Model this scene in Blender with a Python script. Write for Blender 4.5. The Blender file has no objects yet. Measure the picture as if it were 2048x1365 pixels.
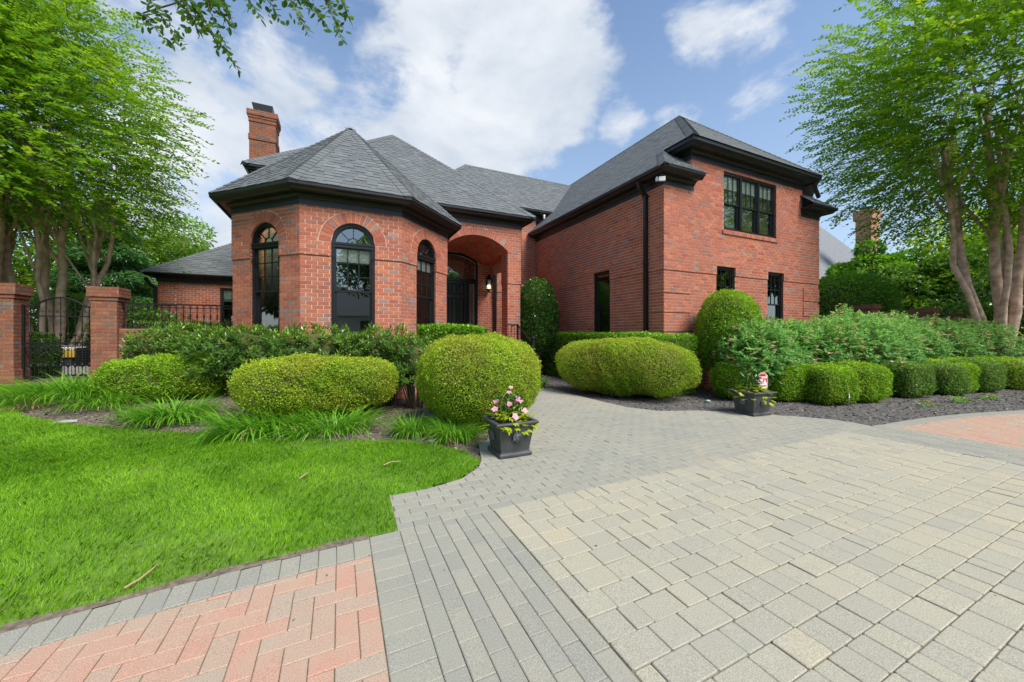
import bpy, bmesh, math, random
import numpy as np
from mathutils import Vector, Matrix

random.seed(7)
RNG = np.random.default_rng(11)
R = math.radians

# ------------------------------------------------------------------ scene, camera, sky, sun, exposure
scene = bpy.context.scene
COL = scene.collection
CAM = np.array((0.0, 0.0, 1.45))
YAW = 25.14
cam_data = bpy.data.cameras.new('camera')
cam_data.sensor_fit = 'HORIZONTAL'
cam_data.sensor_width = 36.0
cam_data.lens = 36.0 * 735.0 / 2048.0
cam_data.shift_y = -17.5 / 2048.0
cam_data.clip_start = 0.05
cam_data.clip_end = 2000.0
cam = bpy.data.objects.new('camera', cam_data)
COL.objects.link(cam)
cam.location = CAM
cam.rotation_euler = (R(90), 0, R(-YAW))
scene.camera = cam

SUN_DIR = Vector((0.30, -0.78, 0.98)).normalized()      # towards the sun
SUN_EL = math.asin(SUN_DIR.z)
SUN_AZ = math.atan2(SUN_DIR.x, SUN_DIR.y)               # clockwise from +Y

world = bpy.data.worlds.new('World')
scene.world = world
world.use_nodes = True


def build_world():
    nt = world.node_tree
    nt.nodes.clear()
    N, L = nt.nodes.new, nt.links.new
    out = N('ShaderNodeOutputWorld')
    bg = N('ShaderNodeBackground')
    bg.inputs['Strength'].default_value = 0.074
    sky = N('ShaderNodeTexSky')
    sky.sky_type = 'NISHITA'
    sky.sun_disc = False
    sky.sun_elevation = SUN_EL
    sky.sun_rotation = SUN_AZ
    sky.air_density = 1.15
    sky.dust_density = 0.6
    sky.ozone_density = 3.2
    tc = N('ShaderNodeTexCoord')
    nrm = N('ShaderNodeVectorMath'); nrm.operation = 'NORMALIZE'
    L(tc.outputs['Generated'], nrm.inputs[0])
    D = nrm.outputs[0]

    def math_(op, a, b=None, c=None, clamp=False):
        m = N('ShaderNodeMath'); m.operation = op; m.use_clamp = clamp
        for i, v in enumerate((a, b, c)):
            if v is None:
                continue
            if isinstance(v, (int, float)):
                m.inputs[i].default_value = v
            else:
                L(v, m.inputs[i])
        return m.outputs[0]

    def noise(scale, detail, rough, off, dist=0.0):
        mp = N('ShaderNodeMapping')
        mp.inputs['Location'].default_value = off
        mp.inputs['Scale'].default_value = (1, 1, 1.7)
        L(D, mp.inputs['Vector'])
        n = N('ShaderNodeTexNoise')
        n.inputs['Scale'].default_value = scale
        n.inputs['Detail'].default_value = detail
        n.inputs['Roughness'].default_value = rough
        n.inputs['Distortion'].default_value = dist
        L(mp.outputs[0], n.inputs['Vector'])
        return n.outputs[0]

    n_big = noise(2.6, 9, 0.58, (1.3, 0.2, 3.1), 0.25)
    n_fine = noise(8.0, 8, 0.62, (5.3, 2.2, 0.4), 0.35)
    shape = math_('ADD', math_('MULTIPLY', n_big, 0.72), math_('MULTIPLY', n_fine, 0.28))   # about 0.5 +-0.15
    # cumulus banks: direction, angular radius, weight
    banks = [(-0.13, 1.0, 0.84, 0.20, 1.0), (0.03, 1.0, 0.70, 0.15, 0.92), (-0.28, 1.0, 0.66, 0.16, 0.95), (-0.12, 1.0, 0.52, 0.13, 0.85),
             (-0.60, 1.0, 0.68, 0.095, 1.0), (-0.70, 1.0, 0.55, 0.09, 0.92), (-0.48, 1.0, 0.52, 0.12, 0.9), (-0.90, 1.0, 0.74, 0.085, 0.78),
             (-1.03, 1.0, 0.80, 0.07, 0.66), (0.60, 1.0, 0.92, 0.085, 0.66), (0.29, 1.0, 0.57, 0.045, 0.46), (0.20, 1.0, 0.89, 0.05, 0.66),
             (0.66, 1.0, 0.59, 0.045, 0.28), (0.46, 1.0, 0.58, 0.04, 0.30), (-0.80, 1.0, 0.33, 0.15, 0.55), (-0.16, 1.0, 1.2, 0.24, 1.0)]
    total = None
    cy, sy = math.cos(R(YAW)), math.sin(R(YAW))
    for lx, ly, up, rad, wt in banks:
        # given in the frame of the approach: sideways, ahead, up
        d = Vector((lx * cy + ly * sy, -lx * sy + ly * cy, up)).normalized()
        dp = N('ShaderNodeVectorMath'); dp.operation = 'DOT_PRODUCT'
        L(D, dp.inputs[0]); dp.inputs[1].default_value = d
        mr = N('ShaderNodeMapRange'); mr.interpolation_type = 'SMOOTHSTEP'
        mr.inputs['From Min'].default_value = math.cos(rad * 1.75)
        mr.inputs['From Max'].default_value = math.cos(rad * 0.25)
        mr.inputs['To Max'].default_value = wt
        L(dp.outputs['Value'], mr.inputs['Value'])
        total = mr.outputs[0] if total is None else math_('MAXIMUM', total, mr.outputs[0])
    # the same broken cloud over the rest of the dome
    far = noise(1.1, 3, 0.5, (7.7, 3.3, 1.9))
    mr = N('ShaderNodeMapRange'); mr.interpolation_type = 'SMOOTHSTEP'
    mr.inputs['From Min'].default_value = 0.50; mr.inputs['From Max'].default_value = 0.68
    mr.inputs['To Max'].default_value = 0.8
    L(far, mr.inputs['Value'])
    sep = N('ShaderNodeSeparateXYZ'); L(D, sep.inputs[0])
    behind = N('ShaderNodeVectorMath'); behind.operation = 'DOT_PRODUCT'
    L(D, behind.inputs[0]); behind.inputs[1].default_value = (sy, cy, 0)
    bm_ = N('ShaderNodeMapRange')
    bm_.inputs['From Min'].default_value = 0.45; bm_.inputs['From Max'].default_value = 0.1
    L(behind.outputs['Value'], bm_.inputs['Value'])
    total = math_('MAXIMUM', total, math_('MULTIPLY', mr.outputs[0], bm_.outputs[0]))
    dens = math_('ADD', math_('MULTIPLY', total, 0.60), math_('MULTIPLY', math_('SUBTRACT', shape, 0.5), 2.5))
    mask = N('ShaderNodeMapRange'); mask.interpolation_type = 'SMOOTHSTEP'
    mask.inputs['From Min'].default_value = 0.17; mask.inputs['From Max'].default_value = 0.50
    L(dens, mask.inputs['Value'])
    # thin veil towards the horizon
    veil = N('ShaderNodeMapRange'); veil.interpolation_type = 'SMOOTHSTEP'
    veil.inputs['From Min'].default_value = 0.85; veil.inputs['From Max'].default_value = 0.0
    veil.inputs['To Max'].default_value = 0.55
    L(sep.outputs['Z'], veil.inputs['Value'])
    n_sh = noise(4.2, 6, 0.55, (1.1, 4.0, 3.35), 0.2)
    ramp = N('ShaderNodeValToRGB')
    ramp.color_ramp.elements[0].position = 0.30; ramp.color_ramp.elements[0].color = (3.05, 3.45, 4.0, 1)
    ramp.color_ramp.elements[1].position = 0.62; ramp.color_ramp.elements[1].color = (4.75, 4.9, 5.1, 1)
    L(n_sh, ramp.inputs[0])
    mx0 = N('ShaderNodeMix'); mx0.data_type = 'RGBA'
    L(veil.outputs[0], mx0.inputs['Factor']); L(sky.outputs[0], mx0.inputs['A'])
    mx0.inputs['B'].default_value = (2.8, 3.5, 4.55, 1)
    mx = N('ShaderNodeMix'); mx.data_type = 'RGBA'
    L(math_('MULTIPLY', mask.outputs[0], 0.94), mx.inputs['Factor'])
    L(mx0.outputs['Result'], mx.inputs['A']); L(ramp.outputs[0], mx.inputs['B'])
    L(mx.outputs['Result'], bg.inputs['Color'])
    L(bg.outputs[0], out.inputs['Surface'])


build_world()

sun_data = bpy.data.lights.new('sun', 'SUN')
sun_data.energy = 1.9
sun_data.angle = R(26)
sun_data.color = (1.0, 0.95, 0.87)
sun = bpy.data.objects.new('sun', sun_data)
COL.objects.link(sun)
sun.location = (8, -8, 14)
sun.rotation_euler = SUN_DIR.to_track_quat('Z', 'Y').to_euler()

vs = scene.view_settings
vs.view_transform = 'Standard'
vs.look = 'None'
vs.gamma = 1.0
vs.use_curve_mapping = False
vs.exposure = 1.42
scene.cycles.max_bounces = 6
scene.cycles.diffuse_bounces = 3
scene.cycles.transmission_bounces = 3
scene.cycles.glossy_bounces = 3
scene.cycles.transparent_max_bounces = 8
scene.cycles.use_denoising = True


# ------------------------------------------------------------------ helpers
def tag(o, label=None, cat=None, group=None, kind=None):
    if label: o['label'] = label
    if cat: o['category'] = cat
    if group: o['group'] = group
    if kind: o['kind'] = kind
    return o


def empty(name, loc=(0, 0, 0)):
    o = bpy.data.objects.new(name, None)
    o.empty_display_size = 0.2
    COL.objects.link(o)
    o.location = loc
    return o


def link(name, me, mat=None, parent=None, loc=None):
    o = bpy.data.objects.new(name, me)
    COL.objects.link(o)
    if mat is not None and not me.materials:
        me.materials.append(mat)
    if parent is not None:
        o.parent = parent
        # parents sit unrotated; keep world coordinates of the mesh
        base = wloc(parent)
        o.location = (Vector(loc) if loc is not None else Vector((0, 0, 0))) - base
    elif loc is not None:
        o.location = loc
    return o


def wloc(o):
    v = Vector((0, 0, 0))
    while o is not None:
        v += o.location
        o = o.parent
    return v


def mesh_np(name, V, F, k, rnd=None, smooth=False):
    """V (n,3) floats, F (m,k) ints, every face with k corners."""
    me = bpy.data.meshes.new(name)
    V = np.ascontiguousarray(V, dtype=np.float32)
    F = np.ascontiguousarray(F, dtype=np.int32)
    me.vertices.add(len(V)); me.vertices.foreach_set('co', V.ravel())
    m = len(F)
    me.loops.add(m * k); me.loops.foreach_set('vertex_index', F.ravel())
    me.polygons.add(m)
    me.polygons.foreach_set('loop_start', np.arange(0, m * k, k, dtype=np.int32))
    me.polygons.foreach_set('loop_total', np.full(m, k, dtype=np.int32))
    if smooth:
        me.polygons.foreach_set('use_smooth', np.ones(m, dtype=bool))
    me.update(calc_edges=True)
    if rnd is not None:
        a = me.attributes.new('rnd', 'FLOAT', 'FACE')
        a.data.foreach_set('value', np.ascontiguousarray(rnd, dtype=np.float32))
    return me


class MB:
    """collects polygons and links them as one mesh object"""
    def __init__(self):
        self.v, self.f, self.r = [], [], []

    def add(self, verts, faces, rnd=0.5):
        b = len(self.v)
        self.v.extend([tuple(p) for p in verts])
        for fc in faces:
            self.f.append(tuple(b + i for i in fc))
            self.r.append(rnd)
        return self

    def quad(self, a, b, c, d, rnd=0.5):
        return self.add((a, b, c, d), ((0, 1, 2, 3),), rnd)

    def box(self, o, t, n, u, a0, a1, b0, b1, c0, c1, rnd=0.5):
        """box in frame o + a*t + b*n + c*u"""
        o, t, n, u = Vector(o), Vector(t), Vector(n), Vector(u)
        P = [o + t * a + n * b + u * c for c in (c0, c1) for b in (b0, b1) for a in (a0, a1)]
        F = ((0, 1, 3, 2), (4, 6, 7, 5), (0, 4, 5, 1), (2, 3, 7, 6), (0, 2, 6, 4), (1, 5, 7, 3))
        return self.add(P, F, rnd)

    def abox(self, x0, x1, y0, y1, z0, z1, rnd=0.5):
        return self.box((0, 0, 0), (1, 0, 0), (0, 1, 0), (0, 0, 1), x0, x1, y0, y1, z0, z1, rnd)

    def tube(self, pts, radii, sides=8, cap=True, rnd=0.5):
        pts = [Vector(p) for p in pts]
        rings = []
        ref = Vector((0.31, 0.73, 0.6)).normalized()
        for i, p in enumerate(pts):
            d = (pts[min(i + 1, len(pts) - 1)] - pts[max(i - 1, 0)]).normalized()
            a = d.cross(ref)
            if a.length < 1e-3:
                a = d.cross(Vector((1, 0, 0)))
            a.normalize(); b = d.cross(a)
            r = radii[i] if hasattr(radii, '__len__') else radii
            rings.append([p + (a * math.cos(q) + b * math.sin(q)) * r for q in [2 * math.pi * k / sides for k in range(sides)]])
        V = [p for ring in rings for p in ring]
        F = []
        for i in range(len(pts) - 1):
            for k in range(sides):
                k2 = (k + 1) % sides
                F.append((i * sides + k, i * sides + k2, (i + 1) * sides + k2, (i + 1) * sides + k))
        if cap:
            F.append(tuple(range(sides - 1, -1, -1)))
            F.append(tuple((len(pts) - 1) * sides + k for k in range(sides)))
        return self.add(V, F, rnd)

    def lathe(self, c, prof, sides=12, rnd=0.5):
        """profile [(radius, z)] about the vertical through c"""
        c = Vector(c)
        V = [c + Vector((r * math.cos(2 * math.pi * k / sides), r * math.sin(2 * math.pi * k / sides), z)) for r, z in prof for k in range(sides)]
        F = []
        for i in range(len(prof) - 1):
            for k in range(sides):
                k2 = (k + 1) % sides
                F.append((i * sides + k, i * sides + k2, (i + 1) * sides + k2, (i + 1) * sides + k))
        F.append(tuple(range(sides - 1, -1, -1)))
        F.append(tuple((len(prof) - 1) * sides + k for k in range(sides)))
        return self.add(V, F, rnd)

    def mesh(self, name, smooth=False):
        me = bpy.data.meshes.new(name)
        me.from_pydata(self.v, [], self.f)
        a = me.attributes.new('rnd', 'FLOAT', 'FACE')
        a.data.foreach_set('value', np.array(self.r, dtype=np.float32))
        if smooth:
            me.polygons.foreach_set('use_smooth', np.ones(len(self.f), dtype=bool))
        me.update()
        return me

    def build(self, name, mat, parent=None, smooth=False):
        return link(name, self.mesh(name, smooth), mat, parent)


class Pieces:
    """single pieces (bricks, shingles, pavers): the ones that show largest become objects, the rest one mesh"""
    def __init__(self):
        self.items = []

    def add(self, verts, faces, rnd, vis=1.0, key=None):
        V = np.array([tuple(p) for p in verts], dtype=float)
        c = V.mean(axis=0)
        d = np.linalg.norm(c - CAM)
        self.items.append((V, faces, rnd, vis / d, key, c))

    def flush(self, parent, name, stuff, mat, nmax=300):
        it = sorted(self.items, key=lambda q: -q[3])
        cache = {}
        base = wloc(parent)
        n_ind = 0
        rest = MB()
        for V, F, rnd, w, key, c in it:
            if n_ind < nmax and w > 0:
                me = None
                if key is not None:
                    k2 = (key, int(rnd * 9.999))
                    me = cache.get(k2)
                if me is None:
                    me = bpy.data.meshes.new(name)
                    me.from_pydata([tuple(p) for p in (V - c)], [], F)
                    a = me.attributes.new('rnd', 'FLOAT', 'FACE')
                    a.data.foreach_set('value', np.full(len(F), rnd, dtype=np.float32))
                    me.materials.append(mat)
                    me.update()
                    if key is not None:
                        cache[k2] = me
                o = bpy.data.objects.new(name, me)
                COL.objects.link(o)
                o.parent = parent
                o.location = Vector(c) - base
                n_ind += 1
            else:
                rest.add(V, F, rnd)
        if rest.f:
            tag(rest.build(stuff, mat, parent), kind='stuff')


def clip(poly, a, b, cc):
    """keep the part of a 2D polygon where a*x + b*y <= cc"""
    out = []
    n = len(poly)
    for i in range(n):
        p, q = poly[i], poly[(i + 1) % n]
        dp, dq = a * p[0] + b * p[1] - cc, a * q[0] + b * q[1] - cc
        if dp <= 0:
            out.append(p)
        if (dp < 0 < dq) or (dq < 0 < dp):
            s = dp / (dp - dq)
            out.append((p[0] + (q[0] - p[0]) * s, p[1] + (q[1] - p[1]) * s))
    return out


def area2(poly):
    return 0.5 * abs(sum(poly[i][0] * poly[(i + 1) % len(poly)][1] - poly[(i + 1) % len(poly)][0] * poly[i][1] for i in range(len(poly))))


def inside(poly, x, y):
    """vectorised point in polygon"""
    x = np.asarray(x, dtype=float); y = np.asarray(y, dtype=float)
    r = np.zeros(x.shape, dtype=bool)
    n = len(poly)
    for i in range(n):
        x0, y0 = poly[i]; x1, y1 = poly[(i + 1) % n]
        cond = (y0 > y) != (y1 > y)
        with np.errstate(divide='ignore', invalid='ignore'):
            xi = (x1 - x0) * (y - y0) / ((y1 - y0) if y1 != y0 else 1e-9) + x0
        r ^= cond & (x < xi)
    return r


def sstep(t):
    t = np.clip(t, 0, 1)
    return t * t * (3 - 2 * t)


def terrain(x, y):
    """the lawn and bed climb towards the gate"""
    return 0.40 * sstep((np.asarray(y, float) - 6.3) / 4.6) * sstep((0.6 - np.asarray(x, float)) / 3.2)


def vnoise(x, y, seed=0):
    """cheap smooth 2D noise made of sines, about -1..1"""
    r = np.random.default_rng(seed)
    s = np.zeros_like(np.asarray(x, float))
    for k in range(7):
        a, b = r.uniform(-1, 1, 2) * (1 + k * 0.9); p = r.uniform(0, 6.28)
        s = s + np.sin(a * x * 2.2 + b * y * 2.2 + p) / (1 + 0.45 * k)
    return s / 2.6


# ------------------------------------------------------------------ materials
def new_mat(name):
    m = bpy.data.materials.new(name)
    m.use_nodes = True
    nt = m.node_tree
    b = nt.nodes.get('Principled BSDF')
    return m, nt, b


def mix_rgb(nt, fac, a, b, mode='MIX'):
    n = nt.nodes.new('ShaderNodeMix'); n.data_type = 'RGBA'; n.blend_type = mode
    for s, v in (('Factor', fac), ('A', a), ('B', b)):
        if isinstance(v, (int, float)):
            n.inputs[s].default_value = v
        elif isinstance(v, tuple):
            n.inputs[s].default_value = (*v[:3], 1)
        else:
            nt.links.new(v, n.inputs[s])
    return n.outputs['Result']


def noise_out(nt, scale, detail=4, rough=0.55, coord='Object', stretch=None):
    tc = nt.nodes.new('ShaderNodeTexCoord')
    n = nt.nodes.new('ShaderNodeTexNoise')
    n.inputs['Scale'].default_value = scale
    n.inputs['Detail'].default_value = detail
    n.inputs['Roughness'].default_value = rough
    v = None
    if coord == 'World':
        g = nt.nodes.new('ShaderNodeNewGeometry'); v = g.outputs['Position']
    else:
        v = tc.outputs[coord]
    if stretch:
        mp = nt.nodes.new('ShaderNodeMapping'); mp.inputs['Scale'].default_value = stretch
        nt.links.new(v, mp.inputs[0]); v = mp.outputs[0]
    nt.links.new(v, n.inputs['Vector'])
    return n.outputs[0]


def ramp_out(nt, fac, stops, const=False):
    r = nt.nodes.new('ShaderNodeValToRGB')
    cr = r.color_ramp
    if const: cr.interpolation = 'CONSTANT'
    while len(cr.elements) < len(stops):
        cr.elements.new(0.5)
    for e, (p, c) in zip(cr.elements, stops):
        e.position = p; e.color = (*c[:3], 1)
    nt.links.new(fac, r.inputs[0])
    return r.outputs[0]


def attr_rnd(nt):
    a = nt.nodes.new('ShaderNodeAttribute'); a.attribute_name = 'rnd'
    return a.outputs['Fac']


def bump(nt, bsdf, height, strength, dist=0.01):
    b = nt.nodes.new('ShaderNodeBump')
    b.inputs['Strength'].default_value = strength
    b.inputs['Distance'].default_value = dist
    nt.links.new(height, b.inputs['Height'])
    nt.links.new(b.outputs[0], bsdf.inputs['Normal'])


def mat_pieces(name, stops, rough=0.85, speck=(140, 0.25), blotch=(2.2, 0.18), bump_s=0.25, spec=0.3, blotch_col=(0.05, 0.045, 0.04)):
    m, nt, b = new_mat(name)
    c = ramp_out(nt, attr_rnd(nt), stops)
    n1 = noise_out(nt, speck[0], 3, 0.7, 'World')
    c = mix_rgb(nt, speck[1], c, ramp_out(nt, n1, [(0.3, (0.25, 0.25, 0.25)), (0.7, (1.7, 1.7, 1.7))]), 'MULTIPLY')
    n2 = noise_out(nt, blotch[0], 5, 0.6, 'World')
    f = ramp_out(nt, n2, [(0.45, (0, 0, 0)), (0.75, (blotch[1],) * 3)])
    c = mix_rgb(nt, f, c, blotch_col)
    nt.links.new(c, b.inputs['Base Color'])
    b.inputs['Roughness'].default_value = rough
    b.inputs['Specular IOR Level'].default_value = spec
    if bump_s:
        bump(nt, b, n1, bump_s, 0.004)
    return m


def mat_plain(name, col, rough=0.5, var=0.12, scale=6, metal=0.0, spec=0.5, bump_s=0.0, coord='World'):
    m, nt, b = new_mat(name)
    n = noise_out(nt, scale, 5, 0.6, coord)
    lo = tuple(max(0, c * (1 - var)) for c in col); hi = tuple(c * (1 + var) for c in col)
    nt.links.new(ramp_out(nt, n, [(0.3, lo), (0.7, hi)]), b.inputs['Base Color'])
    b.inputs['Roughness'].default_value = rough
    b.inputs['Metallic'].default_value = metal
    b.inputs['Specular IOR Level'].default_value = spec
    if bump_s:
        bump(nt, b, noise_out(nt, scale * 12, 4, 0.6, coord), bump_s, 0.01)
    return m


def mat_leaf(name, stops, rough=0.5, trans=0.3, patch=(1.6, 0.35, (0.10, 0.09, 0.02)), spec=0.35):
    m, nt, b = new_mat(name)
    c = ramp_out(nt, attr_rnd(nt), stops)
    if patch:
        n = noise_out(nt, patch[0], 3, 0.5, 'World')
        f = ramp_out(nt, n, [(0.42, (0, 0, 0)), (0.68, (patch[1],) * 3)])
        c = mix_rgb(nt, f, c, patch[2])
    nt.links.new(c, b.inputs['Base Color'])
    b.inputs['Roughness'].default_value = rough
    b.inputs['Specular IOR Level'].default_value = spec
    t = nt.nodes.new('ShaderNodeBsdfTranslucent')
    nt.links.new(c, t.inputs['Color'])
    mx = nt.nodes.new('ShaderNodeMixShader')
    mx.inputs[0].default_value = trans
    out = nt.nodes.get('Material Output')
    nt.links.new(b.outputs[0], mx.inputs[1]); nt.links.new(t.outputs[0], mx.inputs[2])
    nt.links.new(mx.outputs[0], out.inputs['Surface'])
    return m


def mat_glass(name, tint=(0.85, 0.93, 0.9), refl=0.22, wave=0.02):
    m, nt, b = new_mat(name)
    nt.nodes.remove(b)
    out = nt.nodes.get('Material Output')
    gl = nt.nodes.new('ShaderNodeBsdfGlossy'); gl.inputs['Roughness'].default_value = 0.012
    gl.inputs['Color'].default_value = (0.95, 1.0, 0.98, 1)
    tr = nt.nodes.new('ShaderNodeBsdfTransparent'); tr.inputs['Color'].default_value = (*tint, 1)
    lw = nt.nodes.new('ShaderNodeLayerWeight'); lw.inputs['Blend'].default_value = 0.35
    mr = nt.nodes.new('ShaderNodeMapRange')
    mr.inputs['To Min'].default_value = refl; mr.inputs['To Max'].default_value = 0.85
    nt.links.new(lw.outputs['Fresnel'], mr.inputs['Value'])
    mx = nt.nodes.new('ShaderNodeMixShader')
    nt.links.new(mr.outputs[0], mx.inputs[0])
    nt.links.new(tr.outputs[0], mx.inputs[1]); nt.links.new(gl.outputs[0], mx.inputs[2])
    bp = nt.nodes.new('ShaderNodeBump'); bp.inputs['Strength'].default_value = wave; bp.inputs['Distance'].default_value = 0.02
    nt.links.new(noise_out(nt, 3.0, 1, 0.4, 'World'), bp.inputs['Height'])
    nt.links.new(bp.outputs[0], gl.inputs['Normal'])
    nt.links.new(mx.outputs[0], out.inputs['Surface'])
    return m


M = {}
BRICK_STOPS = [(0.0, (0.326, 0.092, 0.062)), (0.22, (0.483, 0.167, 0.099)), (0.45, (0.389, 0.119, 0.077)), (0.62, (0.525, 0.200, 0.116)), (0.74, (0.441, 0.151, 0.094)),
               (0.82, (0.347, 0.146, 0.116)), (0.90, (0.263, 0.157, 0.138)), (1.0, (0.347, 0.238, 0.204))]
M['brick'] = mat_pieces('red_brick', BRICK_STOPS, 0.9, (55, 0.45), (0.9, 0.38), 0.35, 0.25, (0.20, 0.10, 0.08))
M['old_brick'] = mat_pieces('weathered_brick', [(p, (c[0] * .62, c[1] * .72, c[2] * .72)) for p, c in BRICK_STOPS], 0.95, (55, 0.45), (2.4, 0.55), 0.35, 0.2, (0.115, 0.085, 0.05))
M['old_mortar'] = mat_plain('weathered_mortar', (0.27, 0.17, 0.12), 0.95, 0.3, 6, bump_s=0.15)
M['mortar'] = mat_plain('mortar', (0.72, 0.49, 0.37), 0.95, 0.18, 9, bump_s=0.15)
M['shingle'] = mat_pieces('asphalt_shingle', [(0.0, (0.095, 0.104, 0.108)), (0.35, (0.132, 0.143, 0.147)), (0.7, (0.165, 0.178, 0.181)), (1.0, (0.21, 0.223, 0.224))],
                          0.93, (160, 0.35), (0.8, 0.22), 0.2, 0.2, (0.09, 0.10, 0.095))
M['black_paint'] = mat_plain('black_paint', (0.013, 0.0145, 0.0155), 0.32, 0.25, 3, spec=0.5)
M['black_trim'] = mat_plain('black_trim', (0.02, 0.023, 0.025), 0.4, 0.2, 3, spec=0.5)
M['black_iron'] = mat_plain('wrought_iron', (0.010, 0.0105, 0.011), 0.6, 0.3, 20, spec=0.3)
M['door_green'] = mat_plain('door_paint', (0.006, 0.012, 0.011), 0.28, 0.2, 3, spec=0.5)
M['glass'] = mat_glass('window_glass')
M['lead_glass'] = mat_glass('leaded_glass', (0.62, 0.62, 0.50), 0.22, 0.35)
M['came'] = mat_plain('lead_came', (0.55, 0.56, 0.52), 0.3, 0.15, 8, metal=0.7)
M['blind'] = mat_plain('window_blind', (0.80, 0.80, 0.75), 0.8, 0.06, 2)
M['curtain'] = mat_plain('curtain', (0.40, 0.37, 0.20), 0.9, 0.25, 5)
M['interior'] = mat_plain('interior_plaster', (0.16, 0.15, 0.13), 0.9, 0.1, 2)
M['white'] = mat_plain('white_paint', (0.72, 0.73, 0.72), 0.5, 0.05, 3)
M['grey_paver'] = mat_pieces('grey_paver', [(0.0, (0.285, 0.284, 0.246)), (0.3, (0.306, 0.302, 0.256)), (0.6, (0.322, 0.314, 0.26)), (0.85, (0.338, 0.326, 0.268)), (1.0, (0.36, 0.332, 0.265))],
                             0.92, (190, 0.55), (0.7, 0.35), 0.35, 0.2, (0.39, 0.35, 0.27))
M['tan_paver'] = mat_pieces('tan_paver', [(0.0, (0.362, 0.346, 0.276)), (0.35, (0.392, 0.37, 0.286)), (0.7, (0.412, 0.384, 0.288)), (1.0, (0.445, 0.40, 0.286))],
                            0.92, (170, 0.55), (1.3, 0.4), 0.35, 0.2, (0.37, 0.36, 0.31))
M['red_paver'] = mat_pieces('red_paver', [(0.0, (0.49, 0.285, 0.21)), (0.3, (0.47, 0.30, 0.22)), (0.55, (0.45, 0.315, 0.235)), (0.8, (0.42, 0.32, 0.245)), (1.0, (0.39, 0.32, 0.25))],
                            0.92, (190, 0.55), (5.0, 0.6), 0.35, 0.2, (0.42, 0.35, 0.26))
M['sand'] = mat_plain('joint_sand', (0.16, 0.15, 0.09), 0.98, 0.35, 14, bump_s=0.2)
M['mulch_grey'] = mat_plain('grey_mulch', (0.125, 0.117, 0.11), 0.98, 0.5, 30, bump_s=0.5)
M['mulch_brown'] = mat_plain('brown_mulch', (0.17, 0.135, 0.10), 0.98, 0.5, 26, bump_s=0.5)
M['soil'] = mat_plain('soil', (0.06, 0.08, 0.03), 0.98, 0.4, 5)
M['lawn_soil'] = mat_plain('lawn_thatch', (0.12, 0.21, 0.025), 0.98, 0.35, 14)
M['chip'] = mat_pieces('mulch_chip', [(0, (0.07, 0.064, 0.06)), (0.5, (0.15, 0.138, 0.125)), (0.85, (0.24, 0.21, 0.18)), (1, (0.46, 0.36, 0.25))], 0.98, (60, 0.2), (1, 0.0), 0)
M['concrete'] = mat_plain('concrete', (0.42, 0.42, 0.40), 0.9, 0.12, 8)
M['bark'] = mat_plain('crape_bark', (0.50, 0.345, 0.25), 0.85, 0.45, 5, bump_s=0.15)
M['dark_bark'] = mat_plain('dark_bark', (0.09, 0.07, 0.05), 0.95, 0.4, 12, bump_s=0.3)
M['planter'] = mat_plain('planter_resin', (0.055, 0.06, 0.062), 0.55, 0.22, 7, bump_s=0.05)
M['medallion'] = mat_plain('aged_medallion', (0.13, 0.145, 0.155), 0.5, 0.5, 45, bump_s=0.2)
M['potting'] = mat_plain('potting_soil', (0.07, 0.045, 0.03), 0.98, 0.4, 40, bump_s=0.4)


def G(*cols):
    return [(i / (len(cols) - 1), c) for i, c in enumerate(cols)]


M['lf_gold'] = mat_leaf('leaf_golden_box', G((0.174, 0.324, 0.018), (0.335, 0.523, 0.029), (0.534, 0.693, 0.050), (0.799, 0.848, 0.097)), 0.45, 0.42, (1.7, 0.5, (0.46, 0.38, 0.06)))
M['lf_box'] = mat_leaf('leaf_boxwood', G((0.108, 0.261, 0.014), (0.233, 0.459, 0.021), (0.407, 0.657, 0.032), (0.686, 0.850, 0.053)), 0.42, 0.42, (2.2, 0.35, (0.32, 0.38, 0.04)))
M['lf_box_cool'] = mat_leaf('leaf_boxwood_cool', G((0.078, 0.189, 0.023), (0.158, 0.315, 0.042), (0.261, 0.453, 0.061), (0.471, 0.604, 0.115)), 0.42, 0.42, (2.2, 0.3, (0.22, 0.28, 0.09)))
M['lf_laurel'] = mat_leaf('leaf_laurel', G((0.037, 0.112, 0.022), (0.082, 0.194, 0.036), (0.174, 0.317, 0.036), (0.286, 0.479, 0.036)), 0.28, 0.36, None, 0.55)
M['lf_hedge'] = mat_leaf('leaf_hedge', G((0.049, 0.167, 0.009), (0.117, 0.304, 0.012), (0.215, 0.478, 0.018), (0.352, 0.626, 0.030)), 0.38, 0.36, None, 0.45)
M['lf_holly'] = mat_leaf('leaf_holly', G((0.025, 0.095, 0.014), (0.064, 0.181, 0.022), (0.139, 0.288, 0.029), (0.297, 0.489, 0.036)), 0.28, 0.36, None, 0.55)
M['lf_rose'] = mat_leaf('leaf_rose', G((0.066, 0.239, 0.053), (0.147, 0.382, 0.084), (0.279, 0.556, 0.125), (0.443, 0.714, 0.125)), 0.62, 0.4, (2.0, 0.22, (0.26, 0.34, 0.10)))
M['lf_tree'] = mat_leaf('leaf_crape', G((0.077, 0.213, 0.013), (0.170, 0.368, 0.016), (0.316, 0.526, 0.020), (0.605, 0.696, 0.032)), 0.42, 0.58, (0.5, 0.25, (0.26, 0.42, 0.02)))
M['lf_tree_dark'] = mat_leaf('leaf_crape_dark', G((0.037, 0.118, 0.015), (0.081, 0.209, 0.021), (0.151, 0.309, 0.024), (0.262, 0.427, 0.038)), 0.42, 0.5, None)
M['lf_pine'] = mat_leaf('leaf_conifer', G((0.045, 0.142, 0.035), (0.102, 0.251, 0.058), (0.192, 0.380, 0.088)), 0.55, 0.45, None)
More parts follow.
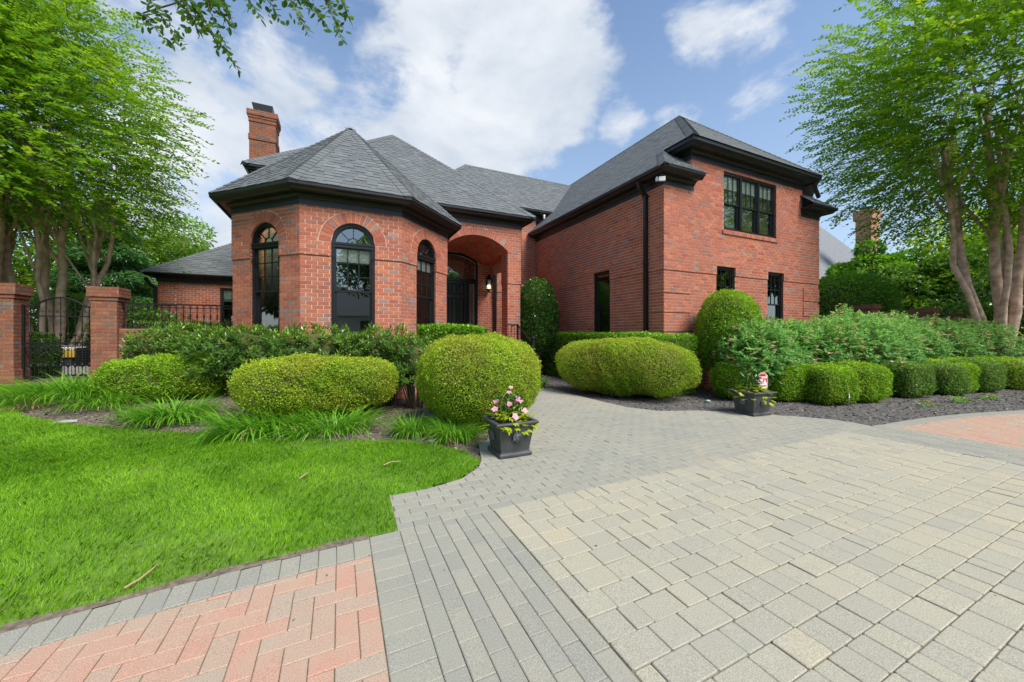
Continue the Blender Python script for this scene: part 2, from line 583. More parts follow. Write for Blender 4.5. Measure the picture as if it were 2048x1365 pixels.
M['lf_lime'] = mat_leaf('leaf_light_tree', G((0.121, 0.250, 0.030), (0.224, 0.405, 0.042), (0.380, 0.586, 0.075)), 0.5, 0.45, None)
M['lf_vine'] = mat_leaf('leaf_lime_vine', G((0.26, 0.40, 0.012), (0.42, 0.54, 0.02), (0.55, 0.62, 0.04)), 0.4, 0.3, None)
M['lf_dark'] = mat_leaf('leaf_dark_shoot', G((0.02, 0.075, 0.012), (0.04, 0.13, 0.016), (0.07, 0.19, 0.022)), 0.3, 0.25, None)
M['lf_lily'] = mat_leaf('leaf_daylily', G((0.072, 0.233, 0.016), (0.143, 0.383, 0.022), (0.245, 0.542, 0.035), (0.408, 0.673, 0.096)), 0.38, 0.45, None, 0.45)
M['lf_straw'] = mat_leaf('leaf_straw', G((0.22, 0.15, 0.06), (0.38, 0.28, 0.12), (0.48, 0.38, 0.17)), 0.7, 0.25, None)
M['grass'] = mat_leaf('grass_blade', G((0.105, 0.284, 0.011), (0.200, 0.471, 0.015), (0.329, 0.649, 0.026), (0.610, 0.838, 0.079)), 0.45, 0.5, (0.9, 0.35, (0.33, 0.55, 0.04)))
M['core'] = mat_plain('inner_twigs', (0.075, 0.085, 0.018), 1.0, 0.4, 18)
M['pink'] = mat_leaf('petal_pink', G((0.75, 0.28, 0.42), (0.85, 0.45, 0.55), (0.88, 0.62, 0.66)), 0.5, 0.35, None)
M['rose_red'] = mat_leaf('petal_rose', G((0.55, 0.01, 0.07), (0.70, 0.04, 0.13), (0.75, 0.22, 0.25)), 0.5, 0.3, None)
M['rose_faded'] = mat_leaf('petal_faded', G((0.84, 0.46, 0.36), (0.85, 0.62, 0.46), (0.80, 0.62, 0.36)), 0.6, 0.3, None)
M['yellow_petal'] = mat_leaf('petal_yellow', G((0.75, 0.45, 0.01), (0.82, 0.60, 0.02)), 0.5, 0.3, None)

# ------------------------------------------------------------------ the ground, lawn, beds and paving
def arc_left(x):
    return 2.757 - max(0.0, 0.19 - x) ** 2 / 26.0


def arc_right(x):
    return 2.757 - max(0.0, x - 7.45) ** 2 / 27.0


LAWN = [(0.385, 2.79), (0.385, 3.16), (0.40, 3.42), (0.73, 3.42), (1.07, 3.51), (1.33, 3.72), (1.45, 3.93), (1.36, 4.27), (1.15, 4.66),
        (0.72, 5.1), (0.02, 5.44), (-0.73, 5.82), (-1.39, 6.32), (-1.96, 6.75), (-2.9, 7.3), (-3.75, 7.8), (-4.45, 8.35), (-4.95, 9.1), (-5.15, 9.9),
        (-5.6, 10.7), (-6.4, 10.95), (-14.0, 11.0), (-14.0, -1.0)] + [(x, arc_left(x) + 0.02) for x in (-8.0, -6, -4.5, -3.5, -2.5, -1.8, -1.2, -0.6, 0.0, 0.19)]
# the walk to the steps, flared at both ends, and the strip beside the drive
WALK = [(0.385, 2.785), (0.40, 3.42), (0.73, 3.42), (1.07, 3.50), (1.35, 3.72), (1.46, 3.93), (1.62, 4.45), (2.2, 5.05), (2.62, 5.6), (2.75, 6.4), (2.75, 8.85),
        (4.945, 8.85), (4.945, 7.1), (4.98, 6.2), (5.05, 5.5), (5.35, 4.98), (6.0, 4.72), (6.5, 4.35), (6.9, 3.9), (7.25, 3.5), (7.46, 3.2), (7.46, 2.785)]


def grid_sheet(name, mat, x0, x1, y0, y1, step, keep, zf, kind='structure', lift=0.0):
    xs = np.arange(x0, x1 + step * 0.5, step); ys = np.arange(y0, y1 + step * 0.5, step)
    X, Y = np.meshgrid(xs, ys)
    Z = zf(X, Y) + lift
    V = np.stack([X.ravel(), Y.ravel(), Z.ravel()], 1)
    nx = len(xs)
    i, j = np.meshgrid(np.arange(len(xs) - 1), np.arange(len(ys) - 1))
    a = (j * nx + i).ravel()
    cx_, cy_ = (X[:-1, :-1] + step / 2).ravel(), (Y[:-1, :-1] + step / 2).ravel()
    ok = keep(cx_, cy_)
    a = a[ok]
    F = np.stack([a, a + 1, a + nx + 1, a + nx], 1)
    used = np.unique(F); mp = np.zeros(len(V), int); mp[used] = np.arange(len(used))
    me = mesh_np(name, V[used], mp[F], 4, None, True)
    o = link(name, me, mat)
    return tag(o, kind=kind)


# wide ground, out to the horizon, following the slope near the house
gx = np.concatenate([[-600, -200, -80, -40], np.arange(-20, 22, 1.0), [40, 80, 200, 600]])
gy = np.concatenate([[-600, -200, -80, -30], np.arange(-12, 24, 1.0), [40, 80, 200, 600]])
X, Y = np.meshgrid(gx, gy)
V = np.stack([X.ravel(), Y.ravel(), (terrain(X, Y) - 0.07).ravel()], 1)
i, j = np.meshgrid(np.arange(len(gx) - 1), np.arange(len(gy) - 1)); a = (j * len(gx) + i).ravel(); nx = len(gx)
tag(link('ground', mesh_np('ground', V, np.stack([a, a + 1, a + nx + 1, a + nx], 1), 4, None, True), M['soil']), kind='structure')

in_walk = lambda x, y: inside(WALK, x, y)
bed_z = lambda x, y: terrain(x, y) - 0.018 + 0.012 * vnoise(x * 2.3, y * 2.3, 3) + 0.006 * vnoise(x * 9, y * 9, 4)
grid_sheet('left_bed', M['mulch_brown'], -8.0, 2.9, 3.0, 13.2, 0.1, lambda x, y: ~in_walk(x, y) & ~inside(LAWN, x, y) & (y > 3.6) & ((x < 2.76) | (y < 6)), bed_z)
grid_sheet('right_bed', M['mulch_grey'], 4.9, 24.0, 0.0, 13.2, 0.1,
           lambda x, y: ~in_walk(x, y) & (y > 2.757 - np.maximum(0, x - 7.45) ** 2 / 27.0) & ((x > 7.4) | (y > 2.9)), bed_z)
grid_sheet('lawn', M['lawn_soil'], -14.0, 1.6, -1.0, 11.2, 0.1, lambda x, y: inside(LAWN, x, y), lambda x, y: terrain(x, y) - 0.004 + 0.008 * vnoise(x * 1.5, y * 1.5, 8))


def grass():
    n = 1300000
    # keep candidates in proportion to how near they stand
    x = RNG.uniform(-13, 1.6, n); y = RNG.uniform(-0.6, 11.1, n)
    d = 0.4248 * x + 0.9053 * y
    lat = 0.9053 * x - 0.4248 * y
    vis = (d > 1.2) & (lat / np.maximum(d, 0.1) > -1.75) & (lat / np.maximum(d, 0.1) < 0.3)
    p = np.clip(4.3 / np.maximum(d, 1.0), 0, 1) ** 1.35
    edge_y = 2.757 - np.maximum(0.0, 0.19 - x) ** 2 / 26.0
    ok = vis & (RNG.random(n) < p) & inside(LAWN, x, y) & ((x > 0.25) | (RNG.random(n) < ((y - edge_y) / 0.10).clip(0.35, 1) ** 1.6))
    x, y, d = x[ok], y[ok], d[ok]
    m = len(x)
    z = terrain(x, y) - 0.004
    tuft = vnoise(x * 3.1, y * 3.1, 21)
    h = (0.030 + 0.009 * tuft + RNG.normal(0, 0.008, m)).clip(0.012, 0.07)
    w = 0.0024 + 0.0006 * d * RNG.uniform(0.6, 1.1, m)
    ang = RNG.uniform(0, 6.283, m)
    lean_a = 3.0 * vnoise(x * 1.2, y * 1.2, 22) + RNG.normal(0, 0.9, m)
    lean = h * RNG.uniform(0.1, 0.95, m)
    B = np.stack([x, y, z], 1)
    side = np.stack([np.cos(ang), np.sin(ang), np.zeros(m)], 1) * w[:, None] * 0.5
    tip = B + np.stack([np.cos(lean_a) * lean, np.sin(lean_a) * lean, h], 1)
    mid = B + np.stack([np.cos(lean_a) * lean * 0.32, np.sin(lean_a) * lean * 0.32, h * 0.62], 1)
    V = np.stack([B - side, B + side, mid + side * 0.9, tip, mid - side * 0.9], 1).reshape(-1, 3)
    k = np.arange(m) * 5
    F = np.stack([k, k + 1, k + 2, k + 3, k + 4], 1)
    rnd = (0.44 + 0.05 * np.sign(np.sin((0.8 * x + 0.6 * y) * 5.2)) + 0.20 * vnoise(x * 1.1, y * 1.1, 31) + 0.1 * vnoise(x * 4, y * 4, 33) + RNG.normal(0, 0.17, m)).clip(0, 1)
    o = link('grass', mesh_np('grass', V, F, 5, rnd), M['grass'])
    tag(o, 'short bright green mown grass covering the lawn', 'grass', kind='stuff')


grass()


def chips(name, label, n, xr, yr, keep, seed, lo, hi, size):
    r = np.random.default_rng(seed)
    x = r.uniform(*xr, n); y = r.uniform(*yr, n)
    ok = keep(x, y); x, y = x[ok], y[ok]; m = len(x)
    L_ = r.uniform(0.4, 1.6, m) * size; W_ = L_ * r.uniform(0.18, 0.6, m)
    a = r.uniform(0, 6.28, m); tz = r.normal(0, 0.35, m); sl = r.normal(0, 0.35, m)
    c = np.stack([x, y, bed_z(x, y) + r.uniform(0.002, 0.014, m)], 1)
    t = np.stack([np.cos(a), np.sin(a), tz], 1) * L_[:, None] * 0.5
    s = np.stack([-np.sin(a), np.cos(a), sl], 1) * W_[:, None] * 0.5
    V = np.stack([c - t - s, c + t - s * 0.7, c + t * 0.9 + s, c - t * 0.8 + s * 0.8], 1).reshape(-1, 3)
    k = np.arange(m) * 4
    o = link(name, mesh_np(name, V, np.stack([k, k + 1, k + 2, k + 3], 1), 4, r.uniform(lo, hi, m)), M['chip'])
    tag(o, label, 'mulch', kind='stuff')


chips('mulch_chips', 'grey shredded mulch in the bed right of the walk', 42000, (4.9, 15.5), (2.2, 9.0),
      lambda x, y: ~in_walk(x, y) & (y > 2.78 - np.maximum(0, x - 7.45) ** 2 / 27.0) & ((x > 7.4) | (y > 3)), 5, 0.0, 0.93, 0.032)
chips('leaf_litter', 'brown leaf litter and mulch in the bed beside the lawn', 26000, (-6.5, 2.8), (3.6, 9.5),
      lambda x, y: ~in_walk(x, y) & ~inside(LAWN, x, y), 6, 0.2, 1.0, 0.034)

# ---- paving
CH = 0.004


def paver_geo(poly, z, tilt=(0, 0), depth=0.03, ch=CH):
    """chamfered block over a convex outline (counter-clockwise)"""
    n = len(poly)
    cx_ = sum(p[0] for p in poly) / n; cy_ = sum(p[1] for p in poly) / n
    top = []
    for i in range(n):
        p, a, b = poly[i], poly[i - 1], poly[(i + 1) % n]
        e1 = Vector((p[0] - a[0], p[1] - a[1])); e2 = Vector((b[0] - p[0], b[1] - p[1]))
        if e1.length < 1e-6 or e2.length < 1e-6:
            top.append(p); continue
        e1.normalize(); e2.normalize()
        n1 = Vector((-e1.y, e1.x)); n2 = Vector((-e2.y, e2.x))
        k = 1 + n1.dot(n2)
        v = (n1 + n2) / max(k, 0.25) * ch
        top.append((p[0] + v.x, p[1] + v.y))
    zt = lambda p: z + (p[0] - cx_) * tilt[0] + (p[1] - cy_) * tilt[1]
    V = [(p[0], p[1], z - depth) for p in poly] + [(p[0], p[1], zt(p) - ch * 0.8) for p in poly] + [(p[0], p[1], zt(p)) for p in top]
    F = []
    for i in range(n):
        j = (i + 1) % n
        F.append((i, j, n + j, n + i)); F.append((n + i, n + j, 2 * n + j, 2 * n + i))
    F.append(tuple(range(2 * n, 3 * n)))
    return V, F


def ccw(poly):
    s = sum(poly[i][0] * poly[(i + 1) % len(poly)][1] - poly[(i + 1) % len(poly)][0] * poly[i][1] for i in range(len(poly)))
    return poly if s > 0 else poly[::-1]


def rect(x0, x1, y0, y1):
    return [(x0, y0), (x1, y0), (x1, y1), (x0, y1)]


def seen(x, y):
    d = 0.4248 * x + 0.9053 * y; l = 0.9053 * x - 0.4248 * y
    return 1.0 if d > 1.25 and abs(l / d) < 1.5 else 0.0


def add_paver(pc, poly, rnd, key=None, jit=0.0016):
    if len(poly) < 3 or area2(poly) < 0.0012:
        return
    poly = ccw(poly)
    if key is None:
        V, F = paver_geo(poly, random.gauss(0, jit * 0.6), (random.gauss(0, 0.006), random.gauss(0, 0.006)))
    else:
        V, F = paver_geo(poly, random.gauss(0, jit * 0.6))
    c = [sum(p[0] for p in poly) / len(poly), sum(p[1] for p in poly) / len(poly)]
    pc.add(V, F, rnd, seen(*c), None)


def clip_to_border(poly, border):
    """cut an outline along the border segments that pass close to it (border runs clockwise)"""
    cx_ = sum(p[0] for p in poly) / len(poly); cy_ = sum(p[1] for p in poly) / len(poly)
    border = border[::-1]
    n = len(border)
    for i in range(n):
        (x0, y0), (x1, y1) = border[i], border[(i + 1) % n]
        dx, dy = x1 - x0, y1 - y0
        L_ = math.hypot(dx, dy)
        t = ((cx_ - x0) * dx + (cy_ - y0) * dy) / (L_ * L_)
        dist = (dx * (cy_ - y0) - dy * (cx_ - x0)) / L_      # >0 inside
        if -0.25 / L_ < t < 1 + 0.25 / L_ and abs(dist) < 0.16:
            if -0.02 < t < 1.02:
                poly = clip(poly, dy, -dx, dy * x0 - dx * y0)
                if len(poly) < 3:
                    return []
    return poly


PL, PW, GAP = 0.207, 0.105, 0.0035
YF = 2.785          # front edge of the walk, far edge of the tan court
XL, XR = 0.19, 1.135   # grey band left of the court
XR2, XL2 = 6.745, 7.69


def band(pc, xa, xb, soldier_left):
    """grey band beside the court: a header course and seven stretcher courses"""
    s0 = xa if soldier_left else xb - PL
    y = YF - PW
    while y > -6.5:
        add_paver(pc, rect(s0 + GAP / 2, s0 + PL - GAP / 2, y + GAP / 2, y + PW - GAP / 2), random.random() * 0.8)
        y -= PW
    for k in range(7):
        x0 = (xa + PL + k * PW) if soldier_left else (xa + k * PW + 0.003)
        y = YF - PL * (0.5 if k % 2 else 1.0) + random.uniform(-0.01, 0.01)
        top = YF
        while top > -6.5:
            add_paver(pc, rect(x0 + GAP / 2, x0 + PW - GAP / 2, max(y, -6.5) + GAP / 2, top - GAP / 2), random.random() * 0.85)
            top = y; y -= PL


dpts = [(-9.0, -6.6), (17.0, -6.6)] + [(x, arc_right(x)) for x in (17, 15, 13, 12, 11, 10, 9, 8.2, 7.45)] + [(x, arc_left(x)) for x in (0.19, -.6, -1.2, -2, -3, -4.5, -6, -7.5, -9)]
paving_base = tag(MB().add([(x, y, -0.009) for x, y in dpts], [tuple(range(len(dpts)))]).build('driveway', M['sand']), kind='structure')
# worn soil along the edge of the lawn
strip = MB()
for k in range(46):
    x0, x1 = 0.19 - k * .2, 0.19 - (k + 1) * .2
    w0, w1 = .05 + .02 * math.sin(k * 1.7), .05 + .02 * math.sin((k + 1) * 1.7)
    strip.quad((x1, arc_left(x1) + .003, -.002), (x0, arc_left(x0) + .003, -.002), (x0, arc_left(x0) + w0, .006), (x1, arc_left(x1) + w1, .006))
tag(strip.build('lawn_edge', M['mulch_brown']), kind='structure')
walk_base = MB()
walk_base.add([(x, y, -0.009) for x, y in WALK], [tuple(range(len(WALK)))])
walkway = tag(walk_base.build('walkway', M['sand']), kind='structure')

grey = Pieces()
band(grey, XL, XR, True)
band(grey, XR2, XL2, False)
# running bond of the walk
row = 0
y = YF
while y < 8.85:
    x = 0.1 + (PL / 2 if row % 2 else 0) + random.uniform(-0.012, 0.012)
    while x < 7.6:
        p = rect(x + GAP / 2, x + PL - GAP / 2, y + GAP / 2, y + PW - GAP / 2)
        cxm, cym = x + PL / 2, y + PW / 2
        near = inside(WALK, [x, x + PL, x, x + PL], [y, y, y + PW, y + PW])
        if near.any():
            q = p if near.all() else clip_to_border(p, WALK)
            warm = 0.5 + 0.35 * float(vnoise(cxm * 0.9, cym * 0.9, 12)) + random.gauss(0, 0.2)
            add_paver(grey, q, min(1, max(0, warm)))
        x += PL
    y += PW; row += 1
# drive edging laid as headers along the curve
edge = Pieces()
for sgn in (-1, 1):
    s = 0.19 if sgn < 0 else 7.69
    f = arc_left if sgn < 0 else arc_right
    while abs(s) < 8.8 if sgn < 0 else s < 16.5:
        w = PW
        x0, x1 = (s - w, s) if sgn < 0 else (s, s + w)
        y0, y1 = f(x0), f(x1)
        nrm = Vector((y1 - y0, -(x1 - x0))).normalized()      # towards the drive
        t = Vector((x1 - x0, y1 - y0)).normalized() * GAP / 2
        P = [(x0 + t.x, y0 + t.y), (x1 - t.x, y1 - t.y), (x1 - t.x + nrm.x * (PL - .01), y1 - t.y + nrm.y * (PL - .01)), (x0 + t.x + nrm.x * (PL - .01), y0 + t.y + nrm.y * (PL - .01))]
        add_paver(edge, P, 0.1 + random.random() * 0.55)
        s += sgn * w
edge.flush(paving_base, 'edging_paver', 'far_edging_pavers', M['grey_paver'], 110)
grey.flush(walkway, 'grey_paver', 'far_grey_pavers', M['grey_paver'], 300)

# red herringbone either side of the court
for sgn, nm, x_lo, x_hi, nmax in ((-1, 'red_drive', -8.8, XL, 220), (1, 'red_drive_beyond', XL2, 16.0, 160)):
    red = Pieces()
    f = arc_left if sgn < 0 else arc_right
    U = PW
    nxc = int((x_hi - x_lo) / U) + 3
    for ix in range(-1, nxc):
        for iy in range(-75, 30):
            k = (ix - iy) % 4
            if sgn < 0:
                bx = x_hi - (ix + 1) * U
            else:
                bx = x_lo + ix * U
            by = 2.5 - 0.0 + iy * U
            if k == 0:
                P = (bx, bx + 2 * U, by, by + U)
            elif k == 3:
                P = (bx, bx + U, by, by + 2 * U)
            else:
                continue
            if sgn < 0 and k == 0:
                P = (bx - U, bx + U, by, by + U)
            cxm, cym = (P[0] + P[1]) / 2, (P[2] + P[3]) / 2
            if not (x_lo - .2 < cxm < x_hi + .2 and -6.4 < cym < 3.0):
                continue
            q = rect(P[0] + GAP / 2, P[1] - GAP / 2, P[2] + GAP / 2, P[3] - GAP / 2)
            q = clip(q, 1, 0, x_hi - GAP); q = clip(q, -1, 0, -x_lo - GAP) if len(q) > 2 else q
            if len(q) < 3:
                continue
            xa, xb = cxm - 0.2, cxm + 0.2
            ya, yb = f(xa) - PL, f(xb) - PL
            sl = (yb - ya) / (xb - xa)
            q = clip(q, -sl, 1, ya - sl * xa)
            if len(q) > 2:
                add_paver(red, q, min(1, max(0, random.gauss(0.42, 0.27))))
    holder = tag(MB().abox(x_lo, x_hi - 0.01, -6.5, 1.9 if sgn > 0 else 2.3, -0.0088, -0.0084).build(nm, M['sand']), kind='structure')
    red.flush(holder, 'red_paver', 'far_red_pavers', M['red_paver'], nmax)

# tan court: rows of one depth, stones of several lengths
tan = Pieces()
y = YF
while y > -6.4:
    h = 0.158
    x = XR + 0.004 - random.choice((0.0, 0.04, 0.08))
    while x < XR2 - 0.01:
        w = random.choice((0.118, 0.158, 0.178, 0.2, 0.236, 0.236, 0.236))
        xa, xb = max(x, XR + 0.004), min(x + w, XR2 - 0.004)
        if xb - xa > 0.03:
            b = 0.010
            q = [(xa + b, y - h + .002), (xb - b, y - h + .002), (xb - .002, y - h + b), (xb - .002, y - b), (xb - b, y - .002), (xa + b, y - .002), (xa + .002, y - b), (xa + .002, y - h + b)]
            V, F = paver_geo(q, random.gauss(0, 0.0018), (random.gauss(0, 0.007), random.gauss(0, 0.007)), 0.03, 0.0045)
            r = 0.42 + 0.3 * float(vnoise(xa * 0.8, y * 0.8, 17)) + random.gauss(0, 0.22)
            tan.add(V, F, min(1, max(0, r)), seen((xa + xb) / 2, y - h / 2))
        x += w
    y -= h
court = tag(MB().abox(XR, XR2, -6.5, YF, -0.0088, -0.0084).build('tan_court', M['sand']), kind='structure')
tan.flush(court, 'tan_paver', 'far_tan_pavers', M['tan_paver'], 300)

# bits of leaf and grit lying on the paving
r = np.random.default_rng(19)
n = 170
x = r.uniform(-1.5, 8.5, n); y = r.uniform(0.6, 7.5, n)
ok = (y < 2.75) | in_walk(x, y); x, y = x[ok], y[ok]; n = len(x)
L_ = r.uniform(.004, .014, n); a = r.uniform(0, 6.28, n)
c = np.stack([x, y, np.full(n, .0045)], 1); t = np.stack([np.cos(a), np.sin(a), r.normal(0, .15, n)], 1) * L_[:, None]; sd = np.stack([-np.sin(a), np.cos(a), r.normal(0, .15, n)], 1) * (L_ * r.uniform(.25, .6, n))[:, None]
V = np.stack([c - t, c + sd, c + t, c - sd], 1).reshape(-1, 3); k = np.arange(n) * 4
tag(link('leaf_scraps', mesh_np('leaf_scraps', V, np.stack([k, k + 1, k + 2, k + 3], 1), 4, r.uniform(.3, 1, n)), M['chip']), 'scraps of dry leaf scattered over the paving', 'leaf litter', kind='stuff')

# ------------------------------------------------------------------ the house
house = empty('brick_house', (2.5, 8.28, 0.0))
tag(house, 'red brick house with black trim, grey hip roofs, arched bay and entry', 'house')
COURSE, BL, JT = 0.080, 0.208, 0.0125
UP = Vector((0, 0, 1))
bricks = Pieces()
mortar = MB()


def offset_chain(pts, o, closed=False):
    """shift an open chain outward (outward = right hand of travel) with mitred corners"""
    n = len(pts)
    res = []
    for i in range(n):
        p = Vector(pts[i][:2])
        if closed or 0 < i < n - 1:
            a = (p - Vector(pts[i - 1][:2])).normalized(); b = (Vector(pts[(i + 1) % n][:2]) - p).normalized()
        elif i == 0:
            a = b = (Vector(pts[1][:2]) - p).normalized()
        else:
            a = b = (p - Vector(pts[i - 1][:2])).normalized()
        n1 = Vector((a.y, -a.x)); n2 = Vector((b.y, -b.x))
        v = (n1 + n2) / (1 + n1.dot(n2))
        res.append((p.x + v.x * o, p.y + v.y * o))
    return res


def brick_rnd():
    return random.betavariate(1.6, 1.7) * 0.8 if random.random() < 0.86 else random.uniform(0.8, 1.0)


def panel(p0, p1, z0, z1, ops=(), vis=1.0, reveal=0.11, phase=0.0, pc=None, mo=None, holes_only=False):
    """one flat piece of brick wall; ops: dict(u0,u1,z0,z1, arc=(uc,zc,R)) openings in wall coordinates"""
    pc = bricks if pc is None else pc
    mo = mortar if mo is None else mo
    p0, p1 = Vector((p0[0], p0[1], 0)), Vector((p1[0], p1[1], 0))
    L_ = (p1 - p0).length
    t = (p1 - p0) / L_
    n = Vector((t.y, -t.x, 0))
    P = lambda u, z, o=0.0: p0 + t * u + n * o + UP * z

    def top(op, u):
        if op.get('arc'):
            uc, zc, r = op['arc']
            return zc + math.sqrt(max(0.0, r * r - (u - uc) ** 2))
        return op['z1']
    # mortar plane, in columns
    cuts = {0.0, L_}
    for op in ops:
        if op['u1'] <= 0 or op['u0'] >= L_ or op['z0'] >= z1:
            continue
        cuts |= {min(max(op['u0'], 0), L_), min(max(op['u1'], 0), L_)}
        if op.get('arc'):
            for k in range(1, 20):
                cuts.add(op['u0'] + (op['u1'] - op['u0']) * k / 20)
    cuts = sorted(cuts)
    for a, b in zip(cuts[:-1], cuts[1:]):
        if b - a < 1e-5:
            continue
        m_ = (a + b) / 2
        segs = [(z0, z0, z1, z1)]
        for op in ops:
            if op['u0'] < m_ < op['u1']:
                ns = []
                for la, lb, ha, hb in segs:
                    if op['z0'] > la:
                        ns.append((la, lb, min(op['z0'], ha), min(op['z0'], hb)))
                    ta, tb = top(op, a), top(op, b)
                    if min(ta, tb) < ha:
                        ns.append((max(ta, la), max(tb, lb), ha, hb))
                segs = ns
        for la, lb, ha, hb in segs:
            if ha - la > 1e-4 or hb - lb > 1e-4:
                mo.quad(P(a, la), P(b, lb), P(b, hb), P(a, ha))
    # reveals, course by course
    for op in ops:
        zj = op['arc'][1] if op.get('arc') and not op.get('seg') else (top(op, op['u0']) if op.get('arc') else op['z1'])
        k = math.floor(max(z0, op['z0']) / COURSE)
        while k * COURSE < min(zj, z1) - 1e-6:
            za, zb = max(k * COURSE, op['z0'], z0), min((k + 1) * COURSE - JT, zj, z1)
            if zb > za:
                r = brick_rnd()
                mo_ = REV
                mo_.quad(P(op['u0'], za, .006), P(op['u0'], zb, .006), P(op['u0'], zb, -reveal), P(op['u0'], za, -reveal), r)
                mo_.quad(P(op['u1'], za, -reveal), P(op['u1'], zb, -reveal), P(op['u1'], zb, .006), P(op['u1'], za, .006), r)
            k += 1
        if op.get('arc') and op['arc'][1] <= z1 + 1:
            us = [op['u0'] + (op['u1'] - op['u0']) * q / 24 for q in range(25)]
            for a, b in zip(us[:-1], us[1:]):
                if z0 <= top(op, (a + b) / 2) <= z1:
                    REV.quad(P(a, top(op, a), .006), P(b, top(op, b), .006), P(b, top(op, b), -reveal), P(a, top(op, a), -reveal), brick_rnd())
        elif not op.get('arc') and z0 < op['z1'] <= z1:
            REV.quad(P(op['u0'], op['z1'], .006), P(op['u1'], op['z1'], .006), P(op['u1'], op['z1'], -reveal), P(op['u0'], op['z1'], -reveal), 0.2)
    # bricks
    k = math.floor(z0 / COURSE + 1e-6)
    while k * COURSE < z1 - 0.012:
        za, zb = max(k * COURSE, z0), min((k + 1) * COURSE - JT, z1)
        u = -BL * (0.5 if k % 2 else 0.0) - phase - BL
        while u < L_:
            ua, ub = max(u, 0.0), min(u + BL - JT, L_)
            u += BL
            if ub - ua < 0.02:
                continue
            parts = [[(ua, za), (ub, za), (ub, zb), (ua, zb)]]
            full = (ub - ua) > BL - JT - 1e-4 and zb - za > COURSE - JT - 1e-4
            for op in ops:
                new = []
                for q in parts:
                    qa, qb = min(p[0] for p in q), max(p[0] for p in q)
                    la, lb = min(p[1] for p in q), max(p[1] for p in q)
                    ring = op.get('ring', 0.0)
                    if op.get('arc'):
                        uc, zc, r = op['arc']; rr = r + ring
                        zs = op.get('zs', zc)
                        if op.get('flat_ring') and la > op['z0']:
                            pass
                        mu, mz = (qa + qb) / 2, (la + lb) / 2
                        if op.get('seg') and lb > zs + 0.005 and mz > zs and (qb > op['u0'] - ring or qa < op['u1'] + ring):
                            full = False
                            hw = (op['u1'] - op['u0']) / 2; hz = zs - zc
                            # beyond the skewbacks, and over the ring
                            for sg_ in (-1, 1):
                                q2 = clip(q, -sg_ * hz, hw, -sg_ * hz * uc + hw * zc)
                                if len(q2) > 2 and area2(q2) > 0.0006: new.append(q2)
                            q2 = clip(clip(q, -hz, -hw, -hz * uc - hw * zc), hz, -hw, hz * uc - hw * zc)
                            if len(q2) > 2:
                                mu, mz = sum(p[0] for p in q2) / len(q2), sum(p[1] for p in q2) / len(q2)
                                dd = math.hypot(mu - uc, mz - zc); ax, az = (mu - uc) / dd, (mz - zc) / dd
                                q2 = clip(q2, -ax, -az, -(ax * uc + az * zc + rr))
                                if len(q2) > 2 and area2(q2) > 0.0006: new.append(q2)
                            continue
                        if not op.get('seg') and lb > zs - 0.005 and abs(mu - uc) < rr + 0.25 and mz > zs - 0.03:
                            dd = math.hypot(mu - uc, mz - zc)
                            ax, az = (mu - uc) / dd, (mz - zc) / dd
                            q2 = clip(q, -ax, -az, -(ax * uc + az * zc + rr))
                            if len(q2) > 2 and area2(q2) > 0.0006:
                                new.append(q2); full = full and len(q2) == 4 and area2(q2) > 0.013
                            else:
                                full = False
                            continue
                        hi = zs + 0.004
                    else:
                        hi = op['z1'] + op.get('head', 0.0)
                    if lb <= op['z0'] + 0.004 or la >= hi - 0.004 or qb <= op['u0'] or qa >= op['u1']:
                        new.append(q); continue
                    full = False
                    core_q = clip(clip(q, -1, 0, -op['u0']), 1, 0, op['u1']) if True else []
                    for z_ in ((clip(core_q, 0, -1, -hi) if lb > hi and len(core_q) > 2 else []), (clip(core_q, 0, 1, op['z0']) if la < op['z0'] and len(core_q) > 2 else [])):
                        if len(z_) > 2 and area2(z_) > 0.0006:
                            new.append(z_)
                    left = clip(q, 1, 0, op['u0']) if qa < op['u0'] else []
                    right = clip(q, -1, 0, -op['u1']) if qb > op['u1'] else []
                    for z_ in (left, right):
                        if len(z_) > 2 and area2(z_) > 0.0012:
                            new.append(z_)
                parts = new
            for q in parts:
                m_ = len(q)
                # counter-clockwise in (u,z) faces outward
                V = [P(a, b, 0.0062 + 0.0) for a, b in q] + [P(a, b, -0.004) for a, b in q]
                F = [tuple(range(m_))] + [((i + 1) % m_, i, m_ + i, m_ + (i + 1) % m_) for i in range(m_)]
                key = (round(p0.x, 2), round(p0.y, 2)) if full and m_ == 4 else None
                zc_ = sum(b for a, b in q) / m_
                pc.add(V, F, brick_rnd(), vis if zc_ > 1.5 else 0.0, key)
        k += 1
    return P, t, n


REV = MB()       # brick faces in the window reveals


def voussoirs(P, uc, zc, r0, r1, a0, a1, n, vis=1.0, zmax=None):
    """ring of wedge bricks from angle a0 to a1 (radians from +u, anticlockwise)"""
    for k in range(n):
        b0 = a0 + (a1 - a0) * (k + 0.06) / n; b1 = a0 + (a1 - a0) * (k + 0.94) / n
        rb = r1 - 0.012
        q = [(uc + r0 * math.cos(b0), zc + r0 * math.sin(b0)), (uc + rb * math.cos(b0), zc + rb * math.sin(b0)),
             (uc + rb * math.cos(b1), zc + rb * math.sin(b1)), (uc + r0 * math.cos(b1), zc + r0 * math.sin(b1))]
        if zmax is not None:
            q = clip(q, 0, 1, zmax)
            if len(q) < 3:
                continue
        m_ = len(q)
        V = [P(a, b, 0.0085) for a, b in q] + [P(a, b, -0.004) for a, b in q]
        F = [tuple(range(m_))] + [((i + 1) % m_, i, m_ + i, m_ + (i + 1) % m_) for i in range(m_)]
        bricks.add(V, F, brick_rnd(), vis)


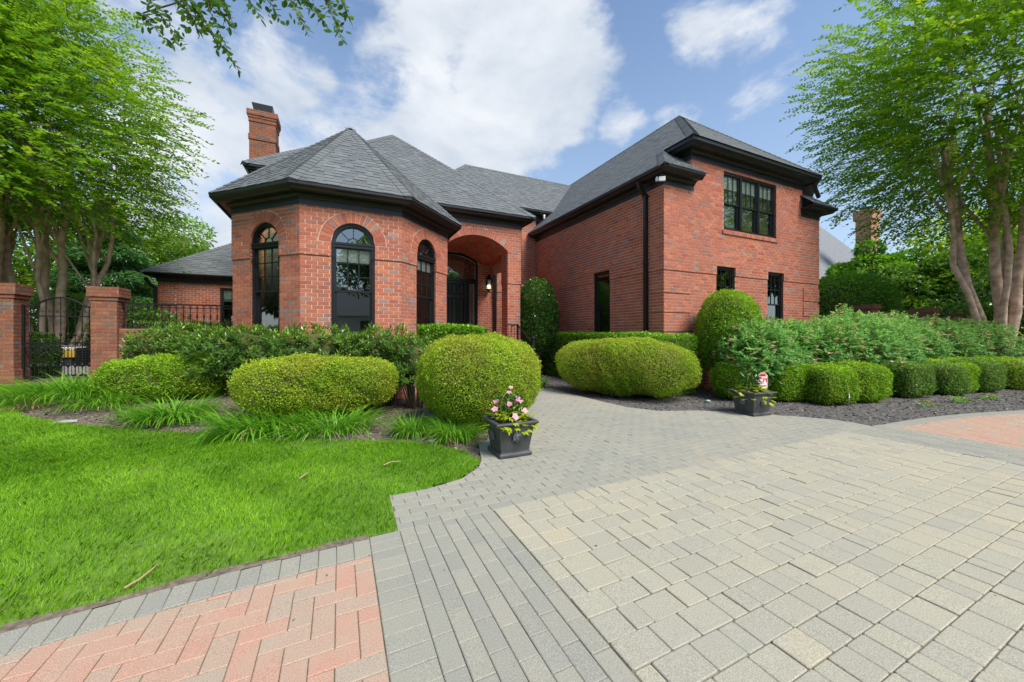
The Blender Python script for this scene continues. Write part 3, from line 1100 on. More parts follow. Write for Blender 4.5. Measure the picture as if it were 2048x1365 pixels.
def soldiers(P, u0, u1, z0, h=0.2, vis=1.0):
    n = max(1, round((u1 - u0) / 0.08))
    w = (u1 - u0) / n
    for k in range(n):
        q = [(u0 + k * w + .004, z0 + .006), (u0 + (k + 1) * w - .004, z0 + .006), (u0 + (k + 1) * w - .004, z0 + h - .005), (u0 + k * w + .004, z0 + h - .005)]
        V = [P(a, b, 0.007) for a, b in q] + [P(a, b, -0.004) for a, b in q]
        bricks.add(V, [(0, 1, 2, 3), (1, 0, 4, 5), (2, 1, 5, 6), (3, 2, 6, 7), (0, 3, 7, 4)], brick_rnd(), vis)


BELT = 2.99
# ---- the bay: seven walls of an octagon, three of them in view
AP = 2.324
BC = Vector((0.2625, 10.60))
side = AP * 2 * math.tan(math.pi / 8)
BAY = [(-2.06, 13.05), (-2.06, 9.637), (-0.70, 8.277), (1.225, 8.277), (2.587, 9.637), (2.587, 10.60)]
BAY_TOP = 3.98
SP = 3.28      # spring of the window arches
WIN_R = 0.415


def chain_panels(chain, z0, z1, off, ops_by_side, vis_by_side):
    c2 = offset_chain(chain, off)
    res = []
    for i in range(len(chain) - 1):
        L0 = (Vector(chain[i + 1]) - Vector(chain[i])).length
        L1 = (Vector(c2[i + 1]) - Vector(c2[i])).length
        sh = (L1 - L0) / 2 if 0 < i < len(chain) - 2 else (L1 - L0) * (0 if i == 0 else 1)
        ops = []
        for op in ops_by_side.get(i, ()):
            q = dict(op); q['u0'] += sh; q['u1'] += sh
            if q.get('arc'):
                q['arc'] = (q['arc'][0] + sh, q['arc'][1], q['arc'][2])
            ops.append(q)
        P, t, n = panel(c2[i], c2[i + 1], z0, z1, ops, vis_by_side.get(i, 0.0))
        res.append((P, t, n, sh, L1))
    return res


bay_ops = {}
for i in (1, 2, 3):
    Ls = (Vector(BAY[i + 1]) - Vector(BAY[i])).length
    bay_ops[i] = [dict(u0=Ls / 2 - WIN_R, u1=Ls / 2 + WIN_R, z0=1.05, z1=SP + WIN_R, arc=(Ls / 2, SP, WIN_R), ring=0.235)]
low_ops = {i: [dict(u0=o[0]['u0'], u1=o[0]['u1'], z0=1.05, z1=SP + 1)] for i, o in bay_ops.items()}
bay_vis = {1: 1.0, 2: 1.25, 3: 0.9}
chain_panels(BAY, 0.0, BELT, 0.0, low_ops, bay_vis)
for i, (P, t, n, sh, L1) in enumerate(chain_panels(BAY, BELT, BAY_TOP + 0.02, 0.02, bay_ops, bay_vis)):
    if i in bay_ops:
        voussoirs(P, L1 / 2, SP, WIN_R + 0.004, WIN_R + 0.235, 0.0, math.pi, 19, bay_vis[i], BAY_TOP + 0.01)
for i in range(5):   # underside of the belt
    a, b = offset_chain(BAY, 0.0), offset_chain(BAY, 0.0262)
    REV.quad((*a[i], BELT), (*a[i + 1], BELT), (*b[i + 1], BELT), (*b[i], BELT), 0.3)

# ---- entry block: arch wall, pier, vault
YA, YD = 10.60, 13.05
AX0, AX1, ASP, AAP = 2.79, 4.82, 4.00, 4.41
AXC = (AX0 + AX1) / 2
half = (AX1 - AX0) / 2; rise = AAP - ASP
AR = (half * half + rise * rise) / (2 * rise); AZC = AAP - AR
EN0, EN1, EN_TOP = 2.587, 5.262, 4.77
FLOOR = 0.86
op_low = dict(u0=AX0 - EN0, u1=AX1 - EN0, z0=-1, z1=9)
op_arc = dict(u0=AX0 - EN0, u1=AX1 - EN0, z0=-1, z1=AAP, arc=(AXC - EN0, AZC, AR), seg=True, zs=ASP, ring=0.235)
panel((EN0, YA), (EN1, YA), 0.0, BELT, [op_low], 0.7, 0.02)
Pa, _, _ = panel((EN0, YA - 0.02), (EN1 + 0.02, YA - 0.02), BELT, EN_TOP, [op_arc], 0.7, 0.02)
a_half = math.asin(half / AR)
voussoirs(Pa, AXC - EN0, AZC, AR + 0.004, AR + 0.235, math.pi / 2 - a_half, math.pi / 2 + a_half, 30, 0.7, EN_TOP - 0.01)
# inner face of the pier and of the beam over the open side
panel((AX1, YA + 0.45), (AX1, YA), 0.0, BELT, (), 0.0)
panel((AX1 - 0.02, YA + 0.45), (AX1 - 0.02, YA - 0.02), BELT, ASP, (), 0.0)
panel((EN1, YA), (EN1, YA + 0.45), 0.0, EN_TOP, (), 0.0)
panel((EN1, YA + 0.45), (EN1, YD), 3.6, EN_TOP, (), 0.0)
panel((EN1, YA + 0.45), (AX1, YA + 0.45), 0.0, 3.9, (), 0.0)
REV.quad((AX1, YA + .45, ASP), (EN1, YA + .45, ASP), (EN1, YD, ASP), (AX1, YD, ASP), 0.5)
panel((EN0, YD), (EN0, YA), 0.0, 4.3, (), 0.0)            # (hidden back of the bay)
panel((AX0, YA), (AX0, YD), 0.0, ASP, (), 0.0)            # left side of the porch
na = 20
for k in range(na):     # barrel vault
    q0 = math.pi / 2 + a_half - 2 * a_half * k / na; q1 = math.pi / 2 + a_half - 2 * a_half * (k + 1) / na
    x0, z0_, x1, z1_ = AXC + AR * math.cos(q0), AZC + AR * math.sin(q0), AXC + AR * math.cos(q1), AZC + AR * math.sin(q1)
    for m_ in range(11):
        ya, yb = YA + (YD - YA) * m_ / 11, YA + (YD - YA) * (m_ + .95) / 11
        REV.quad((x0, ya, z0_), (x1, ya, z1_), (x1, yb, z1_), (x0, yb, z0_), brick_rnd())
    mortar.quad((x0, YA, z0_ + .004), (x1, YA, z1_ + .004), (x1, YD, z1_ + .004), (x0, YD, z0_ + .004))
panel((-0.6, YA), (EN0, YA), 3.9, EN_TOP, (), 0.0)
# ---- main block front wall with the doorway
MAIN_TOP = 5.96
D0, D1 = 2.91, 4.70
dop = dict(u0=D0 + 2.13, u1=D1 + 2.13, z0=-1, z1=AAP - .03, arc=(AXC + 2.13, AZC - .03, AR), seg=True, zs=ASP, ring=0.0)
dop_low = dict(u0=D0 + 2.13, u1=D1 + 2.13, z0=-1, z1=9)
panel((-2.13, YD), (7.18, YD), 0.0, BELT, [dop_low], 0.35, 0.09)
panel((-2.13, YD - .02), (7.18, YD - .02), BELT, MAIN_TOP, [dop], 0.35, 0.09)
REV.quad((D1, YD, BELT), (7.18, YD, BELT), (7.18, YD - .026, BELT), (D1, YD - .026, BELT), 0.3)
# ---- right wing
RW = [(7.18, 13.05), (7.18, 6.56), (14.02, 6.56), (14.02, 15.5)]
RW_TOP = 5.12
wl = dict(u0=13.05 - 9.29, u1=13.05 - 8.53, z0=1.05, z1=3.28)
wf1 = dict(u0=9.09 - 7.18, u1=9.86 - 7.18, z0=1.30, z1=3.22)
wf2 = dict(u0=11.33 - 7.18, u1=12.11 - 7.18, z0=1.30, z1=3.22)
wu = dict(u0=9.36 - 7.18, u1=11.72 - 7.18, z0=4.23, z1=5.80)
rw_ops = {0: [wl], 1: [wf1, wf2, wu]}
chain_panels(RW, 0.0, BELT, 0.0, rw_ops, {0: 0.7, 1: 0.85})
chain_panels(RW, BELT, RW_TOP + .02, 0.02, rw_ops, {0: 0.7, 1: 0.85})
Pu, _, _ = panel((8.13, 6.54), (13.07, 6.54), RW_TOP + .02, 5.88, [dict(u0=9.36 - 8.13, u1=11.72 - 8.13, z0=4.23, z1=5.80)], 0.85)
panel((8.13, 7.6), (8.13, 6.54), RW_TOP, 5.95, (), 0.0)
panel((13.07, 6.54), (13.07, 7.6), RW_TOP, 5.95, (), 0.0)
a, b = offset_chain(RW, 0.0), offset_chain(RW, 0.0262)
for i in range(3):
    REV.quad((*a[i], BELT), (*a[i + 1], BELT), (*b[i + 1], BELT), (*b[i], BELT), 0.3)
# quoin blocks: five proud courses, one flush
zq = BELT - 2 * COURSE
for kq in range(6):
    za = zq - 5 * COURSE
    if za < 0.1: break
    for p0, p1, ph in (((7.16, 6.96), (7.16, 6.54), 0.0), ((7.16, 6.54), (8.08, 6.54), 0.1), ((13.15, 6.54), (14.04, 6.54), 0.05)):
        panel(p0, p1, za, zq, (), 0.6, phase=ph)
        d = (Vector(p1) - Vector(p0)).normalized(); nn = Vector((d.y, -d.x))
        for z_ in (za, zq):
            REV.quad((*p0, z_), (*p1, z_), (p1[0] - nn.x * .025, p1[1] - nn.y * .025, z_), (p0[0] - nn.x * .025, p0[1] - nn.y * .025, z_), 0.4)
        if p0[1] == p1[1]:
            e = p1 if p0[0] < 8 else p0
            REV.quad((*e, za), (e[0], e[1] + .025, za), (e[0], e[1] + .025, zq), (*e, zq), 0.4)
    zq = za - COURSE
# rowlock sill under the triple window
for k in range(30):
    x0 = 9.30 + k * 0.0825
    bricks.add([Vector(p) for p in ((x0, 6.50, 4.10), (x0 + .074, 6.50, 4.10), (x0 + .074, 6.50, 4.19), (x0, 6.50, 4.19), (x0, 6.66, 4.12), (x0 + .074, 6.66, 4.12), (x0 + .074, 6.66, 4.23), (x0, 6.66, 4.23))],
               [(0, 1, 2, 3), (3, 2, 6, 7), (0, 4, 5, 1), (1, 5, 6, 2), (0, 3, 7, 4)], brick_rnd(), 0.8)
# ---- left wing, single storey, set well back
LW_TOP = 3.37
lw_op = dict(u0=-4.19 + 6.02, u1=-3.2 + 6.02, z0=1.62, z1=3.17, head=0.2)
Pl, _, _ = panel((-6.02, 17.7), (0.5, 17.7), 0.0, LW_TOP, [lw_op], 0.3)
soldiers(Pl, -4.3 + 6.02, -3.1 + 6.02, 3.17, 0.2, 0.3)
panel((-6.02, 24), (-6.02, 17.7), 0.0, LW_TOP, (), 0.0)
for za in (2.85 - .40, 2.85 - .96):
    panel((-6.04, 17.68), (-5.5, 17.68), za, za + .40, (), 0.0)
# back of the house, plain
for p0, p1, zt in (((14.02, 15.5), (14.02, 19.5), 5.1), ((14.02, 19.5), (-2.13, 19.5), 5.1), ((0.5, 24), (-6.02, 24), 3.37), ((-2.13, 19.5), (-2.13, 13.05), 5.9)):
    mortar.quad((*p0, 0), (*p1, 0), (*p1, zt), (*p0, zt))
# ---- chimney
CX0, CX1, CY0, CY1 = -2.74, -1.995, 14.9, 15.6
chim = empty('chimney', (CX0, CY0, 6)); chim.parent = house; chim.location = Vector((CX0, CY0, 6)) - wloc(house)
cm, cp = MB(), Pieces()
for za, zb, o in ((5.0, 7.95, 0.0), (7.95, 8.12, 0.025), (8.12, 8.55, 0.0), (8.55, 8.68, 0.02), (8.68, 8.76, 0.04), (8.76, 8.93, 0.065)):
    c = [(CX0 - o, CY1 + o), (CX0 - o, CY0 - o), (CX1 + o, CY0 - o), (CX1 + o, CY1 + o)]
    for i in range(3):
        panel(c[i], c[i + 1], za, zb, (), 0.0, pc=cp, mo=cm)
    cm.add([(*p, zb) for p in c] + [(*p, za) for p in c], [(0, 1, 2, 3), (7, 6, 5, 4), (3, 0, 4, 7)])
cm.build('chimney_mortar', M['old_mortar'], chim)
cp.flush(chim, 'brick', 'chimney_bricks', M['old_brick'], 0)
MB().add([(CX0 + .12, CY0 + .05, 8.93), (CX1 - .1, CY0 + .05, 8.93), (CX1 - .1, CY1 - .05, 8.93), (CX0 + .12, CY1 - .05, 8.93),
          (CX0 + .06, CY0 - .0, 9.2), (CX1 - .08, CY0, 9.2), (CX1 - .08, CY1, 9.2), (CX0 + .06, CY1, 9.2)],
         [(0, 1, 5, 4), (1, 2, 6, 5), (2, 3, 7, 6), (3, 0, 4, 7), (4, 5, 6, 7)]).build('chimney_cap', M['black_trim'], chim)

wall = mortar.build('wall', M['mortar'], house)
REV.build('brick_returns', M['brick'], house)
bricks.flush(wall, 'brick', 'brick_courses', M['brick'], 300)

# ---- porch floor, steps
st = MB().abox(2.75, 5.35, YA - 0.35, YD, FLOOR - 0.86, FLOOR)
porch = st.build('porch_floor', M['brick'], house)
for k in range(4):
    MB().abox(2.75, 4.95, YA - 0.35 - 0.32 * (k + 1), YA - 0.35 - 0.32 * k - 0.002, 0, FLOOR - 0.17 * (k + 1)).build('step', M['brick'], house)
# floors inside, dark
MB().abox(-1.0, 1.5, 8.5, 10.1, 0.8, 0.85).abox(-2.0, 2.5, 10.1, 13.0, 0.8, 0.85).abox(7.3, 13.9, 6.7, 19, 0.3, 0.35).abox(7.3, 13.9, 6.8, 19, 3.55, 3.75).abox(-5.9, 0.4, 17.8, 23.5, 0.8, 0.85).build('indoor_floor', M['interior'], house)
# room linings
MB().abox(-1.95, 2.4, 12.9, 12.95, 0.85, 4.4).abox(7.3, 13.9, 10.6, 10.65, 0.35, 5.2).abox(-5.9, 0.3, 20.6, 20.65, 0.8, 3.9).build('indoor_wall', M['interior'], house)

# ---- cornices, gutters
PITCH = 0.93
OV = 0.37


def cornice(chain, zb, closed=False, h=0.32, nm=('frieze', 'cornice', 'gutter')):
    prof = [[(0.026, zb - .02), (0.034, zb - .02), (0.034, zb + .105), (0.026, zb + .105)],
            [(0.03, zb + .10), (0.055, zb + .10), (0.062, zb + .125), (0.10, zb + .16), (0.115, zb + .165), (0.115, zb + .18), (0.30, zb + .195), (0.30, zb + .235), (0.0, zb + .235)],
            [(0.255, zb + .165), (0.268, zb + .16), (0.30, zb + .185), (0.315, zb + .215), (0.355, zb + .235), (0.372, zb + .255), (0.372, zb + h - .02), (0.38, zb + h - .01), (0.38, zb + h), (0.352, zb + h), (0.352, zb + .27), (0.255, zb + .27)]]
    for name, pr, mt in zip(nm, prof, ('black_trim', 'black_paint', 'black_paint')):
        mb = MB()
        rings = [offset_chain(chain, o, closed) for o, z in pr]
        m_, n_ = len(pr), len(chain)
        V = [(rings[k][i][0], rings[k][i][1], pr[k][1]) for i in range(n_) for k in range(m_)]
        F = []
        for i in range(n_ - (0 if closed else 1)):
            i2 = (i + 1) % n_
            for k in range(m_):
                k2 = (k + 1) % m_
                F.append((i * m_ + k, i * m_ + k2, i2 * m_ + k2, i2 * m_ + k))
        if not closed:
            F.append(tuple(range(m_))); F.append(tuple((n_ - 1) * m_ + k for k in range(m_ - 1, -1, -1)))
        mb.add(V, F)
        mb.build(name, M[mt], house)


cornice([(-2.06, 12.9), (-2.06, 9.637), (-0.70, 8.277), (1.225, 8.277), (2.587, 9.637), (2.587, 10.57)], BAY_TOP)
cornice([(0.0, YA), (EN1, YA), (EN1, 12.9)], EN_TOP)
cornice([(-2.13, 19.4), (-2.13, YD), (7.9, YD)], MAIN_TOP)
cornice([(7.18, 13.0), (7.18, 6.56), (8.20, 6.56)], RW_TOP - .04)
cornice([(13.0, 6.56), (14.02, 6.56), (14.02, 15.4)], RW_TOP - .04)
cornice([(8.13, 7.35), (8.13, 6.56), (13.07, 6.56), (13.07, 7.35)], 5.90)
cornice([(-6.02, 23.5), (-6.02, 17.7), (0.4, 17.7)], LW_TOP - .04, h=0.29)

# ---- roofs
shingles = Pieces()
roof_base = MB()


def facet(pts, vis=1.0, shingle=True, ths=1.0):
    """planar convex roof face; first edge is the eave (left to right seen from outside)"""
    P = [Vector(p) for p in pts]
    e = (P[1] - P[0]).normalized()
    nrm = Vector((0, 0, 0))
    for i in range(1, len(P) - 1):
        nrm += (P[i] - P[0]).cross(P[i + 1] - P[0])
    nrm.normalize()
    if nrm.z < 0: nrm = -nrm
    up = nrm.cross(e)
    if up.z < 0: up = -up
    roof_base.add(P, [tuple(range(len(P)))], 0.4)
    if not shingle:
        return nrm
    loc = [((p - P[0]).dot(e), (p - P[0]).dot(up)) for p in P]
    if sum(loc[i][0] * loc[(i + 1) % len(loc)][1] - loc[(i + 1) % len(loc)][0] * loc[i][1] for i in range(len(loc))) < 0:
        loc = loc[::-1]
    amin, amax = min(p[0] for p in loc), max(p[0] for p in loc)
    bmin, bmax = min(p[1] for p in loc), max(p[1] for p in loc)
    EX = 0.143
    b = bmin - 0.02
    while b < bmax:
        a = amin - random.uniform(0, 0.4)
        thick = random.random() < 0.5
        while a < amax:
            w = random.uniform(0.13, 0.34) if thick else random.uniform(0.12, 0.30)
            q = [(a + .001, b), (a + w - .001, b), (a + w - .001, b + EX + .012), (a + .001, b + EX + .012)]
            for i in range(len(loc)):
                (x0, y0), (x1, y1) = loc[i], loc[(i + 1) % len(loc)]
                dx, dy = x1 - x0, y1 - y0
                if i == 0 or abs(dy) > 1e-6 or True:
                    lift = 0.03 if (abs(dy) < 1e-6 and dx > 0) else 0.0
                    q = clip(q, dy, -dx, dy * x0 - dx * y0 + lift * abs(dx))
                if len(q) < 3: break
            if len(q) > 2 and area2(q) > 0.0015:
                th = (0.011 if thick else 0.005) * ths
                hgt = lambda bb: 0.004 + th * (1 - (bb - b) / (EX + .012)) + (0.002 * ths if thick else 0)
                V = [P[0] + e * x_ + up * y_ + nrm * hgt(y_) for x_, y_ in q]
                F = [tuple(range(len(q)))]
                nq = len(q)
                lowest = min(p[1] for p in q)
                for i in range(nq):
                    p_, q_ = q[i], q[(i + 1) % nq]
                    if abs(p_[1] - lowest) < 1e-4 and abs(q_[1] - lowest) < 1e-4 :
                        V += [P[0] + e * p_[0] + up * p_[1] - nrm * .002, P[0] + e * q_[0] + up * q_[1] - nrm * .002]
                        F.append(((i + 1) % nq, i, len(V) - 2, len(V) - 1))
                r = random.gauss(0.56, 0.12) if thick else random.gauss(0.45, 0.14)
                shingles.add(V, F, min(1, max(0, r)), vis)
            a += w
            thick = not thick
        b += EX
    return nrm


def hip(p, q, n1, n2, wdt=0.15):
    """cap shingles over a hip or ridge from p up to q"""
    p, q = Vector(p), Vector(q)
    d = (q - p).normalized()
    L_ = (q - p).length
    s1 = d.cross(n1); s2 = n2.cross(d)
    mid = (p + q) / 2
    if s1.z > 0.0: s1 = -s1
    if s2.z > 0.0: s2 = -s2
    s1.normalize(); s2.normalize()
    nm = (n1 + n2).normalized()
    k = 0.0
    while k < L_ - 0.02:
        a, b = p + d * k, p + d * min(k + 0.22, L_)
        l0, l1 = 0.022, 0.008
        V = [a + nm * (l0 + .012), b + nm * (l1 + .012), a + s1 * wdt + n1 * l0, b + s1 * wdt + n1 * l1, a + s2 * wdt + n2 * l0, b + s2 * wdt + n2 * l1,
             a + s1 * wdt, a, a + s2 * wdt]
        shingles.add(V, [(0, 1, 3, 2), (1, 0, 4, 5), (0, 2, 6, 7), (4, 0, 7, 8)], min(1, max(0, random.gauss(0.5, .12))), 0.8)
        k += 0.16


# bay: corners of the eave
BE = offset_chain([(-2.06, 13.05), (-2.06, 9.637), (-0.70, 8.277), (1.225, 8.277), (2.587, 9.637), (2.587, 13.05)], OV - .01)
apex = Vector((BC.x, BC.y, 6.83))
EZ = 4.305
be = [(x, y, EZ) for x, y in BE]
bl = (be[1][0], 11.96 + 0.0, EZ); br = (be[4][0], 11.96, EZ)
nb = [facet([bl, be[1], apex], 0.6), facet([be[1], be[2], apex], 1.1), facet([be[2], be[3], apex], 1.2), facet([be[3], be[4], apex], 0.9), facet([be[4], br, apex], 0.0)]
for k in range(1, 5):
    hip(be[k], apex, nb[k - 1], nb[k], 0.15)
# entry block: hip
e0, e1, ap1 = (-2.10, 10.24, 5.10), (5.63, 10.24, 5.10), (1.765, 14.1, 8.69)
rb = (1.765, 16.5, 8.69)
ec = (-0.6, 11.74, 5.10 + 1.5 * (8.69 - 5.10) / 3.86)
n_f = facet([(-0.6, 10.24, 5.10), e1, ap1, ec], 0.7)
n_r = facet([e1, (5.63, 16.5, 5.10), rb, ap1], 0.0, False)
n_l = Vector((-.68, 0, .73))
roof_base.add([ec, ap1, rb, (-0.6, 16.5, ec[2])], [(0, 1, 2, 3)])
hip(e1, ap1, n_f, n_r); hip(ec, ap1, n_l, n_f); hip(ap1, rb, n_r, n_l)
# main block: piece under the chimney, and the piece behind the entry
RY, RZ, EY, EZ2 = 15.27, 8.70, 12.69, 6.29
n1 = facet([(-2.49, EY, EZ2), (2.0, EY, EZ2), (2.0, RY, RZ), (0.09, RY, RZ)], 0.3)
n2 = facet([(-2.49, 19.9, EZ2), (-2.49, EY, EZ2), (0.09, RY, RZ), (0.09, 17.3, RZ)], 0.1, False)
hip((-2.49, EY, EZ2), (0.09, RY, RZ), n2, n1)
n3 = facet([(2.35, EY, EZ2), (10.5, EY, EZ2), (10.5, RY, RZ), (4.94, RY, RZ)], 0.4)
n4 = facet([(2.35, 18.0, EZ2), (2.35, EY, EZ2), (4.94, RY, RZ), (4.94, 15.3, RZ)], 0.0, False)
n5 = facet([(10.5, 19.9, 4.4), (-2.4, 19.9, 4.4), (-2.0, RY, RZ - .05), (10.5, RY, RZ - .05)], 0.0, False) if False else Vector((0, .68, .73))
roof_base.quad((10.5, 19.9, 4.5), (4.94, 19.9, 4.5), (4.94, RY + .02, RZ - .03), (10.5, RY + .02, RZ - .03))
roof_base.quad((4.94, 19.9, 4.5), (-2.2, 19.9, 4.5), (0.09, RY + .3, RZ - .4), (2.0, RY + .3, RZ - .4))
hip((2.35, EY, EZ2), (4.94, RY, RZ), n4, n3); hip((4.94, RY, RZ), (10.5, RY, RZ), n3, n5, .13)
# right wing
WZ, WX0, WX1, WY = 5.385, 6.81, 14.39, 6.19
XM = (WX0 + WX1) / 2
zx = lambda x: WZ + PITCH * (x - WX0)
U0, U1 = 7.76, 13.44
UZ = 6.225
top_y = WY + (XM - U0)
ridge_z = zx(XM)
n_left = facet([(WX0, 18.5, WZ), (WX0, WY, WZ), (U0, WY + U0 - WX0, zx(U0)), (U0, 18.5, zx(U0))], 0.55, True, .45)
facet([(U0, 18.5, zx(U0)), (U0, WY, zx(U0)), (XM, top_y, ridge_z), (XM, 18.5, ridge_z)], 0.5, True, .45)
n_fu = facet([(U0, WY, zx(U0)), (U1, WY, zx(U0)), (XM, top_y, ridge_z)], 0.5, True, .3)
n_fl = facet([(WX0, WY, WZ), (8.24, WY, WZ), (8.20, 7.14, zx(U0)), (U0, 7.14, zx(U0))], 0.6)
facet([(12.94, WY, WZ), (WX1, WY, WZ), (U1, 7.14, zx(U0)), (13.0, 7.14, zx(U0))], 0.4)
n_right = facet([(WX1, WY, WZ), (WX1, 18.5, WZ), (XM, 18.5, ridge_z), (XM, top_y, ridge_z), (U1, WY, zx(U0))] if False else [(WX1, 7.14, WZ), (WX1, 18.5, WZ), (XM, 18.5, ridge_z), (XM, top_y, ridge_z)], 0.0, False)
roof_base.add([(WX1, WY, WZ), (WX1, 7.14, WZ), (U1, 7.14, zx(U0))], [(0, 1, 2)])
roof_base.add([(U1, WY, zx(U0)), (WX1, 7.14, WZ), (XM, top_y, ridge_z)], [(0, 1, 2)])
hip((WX0, WY, WZ), (U0, 7.14, zx(U0)), n_left, n_fl)
hip((U0, WY, zx(U0)), (XM, top_y, ridge_z), n_left, n_fu); hip((U1, WY, zx(U0)), (XM, top_y, ridge_z), n_fu, n_right)
hip((XM, top_y, ridge_z), (XM, 18.5, ridge_z), n_right, n_left, .13)
# little closing triangle beside the lower eave ends

# left wing
n_lw = facet([(-6.39, 17.34, 3.60), (0.8, 17.34, 3.60), (0.8, 20.9, 6.35), (-2.83, 20.9, 6.35)], 0.35)
n_lw2 = facet([(-6.39, 24.4, 3.6), (-6.39, 17.34, 3.6), (-2.83, 20.9, 6.35)], 0.0, False)
roof_base.quad((-6.39, 24.4, 3.6), (-2.83, 20.9, 6.35), (0.8, 20.9, 6.35), (0.8, 24.4, 3.6))
hip((-6.39, 17.34, 3.6), (-2.83, 20.9, 6.35), n_lw2, n_lw, .12)
roof = roof_base.build('roof', M['shingle'], house)
shingles.flush(roof, 'shingle', 'shingle_courses', M['shingle'], 300)

# ---- windows
def frame_of(p0, p1, ctr=None, off=0.0):
    p0, p1 = Vector((*p0, 0)), Vector((*p1, 0))
    t = (p1 - p0).normalized(); n = Vector((t.y, -t.x, 0))
    return p0 + n * off, t, n


def pane(parent, P, q, b, name='pane', mat='glass', ctr=None):
    """one light: polygon q in (u,z) at depth b, turned by a hair so that each light mirrors a little differently"""
    a1, a2 = random.gauss(0, 0.0025), random.gauss(0, 0.0025)
    cu = sum(p[0] for p in q) / len(q); cz = sum(p[1] for p in q) / len(q)
    mb = MB()
    mb.add([P(u, z, b + (u - cu) * a1 + (z - cz) * a2) for u, z in q], [tuple(range(len(q)))])
    return mb.build(name, M[mat], parent)


def sash(win, P, t, n, u0, u1, z0, z1, b, cols, rows, mt=0.02, fr=0.045, shade=None, curtain=False):
    """frame, muntins and lights of one sash; b is the depth of the glass behind the wall face"""
    o = P(0, 0, 0)
    f = MB()
    for a0, a1, c0, c1 in ((u0, u0 + fr, z0, z1), (u1 - fr, u1, z0, z1), (u0 + fr, u1 - fr, z0, z0 + fr), (u0 + fr, u1 - fr, z1 - fr * .8, z1)):
        f.box(o, t, n, UP, a0, a1, b - .02, b + .022, c0, c1)
    f.build('sash', M['black_paint'], win)
    iu0, iu1, iz0, iz1 = u0 + fr, u1 - fr, z0 + fr, z1 - fr * .8
    if cols * rows > 1:
        g = MB()
        for k in range(1, cols):
            x = iu0 + (iu1 - iu0) * k / cols
            g.box(o, t, n, UP, x - mt / 2, x + mt / 2, b - .008, b + .012, iz0, iz1)
        for k in range(1, rows):
            z = iz0 + (iz1 - iz0) * k / rows
            g.box(o, t, n, UP, iu0, iu1, b - .007, b + .011, z - mt / 2, z + mt / 2)
        g.build('muntin_grid', M['black_paint'], win)
    for i in range(cols):
        for j in range(rows):
            a0, a1 = iu0 + (iu1 - iu0) * i / cols, iu0 + (iu1 - iu0) * (i + 1) / cols
            c0, c1 = iz0 + (iz1 - iz0) * j / rows, iz0 + (iz1 - iz0) * (j + 1) / rows
            pane(win, P, [(a0, c0), (a1, c0), (a1, c1), (a0, c1)], b)
    if shade:
        s = MB()
        s.box(o, t, n, UP, iu0 - .03, iu1 + .03, b - .045, b - .03, iz1 - shade, iz1 + .03)
        s.build('blind', M['blind'], win)
    if curtain:
        s = MB()
        m_ = 24
        for k in range(m_):
            a0, a1 = iu0 - .03 + (iu1 - iu0 + .06) * k / m_, iu0 - .03 + (iu1 - iu0 + .06) * (k + 1) / m_
            d0, d1 = -.09 - .03 * math.sin(k * 2.1), -.09 - .03 * math.sin((k + 1) * 2.1)
            s.quad(P(a0, z0, b + d0), P(a1, z0, b + d1), P(a1, z1, b + d1), P(a0, z1, b + d0))
        s.build('curtain', M['curtain'], win)


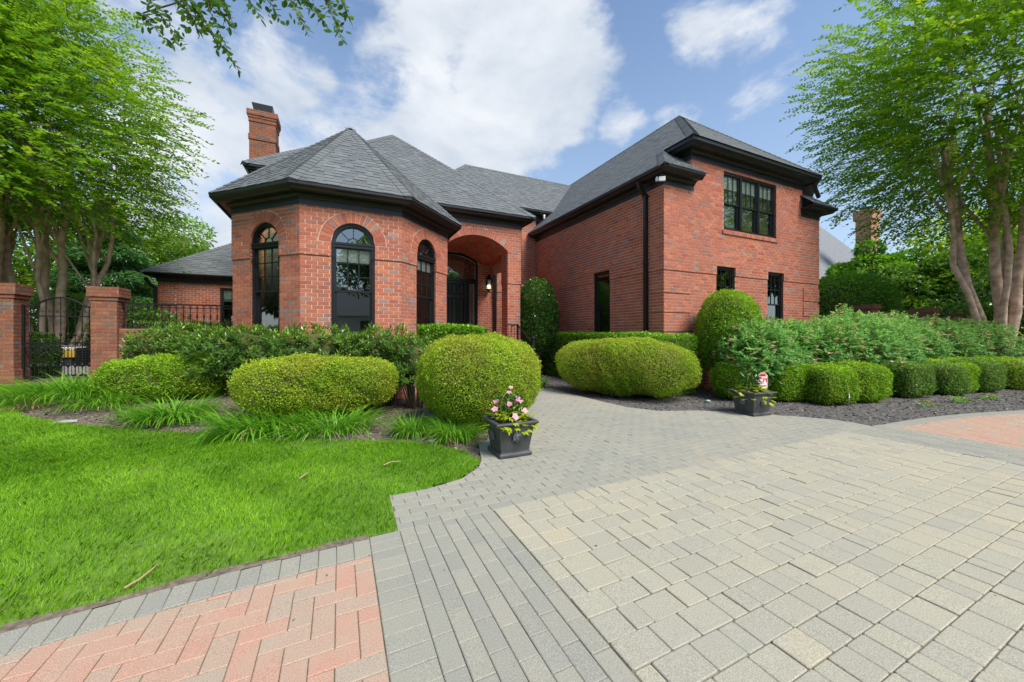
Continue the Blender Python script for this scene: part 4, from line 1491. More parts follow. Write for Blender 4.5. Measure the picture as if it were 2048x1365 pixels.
def arched_window(p0, p1, shade=0.0):
    o, t, n = frame_of(p0, p1)
    L_ = (Vector(p1) - Vector(p0)).length
    P = lambda u, z, b=0.0: o + t * u + n * b + UP * z
    c = L_ / 2; r = WIN_R
    b = -0.085
    fr = MB()
    w = 0.06
    o0 = P(0, 0)
    for s in (-1, 1):
        fr.box(o0, t, n, UP, c + s * (r - w / 2) - w / 2, c + s * (r - w / 2) + w / 2, b - .03, b + .055, 1.05, SP)
        fr.box(o0, t, n, UP, c + s * (r - w * .75) - w * .25, c + s * (r - w * .75) + w * .25, b + .055, b + .07, 1.05, SP)
    fr.box(o0, t, n, UP, c - r, c + r, b - .03, b + .07, 1.0, 1.07)
    fr.box(o0, t, n, UP, c - r + .002, c + r - .002, b - .02, b + .075, SP - .09, SP + .012)
    fr.box(o0, t, n, UP, c - r + .01, c + r - .01, b + .075, b + .09, SP - .03, SP + .01)
    for k in range(20):
        q0, q1 = math.pi * k / 20, math.pi * (k + 1) / 20
        for r0, r1, d0, d1 in ((r - w, r, b - .03, b + .055), (r - w * .55, r - .001, b + .055, b + .07), (r - w - .022, r - w, b - .02, b + .03)):
            V = [P(c + rr * math.cos(q), SP + rr * math.sin(q), dd) for dd in (d0, d1) for q, rr in ((q0, r0), (q0, r1), (q1, r1), (q1, r0))]
            fr.add(V, [(4, 5, 6, 7), (0, 3, 2, 1), (0, 4, 7, 3), (1, 2, 6, 5)])
    win = fr.build('arched_window', M['black_paint'], house)
    # fan light
    ri = r - w - .02
    rs = 0.115
    fan = MB()
    for q in (math.pi / 4, math.pi / 2, 3 * math.pi / 4):
        d = Vector((math.cos(q), math.sin(q)))
        e = Vector((-d.y, d.x)) * .009
        V = [P(c + p.x, SP + p.y, dd) for dd in (b - .01, b + .012) for p in (d * rs - e, d * ri - e, d * ri + e, d * rs + e)]
        fan.add(V, [(4, 5, 6, 7), (0, 3, 2, 1), (0, 1, 5, 4), (2, 3, 7, 6)])
    for k in range(12):
        q0, q1 = math.pi * k / 12, math.pi * (k + 1) / 12
        V = [P(c + rr * math.cos(q), SP + .01 + rr * math.sin(q), dd) for dd in (b - .01, b + .012) for q, rr in ((q0, rs - .009), (q0, rs + .009), (q1, rs + .009), (q1, rs - .009))]
        fan.add(V, [(4, 5, 6, 7), (0, 3, 2, 1), (0, 4, 7, 3), (1, 2, 6, 5)])
    fan.build('fan_muntin', M['black_trim'], win)
    for k in range(4):
        q = [(c + ri * math.cos(math.pi / 4 * (k + f / 5)), SP + ri * math.sin(math.pi / 4 * (k + f / 5))) for f in range(6)]
        q += [(c + rs * math.cos(math.pi / 4 * (k + f / 3)), SP + rs * math.sin(math.pi / 4 * (k + f / 3))) for f in (3, 2, 1, 0)]
        pane(win, P, q, b)
    pane(win, P, [(c + rs * math.cos(math.pi * f / 8), SP + rs * math.sin(math.pi * f / 8)) for f in range(9)], b)
    zm = 2.28
    sash(win, P, t, n, c - r + w, c + r - w, zm, SP - .09, b + .012, 3, 3, 0.018, 0.035, shade)
    sash(win, P, t, n, c - r + w, c + r - w, 1.07, zm + .03, b - .018, 1, 1, 0.018, 0.045)


arched_window(BAY[1], BAY[2])
arched_window(BAY[2], BAY[3], 0.26)
arched_window(BAY[3], BAY[4], 0.22)


def flat_window(p0, p1, u0, u1, z0, z1, cols, rows, zm, b=-0.09, shade=0.0, mullions=(), curtain=False, part='window'):
    o, t, n = frame_of(p0, p1)
    P = lambda u, z, b_=0.0: o + t * u + n * b_ + UP * z
    fr = MB()
    w = 0.06
    o0 = P(0, 0)
    for a0, a1, c0, c1 in ((u0, u0 + w, z0, z1), (u1 - w, u1, z0, z1), (u0 + w, u1 - w, z0, z0 + .05), (u0 + w, u1 - w, z1 - w, z1)):
        fr.box(o0, t, n, UP, a0, a1, b - .03, b + .06, c0, c1)
    edges = [u0 + w] + [m_ for m_ in mullions] + [u1 - w]
    for m_ in mullions:
        fr.box(o0, t, n, UP, m_ - .045, m_ + .045, b - .03, b + .062, z0 + .05, z1 - w)
        fr.box(o0, t, n, UP, m_ - .012, m_ + .012, b + .062, b + .07, z0 + .05, z1 - w)
    win = fr.build(part, M['black_paint'], house)
    for k in range(len(edges) - 1):
        a0 = edges[k] + (.045 if k else 0); a1 = edges[k + 1] - (.045 if k < len(edges) - 2 else 0)
        sash(win, P, t, n, a0, a1, zm, z1 - w, b + .012, cols, rows, 0.018, 0.035, shade, curtain)
        sash(win, P, t, n, a0, a1, z0 + .05, zm + .03, b - .018, 1, 1, 0.018, 0.045, None, curtain)
    return win


flat_window(RW[0], RW[1], wl['u0'], wl['u1'], wl['z0'], wl['z1'], 1, 1, 2.17)
flat_window(RW[1], RW[2], wf1['u0'], wf1['u1'], wf1['z0'], wf1['z1'], 3, 2, 2.26)
flat_window(RW[1], RW[2], wf2['u0'], wf2['u1'], wf2['z0'], wf2['z1'], 3, 2, 2.26)
tw = (9.36, 11.72)
flat_window((7.18, 6.54), (14.02, 6.54), wu['u0'], wu['u1'], wu['z0'], wu['z1'], 3, 2, 4.95, shade=0.36,
            mullions=(2.18 + 2.36 / 3 - .005, 2.18 + 2 * 2.36 / 3 + .005), curtain=True, part='triple_window')
flat_window((-6.02, 17.7), (0.5, 17.7), lw_op['u0'], lw_op['u1'], lw_op['z0'], lw_op['z1'], 3, 2, 2.35, shade=0.42)

# ---- front door with side lights and fan light
Yd = YD + 0.06
door_frame = MB()
zt = 3.39           # transom
for x in (D0, D1 - .07):
    door_frame.abox(x, x + .07, Yd - .04, Yd + .06, FLOOR, ASP - .02)
door_frame.abox(D0 + .07, D1 - .07, Yd - .05, Yd + .06, zt - .05, zt + .05)
for x in (3.25, 4.28):
    door_frame.abox(x, x + .075, Yd - .045, Yd + .06, FLOOR, zt - .05)
for k in range(24):    # arched head
    x0, x1 = D0 + (D1 - D0) * k / 24, D0 + (D1 - D0) * (k + 1) / 24
    za = lambda x: AZC - .03 + math.sqrt(AR ** 2 - (x - AXC) ** 2)
    V = [(x0, y_, za(x0) - .09) for y_ in (Yd - .05, Yd + .05)] + [(x1, y_, za(x1) - .09) for y_ in (Yd - .05, Yd + .05)] + [(x0, Yd - .05, za(x0)), (x1, Yd - .05, za(x1))]
    door_frame.add(V, [(0, 2, 5, 4), (0, 1, 3, 2)])
surround = door_frame.build('door_surround', M['door_green'], house)
dx0, dx1 = 3.325, 4.28
door = MB().abox(dx0, dx1, Yd - .005, Yd + .04, FLOOR + .02, zt - .05).build('front_door', M['door_green'], house)
cols = [(dx0 + .12, dx0 + .415), (dx0 + .54, dx0 + .835)]
colsx = [(dx0 + .10, dx0 + .30), (dx0 + .375, dx0 + .575), (dx0 + .65, dx0 + .85)]
for a0, a1 in colsx:
    for z0_, z1_ in ((FLOOR + .16, FLOOR + .62), (FLOOR + .74, FLOOR + 1.86), (FLOOR + 1.98, FLOOR + 2.38)):
        m_ = MB()
        # sunk moulding round a raised field
        A = [(a0, Yd - .006, z0_), (a1, Yd - .006, z0_), (a1, Yd - .006, z1_), (a0, Yd - .006, z1_)]
        B = [(a0 + .018, Yd - .024, z0_ + .018), (a1 - .018, Yd - .024, z0_ + .018), (a1 - .018, Yd - .024, z1_ - .018), (a0 + .018, Yd - .024, z1_ - .018)]
        C = [(a0 + .032, Yd - .008, z0_ + .032), (a1 - .032, Yd - .008, z0_ + .032), (a1 - .032, Yd - .008, z1_ - .032), (a0 + .032, Yd - .008, z1_ - .032)]
        V = A + B + C
        F = [(i, (i + 1) % 4, 4 + (i + 1) % 4, 4 + i) for i in range(4)] + [(4 + i, 4 + (i + 1) % 4, 8 + (i + 1) % 4, 8 + i) for i in range(4)] + [(8, 9, 10, 11)]
        m_.add(V, F)
        m_.build('door_panel', M['door_green'], door)
MB().lathe((dx0 + .06, Yd - .06, FLOOR + 1.05), [(0.002, -.03), (0.024, -.02), (0.03, 0), (0.024, .02), (0.002, .03)], 10).build('door_knob', M['came'], door)
for x0, x1 in ((D0 + .07, 3.25), (4.355, D1 - .07)):
    xm = (x0 + x1) / 2
    sl = MB().abox(x0, x1, Yd - .0, Yd + .03, FLOOR, FLOOR + .62).abox(x0, x0 + .05, Yd, Yd + .03, FLOOR + .62, zt - .05).abox(x1 - .05, x1, Yd, Yd + .03, FLOOR + .62, zt - .05).abox(x0 + .05, x1 - .05, Yd, Yd + .03, zt - .13, zt - .05).build('side_light', M['door_green'], house)
    MB().quad((x0 + .05, Yd + .015, FLOOR + .62), (x1 - .05, Yd + .015, FLOOR + .62), (x1 - .05, Yd + .015, zt - .13), (x0 + .05, Yd + .015, zt - .13)).build('pane', M['lead_glass'], sl)
    c = MB()
    for k in range(9):      # scrolled leading
        z0_ = FLOOR + .72 + k * .185
        for s in (-1, 1):
            pts = [(xm + s * .055 * math.sin(q), Yd + .008, z0_ + .09 - .085 * math.cos(q)) for q in [math.pi * m_ / 8 for m_ in range(9)]]
            c.tube(pts, 0.0055, 5)
    c.abox(x0 + .05, x0 + .062, Yd + .002, Yd + .012, FLOOR + .62, zt - .13).abox(x1 - .062, x1 - .05, Yd + .002, Yd + .012, FLOOR + .62, zt - .13)
    c.build('leading', M['came'], sl)
    MB().abox(x0 + .06, x1 - .06, Yd - .012, Yd, FLOOR + .14, FLOOR + .5).build('side_panel', M['door_green'], sl)
fan = MB()
pts = [(D0 + .07, zt + .05), (D1 - .07, zt + .05), (D1 - .07, ASP - .06)] + [(D1 - .07 - (D1 - D0 - .14) * k / 20, AZC - .03 + math.sqrt(AR ** 2 - (D1 - .07 - (D1 - D0 - .14) * k / 20 - AXC) ** 2) - .08) for k in range(21)]
fan.add([(x, Yd + .02, z) for x, z in pts], [tuple(range(len(pts)))])
fanlight = fan.build('fan_light', M['lead_glass'], house)
c = MB()
zc0 = zt + .06
for k in range(1, 12):
    q = math.pi * k / 12
    r0, r1 = .30, 1.25
    x1, z1_ = AXC + r1 * math.cos(q), zc0 + r1 * math.sin(q)
    lim = AZC - .03 - .1
    r = .3
    while r < 1.3:
        x, z = AXC + r * math.cos(q), zc0 + r * math.sin(q)
        if abs(x - AXC) > (D1 - D0) / 2 - .1 or z > AZC - .12 + math.sqrt(max(0, AR ** 2 - (x - AXC) ** 2)):
            break
        r += .03
    c.tube([(AXC + .3 * math.cos(q), Yd + .012, zc0 + .3 * math.sin(q)), (AXC + r * math.cos(q), Yd + .012, zc0 + r * math.sin(q))], 0.005, 4)
for rr in (.16, .3, .46, .62):
    c.tube([(AXC + rr * math.cos(math.pi * k / 18), Yd + .012, zc0 + rr * math.sin(math.pi * k / 18)) for k in range(19)], 0.006, 4)
for k in range(10):
    q = math.pi * (k + .5) / 10
    c.tube([(AXC + .38 * math.cos(q) + .055 * math.cos(m_ * .785), Yd + .012, zc0 + .38 * math.sin(q) + .055 * math.sin(m_ * .785)) for m_ in range(9)], 0.0045, 4)
for k in range(4):
    c.tube([(D1 - .17 + .05 * math.cos(m_ * .785), Yd + .012, zt + .16 + k * .13 + .06 * math.sin(m_ * .785)) for m_ in range(9)], 0.005, 4)
c.build('leading', M['came'], fanlight)
# hall behind the door
MB().abox(2.7, 5.0, YD + 2.6, YD + 2.65, FLOOR, 4.6).build('hall_wall', M['blind'], house)

# ---- wall lantern
lx, ly, lz = 5.08, YD - .20, 3.26
lan = MB()
lan.lathe((lx, ly, lz), [(0.02, -.30), (0.035, -.27), (0.02, -.24), (0.09, -.21), (0.105, -.19)], 8)
lan.lathe((lx, ly, lz), [(0.14, .15), (0.145, .17), (0.10, .23), (0.055, .27), (0.06, .29), (0.02, .32), (0.03, .345), (0.005, .37)], 8)
for k in range(8):
    q = math.pi / 8 + math.pi * k / 4
    lan.tube([(lx + .10 * math.cos(q), ly + .10 * math.sin(q), lz - .19), (lx + .133 * math.cos(q), ly + .133 * math.sin(q), lz + .16)], 0.007, 4)
lan.tube([(lx, YD - .01, lz - .05), (lx, YD - .06, lz - .2), (lx, ly + .02, lz - .26)], 0.014, 6)
lan.abox(lx - .06, lx + .06, YD - .045, YD - .02, lz - .2, lz + .1)
lantern = lan.build('wall_lantern', M['black_iron'], house)
gl = MB()
gl.lathe((lx, ly, lz), [(0.096, -.19), (0.13, .15)], 8)
gl.build('lantern_glass', M['glass'], lantern)
bm_, nt_, bs_ = new_mat('lamp_glow')
bs_.inputs['Emission Color'].default_value = (1.0, 0.86, 0.62, 1); bs_.inputs['Emission Strength'].default_value = 1.2
bs_.inputs['Base Color'].default_value = (0.9, 0.85, 0.7, 1)
for k in range(3):
    q = 2.1 * k + .4
    MB().lathe((lx + .04 * math.cos(q), ly + .04 * math.sin(q), lz - .1), [(0.014, -.08), (0.014, .0), (0.022, .03), (0.012, .07), (0.002, .085)], 8).build('candle_bulb', bm_, lantern)

# ---- rainwater pipes
def downspout(pts, w=0.05, d=0.038, mat='black_paint'):
    mb = MB()
    for k in range(len(pts) - 1):
        a, b = Vector(pts[k]), Vector(pts[k + 1])
        z = (b - a).normalized(); x = z.cross(Vector((0.0, 1.0, 0.02))).normalized(); y = z.cross(x)
        mb.box(a, x, y, z, -w, w, -d, d, -.02, (b - a).length + .02)
        for e in (-.6, 0, .6):
            mb.box(a, x, y, z, w * e - .006, w * e + .006, d, d + .006, 0, (b - a).length)
    for z_ in (1.3, 3.2, 4.9):
        if pts[-1][2] < z_ < pts[-2][2]:
            p = Vector((pts[-1][0], pts[-1][1], z_))
            mb.abox(p.x - w - .015, p.x + w + .015, p.y - w - .015, p.y + w + .015, z_, z_ + .03)
    return mb.build('downspout', M[mat], house)


downspout([(6.88, 7.07, 5.22), (6.90, 7.07, 5.12), (7.10, 7.07, 4.92), (7.105, 7.07, 0.05)])
downspout([(5.36, 12.9, 3.95), (5.36, 12.97, 0.9)])
downspout([(5.36, 10.75, 4.85), (5.33, 10.75, 4.75), (5.33, 10.75, 3.7)], 0.04, 0.03)
downspout([(13.25, 6.3, 6.02), (13.3, 6.3, 5.9), (13.45, 6.3, 5.72), (13.5, 6.3, 5.66)])
downspout([(-6.3, 17.5, 3.4), (-6.2, 17.55, 3.2), (-6.06, 17.6, 3.05), (-6.06, 17.6, 0.05)])

# ---- floodlight under the corner eave, small camera heads
fl = MB()
fl.lathe((6.98, 6.42, 5.19), [(0.05, 0), (0.05, .03), (0.02, .06)], 10)
fl.tube([(6.98, 6.42, 5.17), (6.9, 6.36, 5.11)], .014, 6)
flood = fl.build('floodlight', M['black_trim'], house)
MB().box((6.90, 6.36, 5.07), Vector((.8, -.6, 0)), Vector((.6, .8, 0)), UP, -.07, .07, -.05, .0, -.05, .05).build('lamp_head', M['white'], flood)
MB().lathe((6.86, 6.47, 5.10), [(0.012, -.05), (0.035, -.04), (0.04, .02), (0.02, .06)], 10).build('sensor', M['white'], flood)
MB().abox(7.30, 7.37, 12.60, 12.68, 6.02, 6.10).abox(7.31, 7.36, 12.61, 12.67, 5.95, 6.02).build('security_camera', M['white'], house)
MB().abox(-2.18, -2.10, 12.72, 12.80, 6.0, 6.09).abox(-2.2, -2.08, 12.68, 12.74, 5.98, 6.04).build('security_camera', M['white'], house)

# ------------------------------------------------------------------ plants
def unit(v):
    return v / np.maximum(np.linalg.norm(v, axis=1, keepdims=True), 1e-9)


def leaves(P, axis, nrm, L_, W_, fold=0.15):
    """kite-shaped leaves, one folded quad each"""
    axis = unit(axis)
    s = unit(np.cross(axis, nrm))
    n2 = np.cross(s, axis)
    L_ = np.broadcast_to(np.asarray(L_, float), (len(P),))[:, None]; W_ = np.broadcast_to(np.asarray(W_, float), (len(P),))[:, None]
    mid = P + axis * L_ * 0.48 + n2 * W_ * fold
    V = np.stack([P, mid + s * W_ * 0.5, P + axis * L_ - n2 * W_ * fold * 0.6, mid - s * W_ * 0.5], 1).reshape(-1, 3)
    k = np.arange(len(P)) * 4
    return V, np.stack([k, k + 1, k + 2, k + 3], 1)


def rot2(x, y, a):
    return x * math.cos(a) - y * math.sin(a), x * math.sin(a) + y * math.cos(a)


def surf(r, n, rad, p, lump, seed, zmin=-1.0):
    """points on a lumpy rounded-box / ellipsoid surface and their outward normals (local, centred)"""
    d = unit(r.normal(size=(n, 3)))
    # spread evenly over long shapes
    d = unit(d * np.array(rad) ** 0.35)
    s = (np.abs(d / np.array(rad)) ** p).sum(1) ** (-1.0 / p)
    q = d * s[:, None]
    g = np.sign(q) * (np.abs(q) / np.array(rad)) ** (p - 1) / np.array(rad)
    nr = unit(g)
    lm = lump * (vnoise(q[:, 0] * 2.1 + q[:, 2] * 1.3, q[:, 1] * 2.1 - q[:, 2] * 1.7, seed) + 0.6 * vnoise(q[:, 0] * 5 + q[:, 2] * 3, q[:, 1] * 5 + q[:, 2] * 4, seed + 1))
    q = q + nr * lm[:, None]
    ok = q[:, 2] > zmin * rad[2]
    return q[ok], nr[ok]


def core_mesh(rad, p, k=0.86, nu=18, nv=10):
    V, F = [], []
    for j in range(nv + 1):
        th = math.pi * j / nv
        for i in range(nu):
            ph = 2 * math.pi * i / nu
            d = np.array((math.sin(th) * math.cos(ph), math.sin(th) * math.sin(ph), math.cos(th)))
            s = (np.abs(d / np.array(rad)) ** p).sum() ** (-1.0 / p)
            V.append(d * s * k)
    for j in range(nv):
        for i in range(nu):
            i2 = (i + 1) % nu
            F.append((j * nu + i, (j + 1) * nu + i, (j + 1) * nu + i2, j * nu + i2))
    return np.array(V), F


def shrub(name, label, cat, c, rad, rot=0.0, p=2.5, n=30000, size=0.022, mat='lf_box', lump=0.03, depth=0.05, core=0.86, group=None, aspect=0.6, seed=1, zmin=-1.0, up=0.25, stems=True, base=None, light_top=0.35):
    """clipped shrub: leaf shell, twiggy heart, stems; c = centre of the body"""
    r = np.random.default_rng(seed)
    gz = float(terrain(c[0], c[1])) if base is None else base
    root = empty(name, (c[0], c[1], gz))
    tag(root, label, cat, group)
    q, nr = surf(r, n, rad, p, lump, seed, zmin)
    m = len(q)
    q = q - nr * (r.exponential(depth, m).clip(0, depth * 4) - np.where(r.random(m) < .05, r.uniform(0, .05, m), 0))[:, None]
    ax = unit(nr * 0.7 + r.normal(0, 0.75, (m, 3)) + np.array((0, 0, up)))
    nn = unit(nr + r.normal(0, 0.6, (m, 3)))
    L_ = size * r.uniform(0.7, 1.35, m)
    V, F = leaves(q, ax, nn, L_, L_ * aspect)
    x, y = rot2(V[:, 0], V[:, 1], rot)
    V = np.stack([x, y, V[:, 2]], 1) + np.array((0, 0, c[2] - gz))
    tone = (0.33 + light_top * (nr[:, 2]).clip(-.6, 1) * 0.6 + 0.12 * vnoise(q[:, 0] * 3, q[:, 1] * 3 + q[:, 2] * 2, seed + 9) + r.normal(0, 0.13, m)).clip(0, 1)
    o = link('foliage', mesh_np('foliage', V, F, 4, tone), M[mat]); o.parent = root
    if core:
        cv, cf = core_mesh(rad, p, core)
        x, y = rot2(cv[:, 0], cv[:, 1], rot)
        cv = np.stack([x, y, cv[:, 2] + c[2] - gz], 1)
        mb = MB(); mb.add(cv, cf)
        o = link('inner_twigs', mb.mesh('inner_twigs'), M['core']); o.parent = root
    if stems:
        mb = MB()
        for k in range(6):
            a = r.uniform(0, 6.28); e = r.uniform(0.1, 0.5)
            bx, by = rot2(rad[0] * e * math.cos(a), rad[1] * e * math.sin(a), rot)
            mb.tube([(bx * .6, by * .6, -0.06), (bx, by, (c[2] - gz) * 0.5), (bx * 1.3, by * 1.3, c[2] - gz)], [0.022, 0.016, 0.008], 5)
        o = link('stem', mb.mesh('stem'), M['dark_bark']); o.parent = root
    return root


# clipped golden mounds
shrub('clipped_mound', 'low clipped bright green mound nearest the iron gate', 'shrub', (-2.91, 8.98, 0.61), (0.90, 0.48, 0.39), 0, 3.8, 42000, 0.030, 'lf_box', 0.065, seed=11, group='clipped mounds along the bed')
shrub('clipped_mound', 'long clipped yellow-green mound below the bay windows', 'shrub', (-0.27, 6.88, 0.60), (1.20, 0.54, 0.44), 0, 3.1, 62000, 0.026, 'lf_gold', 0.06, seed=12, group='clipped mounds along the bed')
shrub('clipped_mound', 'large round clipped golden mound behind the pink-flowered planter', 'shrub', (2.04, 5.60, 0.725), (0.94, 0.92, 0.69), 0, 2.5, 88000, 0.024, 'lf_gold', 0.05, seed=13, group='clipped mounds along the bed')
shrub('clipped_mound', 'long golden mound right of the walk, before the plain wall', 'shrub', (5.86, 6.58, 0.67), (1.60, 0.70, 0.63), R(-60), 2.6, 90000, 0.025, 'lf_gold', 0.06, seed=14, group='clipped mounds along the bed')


def hedge(name, label, boxes, n, size, mat, seed, group=None, p=7):
    """formal hedge made of one or more runs: (x0,x1,y0,y1,z0,z1)"""
    r = np.random.default_rng(seed)
    bx = boxes[0]
    root = empty(name, ((bx[0] + bx[1]) / 2, (bx[2] + bx[3]) / 2, bx[4]))
    tag(root, label, 'hedge', group)
    Vs, Fs, Ts, off = [], [], [], 0
    core = MB()
    base = np.array(root.location)
    area = [((b[1] - b[0]) + (b[3] - b[2])) * 2 * (b[5] - b[4]) + (b[1] - b[0]) * (b[3] - b[2]) for b in boxes]
    for b, a in zip(boxes, area):
        m = int(n * a / sum(area))
        ctr = np.array(((b[0] + b[1]) / 2, (b[2] + b[3]) / 2, (b[4] + b[5]) / 2)); rad = np.array(((b[1] - b[0]) / 2, (b[3] - b[2]) / 2, (b[5] - b[4]) / 2))
        # even sampling on the five faces
        w = np.array([rad[1] * rad[2], rad[1] * rad[2], rad[0] * rad[2], rad[0] * rad[2], rad[0] * rad[1]]); f = r.choice(5, m, p=w / w.sum())
        q = r.uniform(-1, 1, (m, 3))
        nr = np.zeros((m, 3))
        for k, (axn, s) in enumerate(((0, -1), (0, 1), (1, -1), (1, 1), (2, 1))):
            q[f == k, axn] = s; nr[f == k, axn] = s
        q = q * rad
        q += nr * (0.03 * vnoise(q[:, 0] * 3 + q[:, 2] * 2, q[:, 1] * 3 - q[:, 2], seed) + 0.02 - r.exponential(0.035, m).clip(0, .12))[:, None]
        ax = unit(nr * 0.6 + r.normal(0, .6, (m, 3)) + np.array((0, 0, .45)))
        V, F = leaves(q + ctr - base, ax, unit(nr + r.normal(0, .6, (m, 3))), size * r.uniform(.7, 1.35, m), size * .5 * r.uniform(.8, 1.2, m))
        Vs.append(V); Fs.append(F + off); off += len(V)
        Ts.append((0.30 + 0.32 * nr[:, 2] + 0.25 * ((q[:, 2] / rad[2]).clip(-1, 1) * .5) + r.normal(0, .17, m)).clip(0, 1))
        k = 0.07
        core.abox(b[0] + k - base[0], b[1] - k - base[0], b[2] + k - base[1], b[3] - k - base[1], b[4] - base[2], b[5] - k - base[2])
    o = link('foliage', mesh_np('foliage', np.concatenate(Vs), np.concatenate(Fs), 4, np.concatenate(Ts)), M[mat]); o.parent = root
    o = link('inner_twigs', core.mesh('inner_twigs'), M['core']); o.parent = root
    return root


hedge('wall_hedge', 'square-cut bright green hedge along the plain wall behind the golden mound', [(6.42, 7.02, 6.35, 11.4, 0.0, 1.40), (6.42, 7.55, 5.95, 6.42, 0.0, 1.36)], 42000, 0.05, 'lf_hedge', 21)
shrub('evergreen_column', 'tall dark glossy egg-shaped evergreen in the corner by the entry', 'shrub', (5.98, 10.75, 1.95), (0.62, 0.60, 1.28), 0, 2.4, 17000, 0.062, 'lf_holly', 0.06, 0.06, seed=22)
shrub('round_shrub', 'tall round light green shrub before the narrow window of the wing', 'shrub', (8.42, 5.74, 1.40), (0.70, 0.66, 1.06), 0, 2.2, 28000, 0.040, 'lf_box', 0.05, seed=23)
shrub('laurel_hedge', 'big dark glossy hedge at the corner of the wing', 'hedge', (18.6, 7.6, 1.85), (2.3, 1.0, 1.85), 0, 3.2, 22000, 0.11, 'lf_hedge', 0.12, 0.1, seed=24, aspect=0.42)

# boxwood row along the drive
BOX = [(7.80, 5.22, .40, .42, 'rounded boxwood behind the planter with the sign', 'lf_box'), (8.66, 4.72, .41, .38, 'boxwood just right of the planter with the sign', 'lf_box'),
       (9.12, 4.12, .42, .38, 'squarish boxwood beside the little white flag', 'lf_box'), (10.02, 4.02, .43, .39, 'third boxwood along the drive from the planter, browned on its face', 'lf_box'),
       (10.62, 4.10, .38, .36, 'boxwood squeezed close behind the browned one', 'lf_box'), (11.75, 3.82, .42, .38, 'greyish boxwood behind the smallest yellow flower', 'lf_box_cool'),
       (12.95, 3.62, .42, .35, 'boxwood standing between the two grey-green ones', 'lf_box_cool'), (13.65, 3.62, .38, .34, 'small boxwood behind the leafy flower clump', 'lf_box'),
       (14.35, 3.42, .43, .37, 'round grey-green boxwood behind the yellow-orange flower', 'lf_box_cool'), (16.0, 3.30, .60, .37, 'boxwood at the edge of the picture below the crape myrtle', 'lf_box')]
for k, (x, y, r_, hz, lab, mt) in enumerate(BOX):
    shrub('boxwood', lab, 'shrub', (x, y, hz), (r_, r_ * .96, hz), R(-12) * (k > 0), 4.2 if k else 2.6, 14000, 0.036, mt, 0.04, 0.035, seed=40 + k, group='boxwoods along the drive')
hedge('low_hedge', 'low clipped hedge running behind the last boxwoods', [(13.6, 17.6, 3.95, 4.45, 0.0, 0.70)], 12000, 0.04, 'lf_box', 51)


# laurel-like shrubs under the bay windows: whorls of long leaves
def whorl_shrub(name, label, c, rad, n, L_, seed, base, mat='lf_laurel', zlow=-0.75, group=None, gap=0.0):
    r = np.random.default_rng(seed)
    root = empty(name, (c[0], c[1], base)); tag(root, label, 'shrub', group)
    q, nr = surf(r, n, rad, 3.6, 0.09, seed, zlow)
    q = q - nr * r.exponential(0.10, len(q)).clip(0, .3)[:, None]
    if gap:
        ok = vnoise(q[:, 0] * 3.3 + 5, q[:, 2] * 4.2 + q[:, 1], seed + 3) > -gap
        q, nr = q[ok], nr[ok]
    m = len(q)
    axis = unit(nr * 0.55 + np.array((0, 0, .75)) + r.normal(0, .28, (m, 3)))
    k = 8
    a = unit(np.cross(axis, r.normal(size=(m, 3)))); b = np.cross(axis, a)
    P, A, N_, T = [], [], [], []
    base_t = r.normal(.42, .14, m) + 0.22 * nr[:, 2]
    for j in range(k):
        ph = 2.4 * j + r.uniform(0, .5, m)
        out = a * np.cos(ph)[:, None] + b * np.sin(ph)[:, None]
        el = 0.15 + 0.85 * j / k
        ax = unit(out * (1 - .62 * j / k) + axis * el)
        P.append(q + axis * (0.01 * j)); A.append(ax); N_.append(unit(axis - ax * (axis * ax).sum(1)[:, None] + 1e-4)); T.append(base_t + .22 * (j / k - .5) + r.normal(0, .1, m))
    P, A, N_, T = map(np.concatenate, (P, A, N_, T))
    V, F = leaves(P, A, N_, L_ * r.uniform(.7, 1.2, len(P)), L_ * .33, .12)
    o = link('foliage', mesh_np('foliage', V + np.array((0, 0, c[2] - base)), F, 4, T.clip(0, 1)), M[mat]); o.parent = root
    mb = MB()
    for j in range(26):
        t_ = q[r.integers(m)] * .9
        mb.tube([(t_[0] * .3, t_[1] * .3, -.05), (t_[0] * .6, t_[1] * .6, (c[2] - base) * .55), (t_[0], t_[1], t_[2] + c[2] - base)], [.016, .011, .005], 4)
    o = link('stem', mb.mesh('stem'), M['dark_bark']); o.parent = root
    cv, cf = core_mesh(rad, 2.4, .62)
    mb = MB(); mb.add(cv + np.array((0, 0, c[2] - base + .12)), cf)
    o = link('inner_twigs', mb.mesh('inner_twigs'), M['core']); o.parent = root


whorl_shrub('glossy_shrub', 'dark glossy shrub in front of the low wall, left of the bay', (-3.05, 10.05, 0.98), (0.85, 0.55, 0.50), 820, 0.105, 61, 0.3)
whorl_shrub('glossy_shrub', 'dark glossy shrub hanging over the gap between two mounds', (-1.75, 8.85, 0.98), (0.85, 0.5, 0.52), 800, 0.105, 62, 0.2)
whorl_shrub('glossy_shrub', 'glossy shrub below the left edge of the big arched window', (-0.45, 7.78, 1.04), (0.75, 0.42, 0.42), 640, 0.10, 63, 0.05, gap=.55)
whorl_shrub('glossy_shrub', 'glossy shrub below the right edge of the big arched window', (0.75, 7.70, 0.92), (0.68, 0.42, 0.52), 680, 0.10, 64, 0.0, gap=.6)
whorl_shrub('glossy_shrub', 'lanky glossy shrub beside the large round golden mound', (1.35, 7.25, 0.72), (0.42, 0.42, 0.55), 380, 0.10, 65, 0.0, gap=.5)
hedge('entry_hedge', 'flat-topped bright green hedge in front of the entry arch', [(1.62, 3.05, 8.75, 9.35, 0.55, 1.57), (2.6, 3.45, 8.9, 9.5, 0.5, 1.53)], 14000, 0.075, 'lf_hedge', 66)


